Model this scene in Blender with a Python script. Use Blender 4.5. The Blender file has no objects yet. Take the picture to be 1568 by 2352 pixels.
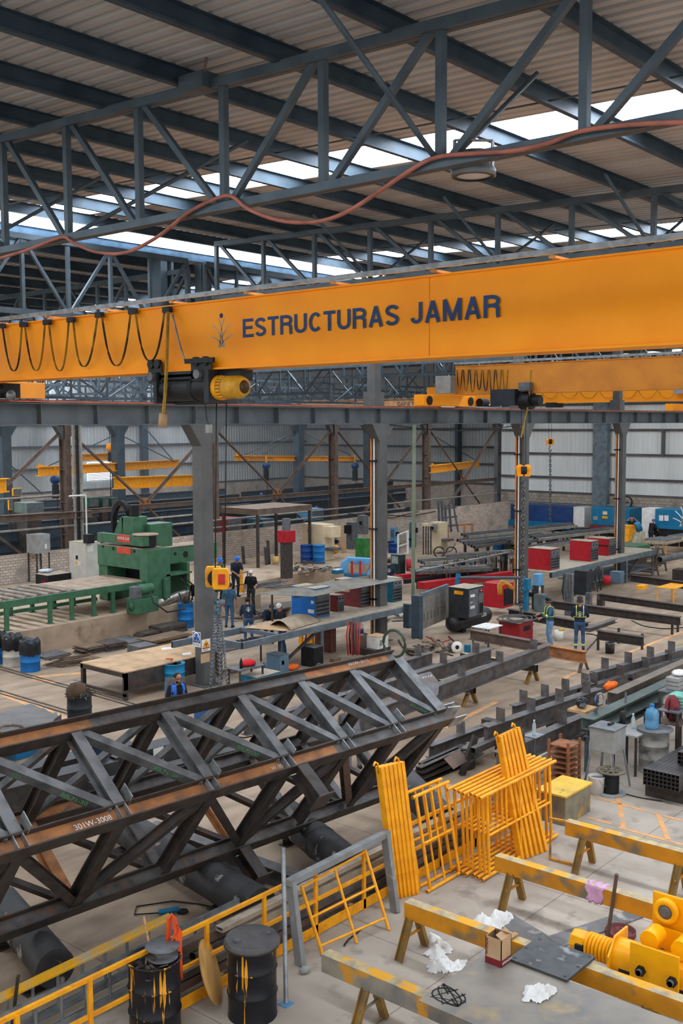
import bpy, math, random
import numpy as np
from mathutils import Vector as V, Matrix
random.seed(11)
R_ = random.Random(5)
COL = bpy.context.scene.collection
# ---- camera model: x runs along the crane runway, y along the crane girder, z up
PP = np.array([784., 1176.]); VA = np.array([-2080., 988.]); VB = np.array([2850., 967.])
F = math.sqrt(-float(np.dot(VA - PP, VB - PP))); CH = 7.7
_a = np.array([*(VA - PP), F]); _a /= np.linalg.norm(_a)
_b = np.array([*(VB - PP), F]); _b /= np.linalg.norm(_b)
_u = np.cross(_a, _b); _u /= np.linalg.norm(_u)
if _u[1] > 0: _u = -_u
_a = np.cross(_b, _u) * (1 if np.dot(np.cross(_b, _u), _a) > 0 else -1)
RM = np.array([_b, _a, _u])
EYE = V((0, 0, CH))
def ray(px, py): return V(RM @ np.array([px - 784., py - 1176., F]))
def P(px, py, z=0.):
    d = ray(px, py); return EYE + d * ((z - CH) / d.z)
def PX(px, py, x):
    d = ray(px, py); return EYE + d * (x / d.x)
def PY(px, py, y):
    d = ray(px, py); return EYE + d * (y / d.y)
FW = V(RM @ np.array([0, 0, 1.]))
def dep(p): return (V(p) - EYE).dot(FW)
def sc(p): return F / dep(p)
def PD(px, py, p):
    d = ray(px, py); return EYE + d * (dep(p) / d.dot(FW))
Z = V((0, 0, 1))
# ---- materials
MATS = {}
def srgb(c):
    return tuple(((v / 255) / 12.92 if v / 255 <= .04045 else ((v / 255 + .055) / 1.055) ** 2.4) for v in c) + (1,)
def M(name, c, rough=.6, metal=0., c2=None, sc=3., lo=.4, hi=.65, st=(1, 1, 1), bump=0., em=0., alpha=1., trans=0., det=5., c3=None, sc3=9., lo3=.6, hi3=.7, st3=(1, 1, 1), bsc=30):
    if name in MATS: return MATS[name]
    m = bpy.data.materials.new(name); m.use_nodes = True
    nt = m.node_tree; b = nt.nodes['Principled BSDF']
    b.inputs['Roughness'].default_value = rough; b.inputs['Metallic'].default_value = metal
    b.inputs['Base Color'].default_value = srgb(c); b.inputs['Specular IOR Level'].default_value = .3
    L = nt.links
    tc = nt.nodes.new('ShaderNodeTexCoord')
    def noise(s, stt, d):
        mp = nt.nodes.new('ShaderNodeMapping'); mp.inputs['Scale'].default_value = stt
        n = nt.nodes.new('ShaderNodeTexNoise'); n.inputs['Scale'].default_value = s; n.inputs['Detail'].default_value = d
        L.new(tc.outputs['Object'], mp.inputs['Vector']); L.new(mp.outputs[0], n.inputs['Vector']); return n
    def mix(fac, a, bcol):
        x = nt.nodes.new('ShaderNodeMix'); x.data_type = 'RGBA'
        L.new(fac, x.inputs[0])
        if isinstance(a, tuple): x.inputs[6].default_value = a
        else: L.new(a, x.inputs[6])
        x.inputs[7].default_value = bcol; return x.outputs[2]
    def ramp(n, l, h):
        r = nt.nodes.new('ShaderNodeMapRange'); r.inputs[1].default_value = l; r.inputs[2].default_value = h
        L.new(n.outputs['Fac'], r.inputs[0]); return r.outputs[0]
    if c2 is None: c2 = tuple(v * .8 for v in c)
    o = mix(ramp(noise(sc, st, det), lo, hi), srgb(c), srgb(c2))
    if c3 is not None: o = mix(ramp(noise(sc3, st3, 4), lo3, hi3), o, srgb(c3))
    L.new(o, b.inputs['Base Color'])
    if bump:
        bn = nt.nodes.new('ShaderNodeBump'); bn.inputs['Strength'].default_value = bump; bn.inputs['Distance'].default_value = .02
        n = noise(bsc, (1, 1, 1), 3); L.new(n.outputs['Fac'], bn.inputs['Height']); L.new(bn.outputs[0], b.inputs['Normal'])
    if em:
        b.inputs['Emission Color'].default_value = srgb(c); b.inputs['Emission Strength'].default_value = em
    if trans:
        b.inputs['Transmission Weight'].default_value = trans; b.inputs['IOR'].default_value = 1.2
    if alpha < 1: b.inputs['Alpha'].default_value = alpha
    MATS[name] = m; return m
# ---- mesh builder
def frame(p0, p1, up=Z):
    p0 = V(p0); p1 = V(p1); d = (p1 - p0).normalized(); up = V(up)
    if abs(d.dot(up)) > .999: up = V((0, 1, 0)) if abs(d.y) < .9 else V((1, 0, 0))
    s = d.cross(up).normalized(); u = s.cross(d).normalized(); return p0, p1, s, u
class MB:
    def __init__(s): s.v = []; s.f = []; s.m = []; s.s = []; s.mi = 0; s.T = None
    def add(s, vs, fs, smooth=False):
        n = len(s.v)
        s.v += [tuple(s.T @ V(p)) if s.T else tuple(p) for p in vs]
        for f in fs: s.f.append([i + n for i in f]); s.m.append(s.mi); s.s.append(smooth)
        return s
    def bx(s, x0, x1, y0, y1, z0, z1):
        return s.add([(x0, y0, z0), (x1, y0, z0), (x1, y1, z0), (x0, y1, z0), (x0, y0, z1), (x1, y0, z1), (x1, y1, z1), (x0, y1, z1)],
                     [(0, 3, 2, 1), (4, 5, 6, 7), (0, 1, 5, 4), (1, 2, 6, 5), (2, 3, 7, 6), (3, 0, 4, 7)])
    def box(s, c, d): return s.bx(c[0] - d[0] / 2, c[0] + d[0] / 2, c[1] - d[1] / 2, c[1] + d[1] / 2, c[2], c[2] + d[2])
    def prof(s, p0, p1, pts, up=Z):
        p0, p1, a, u = frame(p0, p1, up); n = len(pts)
        vs = [p0 + a * x + u * y for x, y in pts] + [p1 + a * x + u * y for x, y in pts]
        return s.add(vs, [(i, (i + 1) % n, n + (i + 1) % n, n + i) for i in range(n)] + [tuple(range(n - 1, -1, -1)), tuple(range(n, 2 * n))])
    def bar(s, p0, p1, w, h, up=Z):
        return s.prof(p0, p1, [(-w / 2, -h / 2), (w / 2, -h / 2), (w / 2, h / 2), (-w / 2, h / 2)], up)
    def ib(s, p0, p1, h, w, tw=.014, tf=.018, up=Z):
        a, b, t = w / 2, h / 2, tw / 2
        return s.prof(p0, p1, [(-a, -b), (a, -b), (a, -b + tf), (t, -b + tf), (t, b - tf), (a, b - tf), (a, b), (-a, b), (-a, b - tf), (-t, b - tf), (-t, -b + tf), (-a, -b + tf)], up)
    def ch(s, p0, p1, h, w, t=.012, up=Z, sd=1):
        b = h / 2; q = [(0, -b), (w, -b), (w, -b + t), (t, -b + t), (t, b - t), (w, b - t), (w, b), (0, b)]
        return s.prof(p0, p1, [(x * sd, y) for x, y in q], up)
    def an(s, p0, p1, l, t=.01, up=Z, sd=1):
        return s.prof(p0, p1, [(x * sd, y) for x, y in [(0, 0), (l, 0), (l, t), (t, t), (t, l), (0, l)]], up)
    def hol(s, p0, p1, w, h, t=.008, up=Z):
        p0, p1, a, u = frame(p0, p1, up)
        o = [(-w / 2, -h / 2), (w / 2, -h / 2), (w / 2, h / 2), (-w / 2, h / 2)]
        i = [(x - math.copysign(t, x), y - math.copysign(t, y)) for x, y in o]
        vs = [p + a * x + u * y for p in (p0, p1) for x, y in o + i]; fs = []
        for k in range(4):
            l = (k + 1) % 4
            fs += [(k, l, 8 + l, 8 + k), (4 + l, 4 + k, 12 + k, 12 + l), (l, k, 4 + k, 4 + l), (8 + k, 8 + l, 12 + l, 12 + k)]
        return s.add(vs, fs)
    def tube(s, p0, p1, r, n=10, r2=None, cap=True):
        p0, p1, a, u = frame(p0, p1); r2 = r if r2 is None else r2
        c = [(math.cos(2 * math.pi * i / n), math.sin(2 * math.pi * i / n)) for i in range(n)]
        A = [p0 + (a * x + u * y) * r for x, y in c]; B = [p1 + (a * x + u * y) * r2 for x, y in c]
        s.add(A + B, [(i, (i + 1) % n, n + (i + 1) % n, n + i) for i in range(n)], True)
        if cap: s.add(A, [tuple(range(n - 1, -1, -1))]); s.add(B, [tuple(range(n))])
        return s
    def pipe(s, p0, p1, r, t=.004, n=12):
        s.tube(p0, p1, r, n, cap=False); s.tube(p0, p1, r - t, n, cap=False)
        for q in (p0, p1):
            q, _, a, u = frame(q, V(q) + (V(p1) - V(p0)))
            c = [(math.cos(2 * math.pi * i / n), math.sin(2 * math.pi * i / n)) for i in range(n)]
            s.add([q + (a * x + u * y) * r for x, y in c] + [q + (a * x + u * y) * (r - t) for x, y in c], [(i, (i + 1) % n, n + (i + 1) % n, n + i) for i in range(n)])
        return s
    def path(s, pts, r, n=6, closed=False, flat=None):
        pts = [V(p) for p in pts]; N = len(pts); vs = []
        for i, p in enumerate(pts):
            t = (pts[(i + 1) % N] if (closed or i < N - 1) else p) - (pts[i - 1] if (closed or i > 0) else p)
            _, _, a, u = frame(p, p + t, Z if abs(t.normalized().z) < .95 else V((.3, 1, 0)))
            for k in range(n):
                g = 2 * math.pi * k / n + math.pi / n
                vs.append(p + a * math.cos(g) * r + u * math.sin(g) * (flat or r))
        fs = []
        for i in range(N if closed else N - 1):
            j = (i + 1) % N
            for k in range(n): fs.append((i * n + k, i * n + (k + 1) % n, j * n + (k + 1) % n, j * n + k))
        if not closed: fs += [tuple(range(n - 1, -1, -1)), tuple((N - 1) * n + k for k in range(n))]
        return s.add(vs, fs, n > 4)
    def lathe(s, prof, c=(0, 0, 0), n=20, ax=Z, smooth=True):
        c = V(c); _, _, a, u = frame(c, c + V(ax)); w = V(ax).normalized(); N = len(prof); vs = []; fs = []
        for r, h in prof:
            for k in range(n):
                g = 2 * math.pi * k / n; vs.append(c + w * h + (a * math.cos(g) + u * math.sin(g)) * max(r, 1e-4))
        for i in range(N - 1):
            for k in range(n): fs.append((i * n + k, i * n + (k + 1) % n, (i + 1) * n + (k + 1) % n, (i + 1) * n + k))
        return s.add(vs, fs, smooth)
    def ball(s, c, r, n=10, sq=0, seed=0):
        r = (r, r, r) if not isinstance(r, (tuple, list)) else r; rr = random.Random(seed)
        m = n // 2 + 1; vs = []; fs = []
        for i in range(m + 1):
            t = math.pi * i / m
            for k in range(n):
                g = 2 * math.pi * k / n; q = 1 + (rr.uniform(-sq, sq) if 0 < i < m else 0)
                vs.append((c[0] + r[0] * q * math.sin(t) * math.cos(g), c[1] + r[1] * q * math.sin(t) * math.sin(g), c[2] - r[2] * q * math.cos(t)))
        for i in range(m):
            for k in range(n): fs.append((i * n + k, i * n + (k + 1) % n, (i + 1) * n + (k + 1) % n, (i + 1) * n + k))
        return s.add(vs, fs, True)
    def poly(s, pts, t=0, nrm=None):
        pts = [V(p) for p in pts]; n = len(pts)
        if not t: return s.add(pts, [tuple(range(n))])
        nv = V(nrm) if nrm else (pts[1] - pts[0]).cross(pts[2] - pts[1]).normalized()
        q = [p + nv * t for p in pts]
        return s.add(pts + q, [tuple(range(n - 1, -1, -1)), tuple(range(n, 2 * n))] + [(i, (i + 1) % n, n + (i + 1) % n, n + i) for i in range(n)])
MW = {}
def mesh_of(name, mb, mats, inv=None):
    me = bpy.data.meshes.new(name)
    me.from_pydata([tuple(inv @ V(p)) for p in mb.v] if inv else mb.v, [], mb.f)
    for m in (mats if isinstance(mats, (list, tuple)) else [mats]): me.materials.append(m)
    me.polygons.foreach_set('material_index', mb.m); me.polygons.foreach_set('use_smooth', mb.s); me.update(); return me
def tag(o, label=None, cat=None, group=None, kind=None):
    for k, v in (('label', label), ('category', cat), ('group', group), ('kind', kind)):
        if v: o[k] = v
    return o
def thing(name, label, cat, loc=(0, 0, 0), rz=0., group=None):
    o = bpy.data.objects.new(name, None); COL.objects.link(o); o.empty_display_size = .2
    o.location = loc; o.rotation_euler = (0, 0, rz)
    MW[o] = Matrix.Translation(V(loc)) @ Matrix.Rotation(rz, 4, 'Z')
    return tag(o, label, cat, group)
def part(name, mb, mat, par, w=False, bev=0., label=None, kind=None):
    inv = MW[par].inverted() if w else None
    o = bpy.data.objects.new(name, mesh_of(name, mb, mat, inv)); COL.objects.link(o); o.parent = par; MW[o] = MW[par]
    if bev:
        b = o.modifiers.new('bevel', 'BEVEL'); b.width = bev; b.segments = 2; b.limit_method = 'ANGLE'
    return tag(o, label, kind=kind)
def solo(name, mb, mat, label, cat, group=None, bev=0., kind=None):
    xs = np.array(mb.v); lo = xs.min(0); hi = xs.max(0); c = V(((lo[0] + hi[0]) / 2, (lo[1] + hi[1]) / 2, lo[2]))
    o = bpy.data.objects.new(name, mesh_of(name, mb, mat, Matrix.Translation(-c))); COL.objects.link(o); o.location = c
    MW[o] = Matrix.Translation(c)
    if bev:
        b = o.modifiers.new('bevel', 'BEVEL'); b.width = bev; b.segments = 2; b.limit_method = 'ANGLE'
    return tag(o, label, cat, group, kind)
def struct(name, mb, mat, par=None):
    o = solo(name, mb, mat, None, None, kind='structure') if par is None else part(name, mb, mat, par, True)
    return o
def dup(root, loc=None, rz=None, label=None, group=None):
    def cp(o, par):
        c = o.copy(); COL.objects.link(c)
        if par: c.parent = par
        for k in [x for x in bpy.data.objects if x.parent == o]: cp(k, c)
        return c
    c = cp(root, None); MW[c] = None
    if loc is not None: c.location = loc
    if rz is not None: c.rotation_euler = (0, 0, rz)
    if label: c['label'] = label
    if group: c['group'] = group
    MW[c] = Matrix.Translation(c.location) @ Matrix.Rotation(c.rotation_euler.z, 4, 'Z')
    return c
def text_mb(txt, size, T, bold=0., sx=1., depth=.002, sp=1.):
    cu = bpy.data.curves.new('t', 'FONT'); cu.body = txt; cu.size = size; cu.offset = bold; cu.extrude = depth; cu.space_character = sp
    o = bpy.data.objects.new('t', cu); COL.objects.link(o)
    dg = bpy.context.evaluated_depsgraph_get(); me = o.evaluated_get(dg).to_mesh()
    mb = MB(); mb.T = T @ Matrix.Scale(sx, 4, V((1, 0, 0)))
    mb.add([v.co.copy() for v in me.vertices], [tuple(p.vertices) for p in me.polygons]); mb.T = None
    o.evaluated_get(dg).to_mesh_clear(); bpy.data.objects.remove(o); bpy.data.curves.remove(cu)
    return mb
def TM(o, x, y):
    x = V(x).normalized(); y = V(y).normalized(); z = x.cross(y); o = V(o)
    return Matrix(((x.x, y.x, z.x, o.x), (x.y, y.y, z.y, o.y), (x.z, y.z, z.z, o.z), (0, 0, 0, 1)))
TX = lambda o: TM(o, (0, -1, 0), Z)      # text lying on a face that looks towards -x
TY = lambda o: TM(o, (1, 0, 0), Z)       # text lying on a face that looks towards -y
ORD = 'first second third fourth fifth sixth seventh eighth ninth tenth eleventh twelfth thirteenth fourteenth fifteenth sixteenth seventeenth eighteenth nineteenth twentieth'.split()
def nth(i): return ORD[i] if i < 20 else 'twenty-' + ORD[i - 20] if i < 29 else ('thirtieth' if i == 29 else 'thirty-' + ORD[i - 30] if i < 39 else 'fortieth' if i == 39 else 'forty-' + ORD[i - 40])
# palette
STEEL = M('roof_steel', (70, 83, 92), .5, .15, (56, 69, 78), 2)
PURL = M('purlin_steel', (56, 72, 84), .5, .2, (44, 58, 70), 2)
DKST = M('column_grey', (90, 91, 91), .55, .0, (76, 77, 78), 1.5)
RUNW = M('runway_grey', (88, 94, 98), .55, .0, (72, 80, 85), 1.5)
BLACK = M('black_steel', (34, 36, 40), .5, .2, (24, 25, 28), 4)
ORANGE = M('crane_orange', (255, 160, 0), .5, 0, (250, 150, 0), .8)
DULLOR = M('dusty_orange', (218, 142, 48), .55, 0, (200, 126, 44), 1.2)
GALV = M('galvanised', (150, 156, 160), .42, .5, (120, 126, 130), 6)
MILL = M('mill_scale', (104, 102, 102), .5, .2, (78, 75, 75), 5, c3=(112, 84, 64), sc3=4, lo3=.58, hi3=.72)
MILLD = M('dark_mill_scale', (72, 67, 65), .5, .15, (54, 50, 48), 5, c3=(92, 66, 50), sc3=3, lo3=.58, hi3=.75)
RUST = M('rusty_steel', (172, 116, 72), .75, .05, (134, 92, 64), 4, c3=(104, 90, 82), sc3=6, lo3=.55, hi3=.7)
BROWNST = M('brown_steel', (112, 94, 84), .65, .15, (88, 76, 70), 3)
YEL = M('scaffold_yellow', (244, 168, 26), .5, 0, (226, 148, 24), 6, c3=(190, 124, 40), sc3=5, lo3=.66, hi3=.75)
WHITE = M('white_paint', (222, 222, 218), .5, 0, (205, 205, 200), 4)
GREYP = M('grey_paint', (150, 152, 150), .5, 0, (132, 134, 132), 3)
DGREY = M('dark_grey_paint', (84, 92, 98), .5, .1, (70, 78, 84), 3)
GREEN = M('machine_green', (66, 110, 82), .45, 0, (54, 94, 70), 3)
BLUE = M('drum_blue', (26, 112, 182), .45, 0, (22, 96, 160), 3, c3=(90, 100, 110), sc3=5, lo3=.68, hi3=.75)
DBLUE = M('dark_blue', (34, 66, 118), .45, 0, (28, 54, 98), 3)
TEAL = M('teal_blue', (22, 112, 150), .45, 0, (20, 98, 134), 3)
LBLUE = M('light_blue', (96, 160, 206), .45, 0, (82, 146, 190), 3)
RED = M('machine_red', (178, 28, 40), .45, 0, (156, 24, 36), 3, c3=(120, 40, 40), sc3=5, lo3=.66, hi3=.75)
MAROON = M('maroon', (112, 44, 46), .5, 0, (96, 38, 40), 3)
CREAM = M('cream_machine', (222, 204, 170), .5, 0, (206, 188, 156), 2)
WOOD = M('wood', (186, 150, 108), .75, 0, (150, 116, 80), 4, st=(1, 1, 6))
CARD = M('cardboard', (188, 156, 122), .8, 0, (172, 140, 106), 3)
RUBBER = M('rubber_black', (30, 30, 32), .7, 0, (22, 22, 24), 5)
GLASS = M('clear_plastic', (210, 226, 232), .1, 0, (200, 220, 228), 4, alpha=.45)
DUSTTOP = M('dusty_top', (176, 164, 146), .8, 0, (150, 140, 124), 5)
TIN = M('tin_sheet', (158, 156, 148), .5, .35, (136, 134, 126), 3)
GUN = M('gun_grey', (110, 114, 118), .5, .25, (88, 92, 96), 5)
CABLE = M('cable_black', (36, 34, 34), .6)
REDC = M('hose_red', (190, 48, 40), .5)
# ================= building =================
def roofm(name, c, c2):
    return M(name, c, .7, .1, c2, .6, st=(3, .15, 1), c3=tuple(v * .8 for v in c), sc3=.7, lo3=.55, hi3=.8)
ROOF = roofm('roof_sheet', (172, 170, 170), (156, 154, 153))
SKY = M('skylight_sheet', (238, 246, 255), .6, em=12.)
SKYW = M('skylight_dim', (228, 238, 248), .6, em=1.5)
def floor_mat():
    m = M('concrete_floor', (174, 165, 152), .8, 0, (150, 141, 130), .9, .35, .7, bump=.15, c3=(120, 112, 104), sc3=2.4, lo3=.56, hi3=.78)
    nt = m.node_tree; b = nt.nodes['Principled BSDF']; L = nt.links
    src = b.inputs['Base Color'].links[0].from_socket
    geo = nt.nodes.new('ShaderNodeNewGeometry'); sep = nt.nodes.new('ShaderNodeSeparateXYZ'); L.new(geo.outputs['Position'], sep.inputs[0])
    n = nt.nodes.new('ShaderNodeTexNoise'); n.inputs['Scale'].default_value = .35; n.inputs['Detail'].default_value = 6; L.new(geo.outputs['Position'], n.inputs['Vector'])
    def math_(op, a, bb):
        x = nt.nodes.new('ShaderNodeMath'); x.operation = op
        for i, q in enumerate((a, bb)):
            if isinstance(q, (int, float)): x.inputs[i].default_value = q
            else: L.new(q, x.inputs[i])
        return x.outputs[0]
    wob = math_('MULTIPLY', math_('SUBTRACT', n.outputs['Fac'], .5), 3.)
    mr = nt.nodes.new('ShaderNodeMapRange'); mr.inputs[1].default_value = 10.2; mr.inputs[2].default_value = 12.2
    L.new(math_('ADD', sep.outputs['Y'], wob), mr.inputs[0])
    mx = nt.nodes.new('ShaderNodeMix'); mx.data_type = 'RGBA'; L.new(mr.outputs[0], mx.inputs[0]); L.new(src, mx.inputs[6])
    # working floor: brown, worn in streaks along the hall
    mp = nt.nodes.new('ShaderNodeMapping'); mp.inputs['Scale'].default_value = (.5, 1.3, 1); L.new(geo.outputs['Position'], mp.inputs['Vector'])
    n2 = nt.nodes.new('ShaderNodeTexNoise'); n2.inputs['Scale'].default_value = 1.6; n2.inputs['Detail'].default_value = 8; L.new(mp.outputs[0], n2.inputs['Vector'])
    cr = nt.nodes.new('ShaderNodeMapRange'); cr.inputs[1].default_value = .35; cr.inputs[2].default_value = .7; L.new(n2.outputs['Fac'], cr.inputs[0])
    br = nt.nodes.new('ShaderNodeMix'); br.data_type = 'RGBA'; br.inputs[6].default_value = srgb((166, 146, 124)); br.inputs[7].default_value = srgb((130, 112, 96)); L.new(cr.outputs[0], br.inputs[0])
    L.new(br.outputs[2], mx.inputs[7])
    # saw-cut joints every 3 m
    def joint(o, off):
        fr = math_('FRACT', math_('MULTIPLY', math_('ADD', o, off), 1 / 3.1), 0)
        return math_('LESS_THAN', fr, .006)
    j = math_('MAXIMUM', joint(sep.outputs['X'], .4), joint(sep.outputs['Y'], 1.2))
    mj = nt.nodes.new('ShaderNodeMix'); mj.data_type = 'RGBA'; L.new(math_('MULTIPLY', j, .6), mj.inputs[0]); L.new(mx.outputs[2], mj.inputs[6]); mj.inputs[7].default_value = srgb((84, 76, 70))
    L.new(mj.outputs[2], b.inputs['Base Color']); return m
struct('floor', MB().bx(-14, 80, -10, 75, -.3, 0), floor_mat())
def brick_mat(name, c, c2, mortar, sc_=1.):
    m = M(name, c, .85); nt = m.node_tree; b = nt.nodes['Principled BSDF']; L = nt.links
    geo = nt.nodes.new('ShaderNodeNewGeometry'); sep = nt.nodes.new('ShaderNodeSeparateXYZ'); L.new(geo.outputs['Position'], sep.inputs[0])
    ad = nt.nodes.new('ShaderNodeMath'); ad.operation = 'ADD'; L.new(sep.outputs['X'], ad.inputs[0]); L.new(sep.outputs['Y'], ad.inputs[1])
    cb = nt.nodes.new('ShaderNodeCombineXYZ'); L.new(ad.outputs[0], cb.inputs[0]); L.new(sep.outputs['Z'], cb.inputs[1])
    br = nt.nodes.new('ShaderNodeTexBrick'); L.new(cb.outputs[0], br.inputs['Vector'])
    br.inputs['Color1'].default_value = srgb(c); br.inputs['Color2'].default_value = srgb(c2); br.inputs['Mortar'].default_value = srgb(mortar)
    br.inputs['Scale'].default_value = sc_; br.inputs['Brick Width'].default_value = .42; br.inputs['Row Height'].default_value = .21; br.inputs['Mortar Size'].default_value = .02
    n = nt.nodes.new('ShaderNodeTexNoise'); n.inputs['Scale'].default_value = 1.2; n.inputs['Detail'].default_value = 8; L.new(geo.outputs['Position'], n.inputs['Vector'])
    r = nt.nodes.new('ShaderNodeMapRange'); r.inputs[1].default_value = .5; r.inputs[2].default_value = .7; L.new(n.outputs['Fac'], r.inputs[0])
    mx = nt.nodes.new('ShaderNodeMix'); mx.data_type = 'RGBA'; L.new(r.outputs[0], mx.inputs[0]); L.new(br.outputs['Color'], mx.inputs[6]); mx.inputs[7].default_value = srgb(tuple(v * .72 for v in c))
    L.new(mx.outputs[2], b.inputs['Base Color']); return m
BRKW = brick_mat('whitewashed_brick', (206, 194, 182), (182, 168, 154), (138, 120, 106), 1.7)
BRKB = brick_mat('bare_block', (178, 166, 152), (160, 148, 134), (132, 120, 108), 1.0)
def zr(y): return 12.43 + .031 * y
SKX = [(4.6, 6.0), (15.5, 17.0), (26.3, 27.6), (37., 38.4), (47.6, 49.), (58.2, 59.6)]
def corr(mb, x0, x1, y0, y1, zf, pitch=.25, hgt=.055):
    n = int((x1 - x0) / pitch); vs = []; fs = []
    for i in range(n):
        x = x0 + i * pitch
        for dx, dz in ((0, 0), (.13, 0), (.16, hgt), (.22, hgt)):
            for y in (y0, y1): vs.append((x + dx, y, zf(y) + dz))
    for y in (y0, y1): vs.append((x1, y, zf(y)))
    k = len(vs) // 2
    for i in range(k - 1): fs.append((2 * i, 2 * i + 1, 2 * i + 3, 2 * i + 2))
    mb.add(vs, fs)
def roof(name, y0, y1, zf, x0=-12., x1=70., win0=1):
    mb = MB(); x = x0; k = win0
    for a, b in SKX:
        corr(mb, x, a, y0, y1, zf); x = b
        w = MB(); corr(w, a, b, y0, y1, lambda y: zf(y) + .05, .18, .03); struct('window_%d' % k, w, SKY); k += 1
    corr(mb, x, x1, y0, y1, zf); struct(name, mb, ROOF); return k
zr2 = lambda y: 12.95 - .035 * (y - 23.4)
zr3 = lambda y: 12.3 + .0 * y
k = roof('ceiling', -9, 23.3, zr)
k = roof('ceiling_neighbour', 23.6, 41, zr2, win0=k)
k = roof('ceiling_far', 41, 70, zr3, x1=77., win0=k)
mb = MB()
mb.bx(-12, 69.9, 23.44, 23.5, 12.72, 13.2); struct('window_%d' % k, mb, SKY)
# purlins: one object each
def purlin(mb_y, zb, d=.27, x0=-12., x1=69.9):
    return MB().prof((x0, mb_y, zb + d / 2), (x1, mb_y, zb + d / 2), [(-.05, -d / 2), (.05, -d / 2), (.05, -d / 2 + .035), (.042, -d / 2 + .035), (.042, -d / 2 + .008), (-.042, -d / 2 + .008), (-.042, d / 2 - .008), (.05, d / 2 - .008), (.05, d / 2), (-.05, d / 2)])
PYS = [22.95 - 1.86 * i for i in range(15)]
for i, y in enumerate(PYS):
    solo('roof_purlin', purlin(y, zr(y) - .272), PURL, 'dark steel purlin under the near roof, %s from the bright clerestory gap' % nth(i), 'purlin', 'purlins of the near roof')
for i in range(10):
    y = 24.2 + 1.85 * i
    solo('roof_purlin', purlin(y, zr2(y) - .272), PURL, 'dark purlin under the lower neighbouring roof, %s beyond the clerestory gap' % nth(i), 'purlin', 'purlins of the neighbouring roof')
# ---- roof trusses across the near hall
def truss_near(x, ys, zb, tilt, label, first_down=0, dia=None):
    t = thing('roof_truss', label, 'truss', (x, 8, zb), 0, 'roof trusses of the near hall')
    zt = lambda y: 12.12 + .031 * y
    y0, y1 = min(ys), max(ys)
    bc = MB(); bc.bar((x - .045, y0, zb), (x - .045, y1, zb), .08, .11); bc.bar((x + .045, y0, zb), (x + .045, y1, zb), .08, .11); part('bottom_chord', bc, STEEL, t, True)
    tcd = MB(); tcd.bar((x - .05, y0, zt(y0)), (x - .05, y1, zt(y1)), .085, .13); tcd.bar((x + .05, y0, zt(y0)), (x + .05, y1, zt(y1)), .085, .13); part('top_chord', tcd, STEEL, t, True)
    for i, y in enumerate(ys): part('post', MB().hol((x, y, zb), (x, y, zt(y)), .1, .1, up=V((0, 1, 0))), STEEL, t, True)
    for i in range(len(ys) - 1):
        a, b = ys[i], ys[i + 1]                       # ys run from far (left) to near (right)
        d = dia(i)
        p = (x, a + (-.12 if d else -.1), zt(a) if d else zb), (x, b + .1, zb if d else zt(b))
        part('diagonal', MB().hol(p[0], p[1], .085, .085, up=V((0, 1, 0))), STEEL, t, True)
    return t
YM = [22.2, 20.34, 18.48] + [16.58, 14.73, 12.91, 11.05, 9.2, 7.36, 5.5, 3.65, 1.8, 0, -1.8, -3.6, -5.4]
# main truss: panels 3.. lean down to the right until y=9.2, then down to the left
main = truss_near(10.5, YM, 10.76, 0, 'dark grey roof truss crossing the whole top of the view in the foreground', dia=lambda i: i < 6)
YS = [22.36 - 1.858 * i for i in range(14)]
truss_near(20.9, YS, 11.3, 0, 'grey lattice roof truss just behind the orange crane girder', dia=lambda i: i < 8)
YQ = [22.36 - 1.858 * i for i in range(12)]
for i, (x, nm) in enumerate(((29.3, 'third'), (39.05, 'fourth'), (48.4, 'fifth'), (57.7, 'sixth'))):
    truss_near(x, YQ, 11.3, 0, 'near-hall lattice roof truss, %s counting away from the camera' % nm, dia=lambda i: i < 6)
# diagonal round braces between purlins and the bottom chords
BR = [((10.5, 7.4, 10.8), (8.2, 7.5, 12.3)), ((10.5, 7.2, 10.8), (12.6, 7.3, 12.3)), ((10.5, 16.6, 10.8), (8.3, 16.6, 12.5)), ((10.5, 14.6, 10.8), (12.8, 12.9, 12.45)), ((10.5, 18.4, 10.8), (12.8, 16.6, 12.5)),
      ((20.9, 13, 11.3), (18.8, 13.1, 12.5)), ((20.9, 13, 11.3), (23, 12.8, 12.5)), ((20.9, 16.7, 11.3), (18.8, 16.8, 12.6)), ((20.9, 9.4, 11.3), (18.8, 9.4, 12.4)), ((20.9, 9.4, 11.3), (23, 9.3, 12.4)), ((20.9, 16.6, 11.3), (23, 16.5, 12.6))]
for i, (a, b) in enumerate(BR):
    solo('sag_brace', MB().tube(a, b, .035, 8), STEEL, 'thin slanting round roof brace, %s of those fanning from the truss chords' % nth(i), 'brace', 'round braces under the roof')
# thin sag rods across the purlins
for i, x in enumerate((14.3, 24.6)):
    mb = MB()
    for a, b in zip(PYS[:-1], PYS[1:]): mb.tube((x, a, zr(a) - .2), (x, b, zr(b) - .2), .014, 6)
    solo('sag_rod', mb, STEEL, ('thin sag rod line beside the nearer skylight strip', 'thin sag rod line beside the farther skylight strip')[i], 'rod', 'sag rods')
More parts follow.
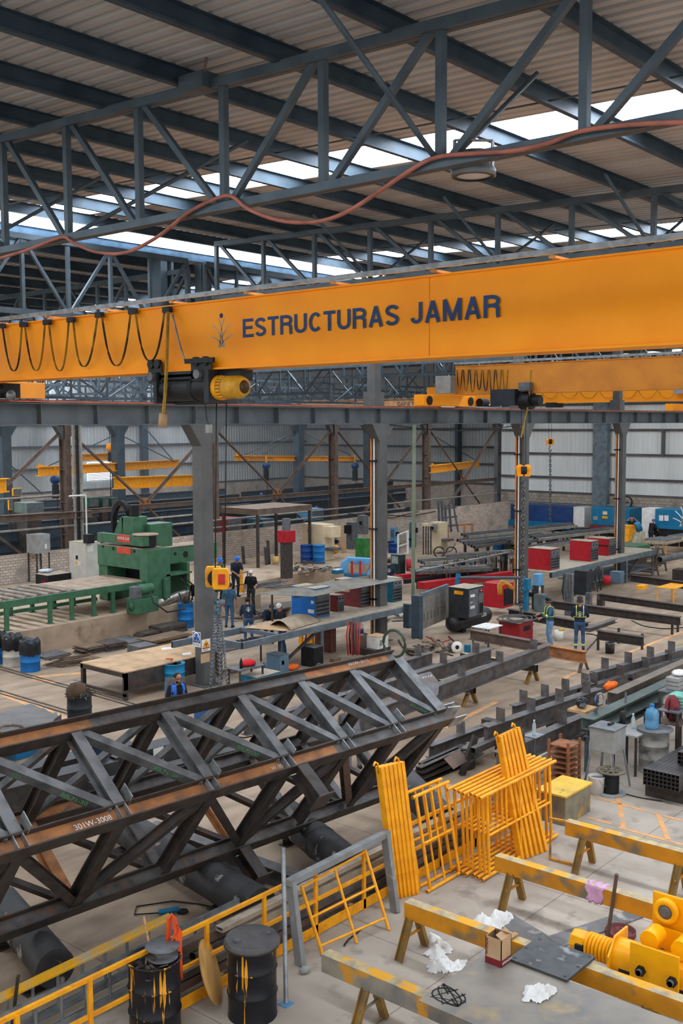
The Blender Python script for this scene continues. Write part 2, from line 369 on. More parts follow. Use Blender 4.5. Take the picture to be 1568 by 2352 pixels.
# ---- trusses of the neighbouring halls: fine lattices
def truss_far(x, y0, y1, zb, zt, n, label, group, ax='y'):
    t = thing('lattice_truss', label, 'truss', (x, (y0 + y1) / 2, zb) if ax == 'y' else ((y0 + y1) / 2, x, zb), 0, group)
    q = (lambda s, z: (x, s, z)) if ax == 'y' else (lambda s, z: (s, x, z))
    part('top_chord', MB().bar(q(y0, zt), q(y1, zt), .14, .14), STEEL, t, True); part('bottom_chord', MB().bar(q(y0, zb), q(y1, zb), .14, .14), STEEL, t, True)
    h = (y1 - y0) / n
    for i in range(n + 1): part('post', MB().bar(q(y0 + h * i, zb), q(y0 + h * i, zt), .09, .09, V((1, 0, 0))), STEEL, t, True)
    for i in range(n):
        a, b = (zb, zt) if (i % 2) else (zt, zb)
        part('diagonal', MB().bar(q(y0 + h * i, a), q(y0 + h * (i + 1), b), .08, .08, V((1, 0, 0)) if ax == 'y' else V((0, 1, 0))), STEEL, t, True)
    return t
CX = [20.93, 29.27, 39.05, 48.4, 57.7]
truss_far(23.3, 9.8, 20.6, 10.55, 12.4, 8, 'blue-grey lattice girder under the clerestory gap at the left edge of the view', 'lattice girders along the runway', 'x')
truss_far(23.3, 21.3, 29.0, 10.55, 12.4, 6, 'blue-grey lattice girder under the clerestory gap behind the girder lettering', 'lattice girders along the runway', 'x')
for i, x in enumerate([11.6] + CX + [66.]):
    truss_far(x, 23.6, 40.9, 10.5, 12.2, 12, 'lattice truss of the neighbouring hall, %s counting from the left' % nth(i), 'lattice trusses of the neighbouring hall')
for i, x in enumerate((29., 38.5, 47.5, 57., 66.)):
    truss_far(x, 41.2, 69.8, 9.6, 11.6, 14, 'fine lattice truss of the farthest hall, %s counting from the left' % nth(i), 'lattice trusses of the farthest hall')
for i, (y, z0) in enumerate(((47.5, 9.2), (55, 9.2), (62.5, 9.2))):
    truss_far(y, 29., 76.5, z0, z0 + 1.3, 20, 'long lattice tie under the farthest roof, %s counting away from the camera' % nth(i), 'long lattice ties', 'x')
# eave beam with gutter under the clerestory gap
solo('eave_beam', MB().ch((-10, 23.62, 12.6), (69.5, 23.62, 12.6), .26, .1), M('eave_blue', (96, 128, 156), .45, .2), 'blue-grey eave beam along the foot of the bright clerestory gap', 'beam')
# ---- walls
WSH = M('wall_sheet', (186, 190, 190), .6, .1, (170, 174, 174), .6, st=(1, 1, .2))
WSR = M('white_wall_sheet', (226, 230, 228), .6, .05, (212, 216, 214), .6, st=(1, 1, .2))
def wall(name, x0, y0, x1, y1, zb, zt, mat, brick):
    L = math.hypot(x1 - x0, y1 - y0); dx, dy = (x1 - x0) / L, (y1 - y0) / L; nx, ny = -dy, dx; vs = []; fs = []; s = 0
    while s < L:
        for d, o in ((0, 0), (.16, 0), (.2, .05), (.29, .05)):
            q = min(s + d, L)
            for z in (zb, zt): vs.append((x0 + dx * q + nx * o, y0 + dy * q + ny * o, z))
        s += .33
    for i in range(len(vs) // 2 - 1): fs.append((2 * i, 2 * i + 2, 2 * i + 3, 2 * i + 1))
    w = MB().add(vs, fs); o = solo(name, w, mat, None, None, kind='structure')
    b = MB(); b.poly([(x0, y0, 0), (x1, y1, 0), (x1 + nx * .2, y1 + ny * .2, 0), (x0 + nx * .2, y0 + ny * .2, 0)], zb, (0, 0, 1)); part('brick_base', b, brick, o, True)
    return o
wr = wall('wall_right', 70.1, -10, 70.1, 43.4, 2.55, 12.4, WSR, BRKB)
wf = wall('wall_far', 77, 43.4, 77, 70, 2.7, 12.3, WSH, BRKW)
wj = wall('wall_jog', 77, 43.4, 70.1, 43.4, 2.6, 12.3, WSH, BRKB)
wl = wall('wall_left', 77, 70, 10, 70, 2.7, 12.3, WSH, BRKW)
# girts, wall columns
mb_ = [(wr, 'y', 70., -10, 43.3, (3.75, 5.5, 7.25, 9.1)), (wf, 'y', 76.8, 43.5, 69.9, (4.3, 5.75, 7.3, 9.)), (wl, 'x', 69.85, 10, 76.8, (4.4, 6.1, 7.8, 9.4))]
for w, ax, c, a, b, zs in mb_:
    for z in zs + (2.62,):
        part('girt', MB().bar(*(((c, a, z), (c, b, z)) if ax == 'y' else ((a, c, z), (b, c, z))), .16, .16), DKST, w, True)
# louvred bright window in the left wall
q = PY(200, 1105, 69.8); r = PY(262, 1060, 69.8)
mb = MB(); mb.bx(q.x, r.x, 69.7, 69.78, q.z, r.z); lw = solo('window_louvre', mb, SKYW, None, None, kind='structure')
mb = MB(); n = 12
for i in range(n): mb.bx(q.x, r.x, 69.62, 69.7, q.z + (r.z - q.z) * (i + .1) / n, q.z + (r.z - q.z) * (i + .45) / n)
part('louvre_slat', mb, GREYP, lw, True)
# long translucent strips high in the far wall
mb = MB(); mb.bx(76.7, 76.76, 46, 68, 9.2, 9.6); struct('window_far_strip', mb, SKYW)
# ---- columns of the runway
def haunch(mb, x, y, z, w, sgn):
    mb.poly([(x + sgn * w / 2, y - w / 2, z), (x + sgn * (w / 2 + .42), y - w / 2, z), (x + sgn * w / 2, y - w / 2, z - .62)], w, (0, 1, 0))
def column(x, label, w=.42, pipes=True):
    y = 23.12; t = thing('steel_column', label, 'column', (x, y, 0), 0, 'runway columns')
    part('shaft', MB().bx(x - w / 2, x + w / 2, y - w / 2, y + w / 2, 0, 7.72), DKST, t, True, .012)
    mb = MB(); haunch(mb, x, y, 7.72, w, 1); haunch(mb, x, y, 7.72, w, -1); part('haunch', mb, DKST, t, True)
    part('base_plate', MB().bx(x - .35, x + .35, y - .35, y + .35, 0, .03), DKST, t, True)
    u = MB(); u.bx(x - .26, x + .26, y - .02, y + .5, 8.32, 8.85); u.bx(x - .17, x + .17, y + .05, y + .4, 8.85, 12.6); part('upper_shaft', u, DKST, t, True) if pipes or x < 20 else part('upper_shaft', MB().bx(x - .3, x - .05, y + 1.35, y + 1.75, 8.32, 12.9).bx(x + .1, x + .2, y + 1.35, y + 1.6, 8.32, 12.7).bx(x + .35, x + .75, y + .3, y + .6, 8.32, 12.4), STEEL, t, True)
    if pipes:
        part('conduit', MB().tube((x - w / 2 - .05, y + w / 2 - .06, .1), (x - w / 2 - .05, y + w / 2 - .06, 7.6), .035, 8), M('conduit_orange', (214, 128, 56), .5), t, True, label='orange conduit')
        part('conduit', MB().tube((x - w / 2 - .05, y + .02, .1), (x - w / 2 - .05, y + .02, 7.6), .03, 8), WHITE, t, True, label='white conduit')
        mb = MB()
        for z in (1.5, 4, 6.4): mb.bx(x - w / 2 - .1, x - w / 2, y - .08, y + .24, z, z + .06)
        part('pipe_clamp', mb, BLACK, t, True)
    return t
c1 = column(20.93, 'thick grey steel column with blue and yellow safety signs near its foot', pipes=False)
column(29.27, 'grey steel column with orange and white conduits behind the tin-roofed welder shelf')
column(39.05, 'grey steel column with a hoist chain hanging in front of it, by the red welders')
column(48.4, 'grey steel column behind the two farther red welding machines', .38)
column(57.9, 'farthest grey runway column, beyond the right edge of the view', .38)
column(12.4, 'nearest grey runway column, just outside the left edge of the view', pipes=False)
# safety signs on the first column
xf, yf = 20.93 - .213, 23.12 - .213
def plate_x(name, x, px0, py0, px1, py1, mat, label, cat, txt=None):
    a = PX(px0, py1, x); b = PX(px1, py0, x)
    return thing(name, label, cat, (x, (a.y + b.y) / 2, a.z)), a, b
t, a, b = plate_x('safety_sign', xf, 443, 1453, 461, 1484, None, 'blue and white mandatory protection sign on the thick grey column', 'sign')
part('panel', MB().bx(xf - .012, xf, b.y, a.y, a.z, b.z), WHITE, t, True)
SB = M('sign_blue', (30, 84, 170), .5)
ym, zm, w_, h_ = (a.y + b.y) / 2, (a.z + b.z) / 2, a.y - b.y, b.z - a.z
mb = MB(); mb.bx(xf - .016, xf - .012, b.y + .02, a.y - .02, a.z + h_ * .28, b.z - .02); part('blue_field', mb, SB, t, True)
mb = MB(); mb.lathe([(0, 0), (.15, 0), (.15, .004), (0, .004)], (xf - .017, ym, a.z + h_ * .63), 20, (-1, 0, 0)); part('disc', mb, WHITE, t, True)
mb = MB(); c = V((xf - .0215, ym, a.z + h_ * .63)); mb.lathe([(.1, 0), (.125, 0), (.125, .002), (.1, .002)], c, 20, (-1, 0, 0))
for k_ in range(3):
    g = math.pi / 2 + k_ * 2.094; mb.lathe([(0, 0), (.05, 0), (.05, .002), (0, .002)], c + V((0, math.cos(g) * .055, math.sin(g) * .055)), 12, (-1, 0, 0))
part('pictogram', mb, SB, t, True)
mb = text_mb('USO', .075, TX((xf - .013, a.y - .05, a.z + .12))); m2 = text_mb('OBLIGATORIO', .04, TX((xf - .013, a.y - .03, a.z + .05))); mb.add(m2.v, m2.f); part('lettering', mb, SB, t, True)
a = PY(463, 1498, yf); b = PY(482, 1466, yf)
t = thing('warning_sign', 'white radiation warning sign with yellow triangle on the thick grey column', 'sign', ((a.x + b.x) / 2, yf, a.z))
part('panel', MB().bx(a.x, b.x, yf - .012, yf, a.z, b.z), WHITE, t, True)
xm, h_ = (a.x + b.x) / 2, b.z - a.z
mb = MB(); mb.poly([(a.x + .02, yf - .013, a.z + h_ * .4), (b.x - .02, yf - .013, a.z + h_ * .4), (xm, yf - .013, b.z - .02)], .004, (0, -1, 0)); part('triangle', mb, M('sign_yellow', (240, 160, 20), .5), t, True)
mb = MB(); c = V((xm, yf - .018, a.z + h_ * .56)); mb.lathe([(0, 0), (.016, 0), (.016, .002), (0, .002)], c, 10, (0, -1, 0))
for k_ in range(3):
    g = math.pi / 2 + k_ * 2.094 + math.pi; pts = [c + V((math.cos(g - .5) * .025, 0, math.sin(g - .5) * .025)), c + V((math.cos(g - .5) * .065, 0, math.sin(g - .5) * .065)), c + V((math.cos(g + .5) * .065, 0, math.sin(g + .5) * .065)), c + V((math.cos(g + .5) * .025, 0, math.sin(g + .5) * .025))]
    mb.poly(pts, .002, (0, -1, 0))
part('trefoil', mb, BLACK, t, True)
part('orange_band', MB().bx(a.x + .02, b.x - .02, yf - .016, yf - .012, a.z + h_ * .22, a.z + h_ * .35), M('sign_orange', (232, 120, 30), .5), t, True)
part('lettering', text_mb('PRECAUCION', .042, TY((a.x + .02, yf - .017, a.z + h_ * .25))), BLACK, t, True)
part('small_print', text_mb('RADIACION', .035, TY((a.x + .04, yf - .013, a.z + .03))), BLACK, t, True)
a = PY(461, 1524, yf); b = PY(481, 1499, yf)
solo('cardboard_notice', MB().bx(a.x, b.x, yf - .012, yf, a.z, b.z), CARD, 'brown cardboard sheet under the radiation warning sign', 'notice')
# ---- runway beam with rail
rb = thing('runway_beam', 'long dark grey crane runway beam crossing the hall at eye height', 'beam', (30, 23.12, 7.72))
part('girder', MB().ib((-8, 23.12, 8.0), (69.9, 23.12, 8.0), .56, .36, .014, .03), RUNW, rb, True)
part('rail', MB().bx(-8, 69.9, 23.08, 23.16, 8.28, 8.36), BROWNST, rb, True)
part('conductor_bar', MB().bx(-8, 69.9, 22.9, 22.93, 8.3, 8.33), M('conductor_red', (190, 92, 70), .5), rb, True, label='thin red conductor bar')
x = 15.4
while x < 69:
    mb = MB(); mb.bx(x, x + .02, 22.95, 23.29, 7.75, 8.25); part('stiffener', mb, RUNW, rb, True); x += 1.72
# hanging cables under the runway
a, b = 29.6, 38.8
solo('slack_cable', MB().path([(a + (b - a) * i / 12, 22.9, 7.7 - .25 * math.sin(math.pi * i / 12)) for i in range(13)], .02), CABLE, 'slack black cable hanging under the crane runway beam', 'cable')
# ---- second line of brown columns with X bracing
Y2 = 41.
C2 = [PY(148, 1000, Y2).x, PY(489, 1000, Y2).x, PY(765, 1000, Y2).x, PY(979, 1000, Y2).x, PY(1143, 1000, Y2).x]
for i, x in enumerate(C2):
    w = .5
    t = thing('brown_column', 'brown H-section column of the second row, %s from the left' % nth(i), 'column', (x, Y2, 0), 0, 'brown columns of the second row')
    part('shaft', MB().ib((x, Y2, 0), (x, Y2, 8.3), w, .3, .03, .03, V((0, 1, 0)) if i < 4 else V((1, 0, 0))), BROWNST if i < 4 else DKST, t, True)
    mb = MB(); haunch(mb, x, Y2, 7.7, .3, 1); haunch(mb, x, Y2, 7.7, .3, -1); part('haunch', mb, DKST, t, True)
    mb = MB()
    for z in (1.2, 2.7, 4.2, 5.7): mb.bx(x - .14, x + .14, Y2 - .24, Y2 + .24, z, z + .03)
    part('stiffener', mb, BROWNST, t, True)
mb = MB(); rb2 = thing('far_runway_beam', 'second crane runway beam above the brown columns', 'beam', (50, Y2, 7.75))
part('girder', MB().ib((12, Y2, 7.99), (69.9, Y2, 7.99), .48, .34, .014, .03), RUNW, rb2, True)
xs = [C2[0] - 9.3] + C2
zt_, zm_ = 7.4, 3.9
for i in range(5):
    a, b = xs[i] + .18, xs[i + 1] - .18; m = (a + b) / 2
    who = ['left of the first brown column', 'between first and second brown columns', 'between second and third brown columns', 'between third and fourth brown columns', 'between fourth brown column and the wall corner'][i]
    t = thing('cross_brace', 'brown steel cross bracing with horizontal beam, ' + who, 'brace', (m, Y2, .6), 0, 'cross bracing of the second column row')
    for p, q in (((a, zt_), (m - .12, zm_)), ((m + .12, zm_), (b, zt_)), ((a + .5, .6), (m - .12, zm_ - .3)), ((m + .12, zm_ - .3), (b - .5, .6))):
        part('strut', MB().an((p[0], Y2, p[1]), (q[0], Y2, q[1]), .13, .03), BROWNST, t, True)
    part('beam', MB().ib((a, Y2, zm_ - .18), (b, Y2, zm_ - .18), .22, .16), BROWNST, t, True)
    part('gusset', MB().bx(m - .35, m + .35, Y2 - .02, Y2 + .02, zm_ - .08, zm_ + .25), RUST, t, True)
# ---- blue columns in the farthest hall carry yellow jib cranes
Y3 = 50.
for i, (px, jib) in enumerate(((8, 0), (270, 1), (685, 1), (846, 0))):
    x = PY(px, 1000, Y3).x
    t = thing('blue_grey_column', ('blue-grey column at the left edge of the far hall', 'blue-grey column carrying the crossing yellow jib beams, far left', 'blue-grey column carrying the long straight yellow jib beam', 'blue-grey column beside the second blue hoist')[i], 'column', (x, Y3, 0), 0, 'blue-grey columns of the far hall')
    part('shaft', MB().bx(x - .28, x + .28, Y3 - .28, Y3 + .28, 0, 7.7), STEEL, t, True)
    mb = MB(); haunch(mb, x, Y3, 7.7, .5, 1); haunch(mb, x, Y3, 7.7, .5, -1); part('haunch', mb, STEEL, t, True)
for i, (px, w) in enumerate(((331, .3), (662, .28), (1052, .3))):
    q = PX(px, 1000, 76.6) if i else PY(px, 1000, 69.6)
    solo('wall_stanchion', MB().bx(q.x - w, q.x + w, q.y - .15, q.y + .15, 0, 12), STEEL, 'thin wall stanchion in the far hall, %s from the left' % nth(i), 'column', 'wall stanchions of the far hall')
q = PX(1382, 1000, 69.7)
solo('wall_stanchion', MB().bx(69.4, 69.9, q.y - .55, q.y + .55, 0, 12), M('stanchion_grey', (110, 124, 132), .5), 'broad grey wall stanchion against the white sheet wall', 'column')
q = PX(1523, 1000, 69.8)
solo('wall_post', MB().bx(69.7, 69.9, q.y - .1, q.y + .1, 5.5, 7.25), DKST, 'short grey post on the white wall between two girts', 'post')
# X cables on the far wall
for i, (p, q_) in enumerate((((15, 1060), (98, 1135)), ((335, 985), (400, 1060)))):
    solo('wall_brace', MB().tube(PY(*p, 69.3), PY(*q_, 69.3), .05, 6), STEEL, ('dark slanting rod on the far left wall', 'dark slanting rod right of the thin far stanchion')[i], 'brace', 'wall rods')
# ================= cranes =================
def lerp(a, b, t): return a + (b - a) * t
def girder(x, y0, y1, z0, z1, mat, label, w=.5):
    t = thing('overhead_crane', label, 'crane', (x, (y0 + y1) / 2, z0), 0)
    mb = MB(); mb.bx(x, x + w, y0, y1, z0, z1); part('box_girder', mb, mat, t, True)
    mb = MB(); mb.bx(x - .07, x + w + .07, y0, y1, z0 - .035, z0); mb.bx(x - .05, x + w + .05, y0, y1, z1, z1 + .03); part('flange', mb, mat, t, True)
    return t
def festoon(x, tops, bots, mat, r=.022, par=None):
    for (pa, pb), bt in zip(tops, bots):
        a, b, c = PX(*pa, x), PX(*pb, x), PX(*bt, x); pts = []
        for i in range(15):
            u = i / 14; s = 1 - abs(2 * u - 1) ** 2.4
            pts.append(V((x, lerp(a.y, b.y, u) + (c.y - (a.y + b.y) / 2) * s, lerp(a.z, b.z, u) * (1 - s) + c.z * s)))
        part('festoon_loop', MB().path(pts, r, 4, flat=.012), mat, par, True)
CAB = M('festoon_yellow', (150, 122, 40), .6, 0, (60, 54, 40), 1.2, lo=.45, hi=.55)
NAVY = M('lettering_navy', (30, 66, 118), .5); LOGOG = M('logo_grey', (176, 178, 172), .5)
XG = 14.
cr = girder(XG, -6, 22.75, 8.8, 10.05, ORANGE, 'big orange overhead crane girder lettered ESTRUCTURAS JAMAR')
# lettering
p0 = PX(558, 776, XG); p1 = PX(1151, 731, XG)
hcap = (PX(560, 733, XG).z - p0.z)
def arc(cx, cy, rx, ry, a0, a1, n=12): return [(cx + rx * math.cos(math.radians(a0 + (a1 - a0) * i / n)), cy + ry * math.sin(math.radians(a0 + (a1 - a0) * i / n))) for i in range(n + 1)]
def glyph(c, w=.168):
    h = w / 2
    if c == 'E': return .66, [[(h, 0), (h, 1)], [(0, 1 - h), (.66, 1 - h)], [(0, .52), (.6, .52)], [(0, h), (.67, h)]]
    if c == 'T': return .64, [[(.32, 0), (.32, 1)], [(0, 1 - h), (.64, 1 - h)]]
    if c == 'S': return .68, [arc(.34, .725, .25, .185, 15, 180, 10) + arc(.34, .725, .25, .185, 180, 245, 4)[1:] + arc(.34, .275, .25, .19, 65, 0, 4) + arc(.34, .275, .25, .185, 0, -165, 10)[1:]]
    if c == 'R': return .72, [[(h, 0), (h, 1)], [(h, 1 - h), (.4, 1 - h)] + arc(.4, .72, .22, .185, 90, -90, 9)[1:] + [(h, .535)], [(.4, .53)] + arc(.42, .36, .19, .16, 80, 0, 5) + [(.61, .1), (.65, 0)]]
    if c == 'U': return .72, [[(h, 1), (h, .34)] + arc(.36, .34, .265, .25, 180, 360, 12) + [(.625, 1)]]
    if c == 'C': return .72, [arc(.37, .5, .275, .41, 42, 318, 18)]
    if c == 'A': return .74, [[(.09, 0), (.37, 1)], [(.65, 0), (.37, 1)], [(.18, .3), (.56, .3)]]
    if c == 'J': return .58, [[(.485, 1), (.485, .32)] + arc(.29, .3, .195, .215, 0, -175, 10)]
    if c == 'M': return .86, [[(h, 0), (h, 1)], [(.765, 0), (.765, 1)], [(h, 1), (.43, .02)], [(.765, 1), (.43, .02)]]
    return .34, []
def block_text(txt, cap, T, width, w=.168):
    adv = 0; mb = MB(); segs = []; zo = .003
    for c in txt:
        a_, st = glyph(c, w); segs.append((adv, st)); adv += a_ + .1
    k_ = width / (adv - .1)
    for x0, st in segs:
        for l in st:
            pts = [V(((x0 + p[0]) * k_, p[1] * cap, 0)) for p in l]; n = len(pts); L_, R__ = [], []
            for i, p in enumerate(pts):
                d = (pts[min(i + 1, n - 1)] - pts[max(i - 1, 0)]).normalized(); nn = V((-d.y, d.x, 0)) * (w * cap * .5)
                nn.x *= k_ / cap; L_.append(p + nn); R__.append(p - nn)
            mb.T = T; zo += .0006; mb.add([q + V((0, 0, zo)) for q in L_ + R__], [(i, i + 1, n + i + 1, n + i) for i in range(n - 1)]); mb.T = None
    return mb
tm = block_text('ESTRUCTURAS JAMAR', hcap, TX((XG - .004, p0.y, p0.z)), p0.y - p1.y); part('lettering', tm, NAVY, cr, True, label='navy blue lettering')
def logo(T, s, r, n=4):
    mb = MB(); mb.T = T
    for sx in (-1, 1):
        for (x0, y0, x1, y1, x2, y2) in ((-.5, .36, -.16, .3, .1, 0), (-.4, .7, -.08, .5, .16, 0), (-.14, .9, .06, .6, .05, 0)):
            pts = []
            for i in range(9):
                u = i / 8; a, b, c = (1 - u) ** 2, 2 * u * (1 - u), u * u
                pts.append((sx * s * (a * x0 + b * x1 + c * x2), s * (a * y0 + b * y1 + c * y2), .003))
            mb.path(pts, r, n, flat=.003)
    mb.T = None; return mb
c = PX(509, 798, XG); top = PX(509, 722, XG)
part('logo', logo(TX((XG - .002, c.y, c.z)), (top.z - c.z) * 1.0, .013), LOGOG, cr, True, label='grey sprouting-plant logo')
part('logo_dot', MB().lathe([(0, 0), (.045, 0), (.045, .006), (0, .006)], PX(508, 725, XG - .002), 14, (-1, 0, 0)), NAVY, cr, True)
# weld seam and scuffs
q = PX(986, 700, XG); part('weld_seam', MB().bx(XG - .004, XG, q.y - .006, q.y + .006, 8.8, 10.05), M('seam_orange', (214, 124, 18), .5), cr, True)
# festoon track on brackets
part('festoon_track', MB().bar((XG - .12, -6, 10.2), (XG - .12, 22.9, 10.2), .07, .08), GALV, cr, True)
for i in range(13):
    y = 22.4 - i * 2.1; part('track_bracket', MB().bx(XG - .16, XG + .55, y, y + .09, 10.1, 10.14), M('bracket_orange', (232, 160, 84), .6), cr, True)
tp = [((6, 752), (50, 748)), ((57, 748), (103, 743)), ((112, 741), (158, 736)), ((168, 735), (224, 724)), ((234, 726), (300, 716)), ((311, 716), (378, 712))]
festoon(XG - .12, tp, [(32, 852), (83, 851), (137, 852), (193, 842), (268, 840), (345, 829)], CAB, .03, cr)
for px, py in ((4, 749), (54, 746), (108, 741), (163, 735), (228, 724), (305, 716), (384, 712)):
    q = PX(px, py, XG - .12); part('festoon_trolley', MB().bx(XG - .17, XG - .07, q.y - .1, q.y + .1, q.z - .05, q.z + .06), BLACK, cr, True)
# end carriage on the runway
ec = MB(); ec.bx(12.9, 15.5, 22.9, 23.35, 8.38, 8.78); part('end_carriage', ec, DULLOR, cr, True, .015)
mb = MB(); mb.tube((13.3, 22.6, 8.55), (14.05, 22.6, 8.55), .16, 14); mb.bx(14.05, 14.5, 22.45, 22.85, 8.38, 8.72); tm_ = part('travel_motor', mb, BLACK, cr, True)
part('gear_face', MB().lathe([(0, 0), (.13, 0), (.13, .03), (.06, .03), (.06, .06), (0, .06)], PY(24, 908, 22.44), 14, (0, -1, 0)), GALV, tm_, True)
# hoist hanging under the big girder
XH = XG + .05
HP = lambda px, py, x=XH: PX(px, py, x)
ho = thing('wire_rope_hoist', 'black wire rope hoist with yellow motor hanging under the big orange girder', 'hoist', HP(450, 920))
a, b = HP(384, 895), HP(492, 892); zc = 8.42
part('rope_drum', MB().tube((XH, a.y, zc), (XH, b.y, zc), .24, 20), BLACK, ho, True)
mb = MB(); mb.bx(XH - .2, XH + .5, b.y, a.y, zc + .22, zc + .34); mb.bx(XH + .2, XH + .5, b.y, a.y, zc - .3, zc + .3); mb.bx(XH - .28, XH + .5, b.y - .14, b.y, zc - .3, zc + .34); mb.bx(XH - .28, XH + .5, a.y, a.y + .1, zc - .28, zc + .34); part('drum_frame', mb, M('hoist_black', (46, 50, 54), .5, .2), ho, True, .01)
part('rope_guide', MB().lathe([(.21, 0), (.25, 0), (.25, .1), (.21, .1)], (XH, HP(462, 890).y + .05, zc), 20, (0, 1, 0)), BLACK, ho, True)
m0, m1 = HP(496, 895).y, HP(548, 895).y
mb = MB(); mb.tube((XH, m0, zc), (XH, m0 - .2, zc), .24, 20); part('motor_flange', mb, YEL, ho, True)
mb = MB()
for k_ in range(20):
    g = k_ * math.pi / 10; c = V((XH + math.cos(g) * .21, 0, zc + math.sin(g) * .21)); mb.bar((c.x, m0 - .2, c.z), (c.x, lerp(m0, m1, .5), c.z), .03, .03)
mb.tube((XH, m0 - .2, zc), (XH, lerp(m0, m1, .5), zc), .19, 16); part('motor_fins', mb, M('motor_yellow', (214, 156, 40), .45), ho, True)
mc_ = part('motor_cover', MB().lathe([(.21, 0), (.225, .05), (.22, .35), (.18, .45), (.13, .47), (.13, .46), (0, .46)], (XH, lerp(m0, m1, .5), zc), 20, (0, -1, 0)), M('motor_yellow', (214, 156, 40), .45), ho, True)
part('fan_grille', MB().lathe([(0, 0), (.12, 0), (.12, .02), (.03, .02), (.03, .03), (0, .03)], (XH, lerp(m0, m1, .5) - .455, zc), 16, (0, -1, 0)), M('grille_brown', (86, 62, 34), .6), mc_, True)
for (l, r) in ((357, 388), (455, 502)):
    A, B = HP(l, 850).y, HP(r, 850).y
    for x in (XG + .58, XG - .13):
        q = part('trolley_plate', MB().bx(x - .02, x + .02, B, A, 8.56, 8.95), M('hoist_black', (46, 50, 54)), ho, True, .02)
    for yy in (lerp(A, B, .28), lerp(A, B, .75)):
        part('trolley_wheel', MB().tube((XG - .19, yy, 8.93), (XG - .1, yy, 8.93), .09, 16), BLACK, q, True)
    part('axle_tube', MB().tube((XG - .3, lerp(A, B, .55), 8.68), (XG + .5, lerp(A, B, .55), 8.68), .09, 12), GUN, ho, True)
mb = MB(); mb.bx(XH - .2, XH + .4, HP(470, 850).y, HP(375, 850).y, 8.6, 8.7); mb.bx(XG + .05, XG + .4, HP(550, 850).y, HP(500, 850).y, 8.55, 8.75); part('cross_beam', mb, BLACK, ho, True)
mb = MB(); a, b = HP(425, 832, XG - .2), HP(490, 828, XG - .2); mb.bx(XG - .22, XG - .16, b.y, a.y, a.z - .03, a.z + .06); part('tow_arm', mb, BLACK, ho, True)
# chain tying festoon to tow arm
a, b = HP(396, 722, XG - .15), HP(425, 830, XG - .2); part('tow_chain', MB().path([lerp(a, b, i / 6) + V((0, 0, -.06 * math.sin(math.pi * i / 6))) for i in range(7)], .02, 6), GALV, ho, True)
mb = MB(); A, B, C_, D = HP(386, 716, XG - .16), HP(383, 830, XG - .2), HP(379, 905, XG - .25), HP(375, 950, XG - .25)
part('yellow_strap', MB().path([A, B, C_, D], .035, 4), M('strap_ochre', (172, 134, 44), .7), ho, True)
part('wrapped_cable_end', MB().path([D, HP(374, 962, XG - .25), HP(372, 981, XG - .25)], .09, 7), CARD, ho, True)
# ropes, hook block, chain sling
r0 = HP(470, 912); blk = V((13.35, 15.0, 0)); B0 = PD(500, 1315, blk); B1 = PD(500, 1350, blk)
hb = thing('hook_block', 'yellow hook block with crane hook above the dark lattice truss, red stickers', 'hook block', PD(500, 1350, blk))
sy = sc(B0)
for px, dd in ((488, .14), (508, -.14)):
    q = PD(px, 1328, blk) + V((.76, .65, 0)) * dd; mb = MB()
    pts = [(-.5, -.32), (-.42, -.5), (.38, -.5), (.5, -.3), (.5, .3), (.4, .5), (-.42, .5), (-.5, .3)]
    mb.poly([q + V((.65, -.76, 0)) * (x * .33) + Z * (y * .42) for x, y in pts], .1, (.76, .65, 0)); part('cheek_plate', mb, YEL, hb, True, .02)
q = PD(510, 1328, blk) - V((.76, .65, 0)) * .155; part('sticker', MB().poly([q + V((.65, -.76, 0)) * x + Z * y for x, y in ((-.06, -.1), (.07, -.1), (.07, .1), (-.06, .1))], .01, (-.76, -.65, 0)), REDC, hb, True)
q = PD(497, 1328, blk); part('sheave', MB().tube(q - V((.76, .65, 0)) * .05, q + V((.76, .65, 0)) * .13, .17, 16), BLACK, hb, True)
part('shank', MB().tube(PD(500, 1348, blk), PD(500, 1358, blk), .07, 10), BLACK, hb, True)
hk = [(497, 1352), (494, 1366), (493, 1380), (497, 1391), (505, 1393), (509, 1386), (507, 1378)]
part('hook', MB().path([PD(*p, blk) for p in hk], .045, 8), GUN, hb, True)
for i, (pt, pb) in enumerate((((497, 925), (494, 1308)), ((520, 925), (516, 1308)))):
    solo('hoist_rope', MB().path([HP(*pt, XH), PD(*pb, blk)], .012, 6), CABLE, ('left wire rope from the hoist drum down to the hook block', 'right wire rope from the hoist drum down to the hook block')[i], 'rope')
A_, B_ = HP(468, 925), PD(470, 1000, V((14, 17, 0)))
pc = thing('pendant_control', 'grey pendant control box on a thin cable beside the thick column head', 'control box', PX(480, 994, XH))
part('cable', MB().path([HP(470, 915), HP(474, 960), HP(480, 980)], .01, 6), CABLE, pc, True)
q = HP(480, 995); part('box', MB().box((q.x, q.y, q.z), (.1, .1, .17)), GREYP, pc, True, .01)
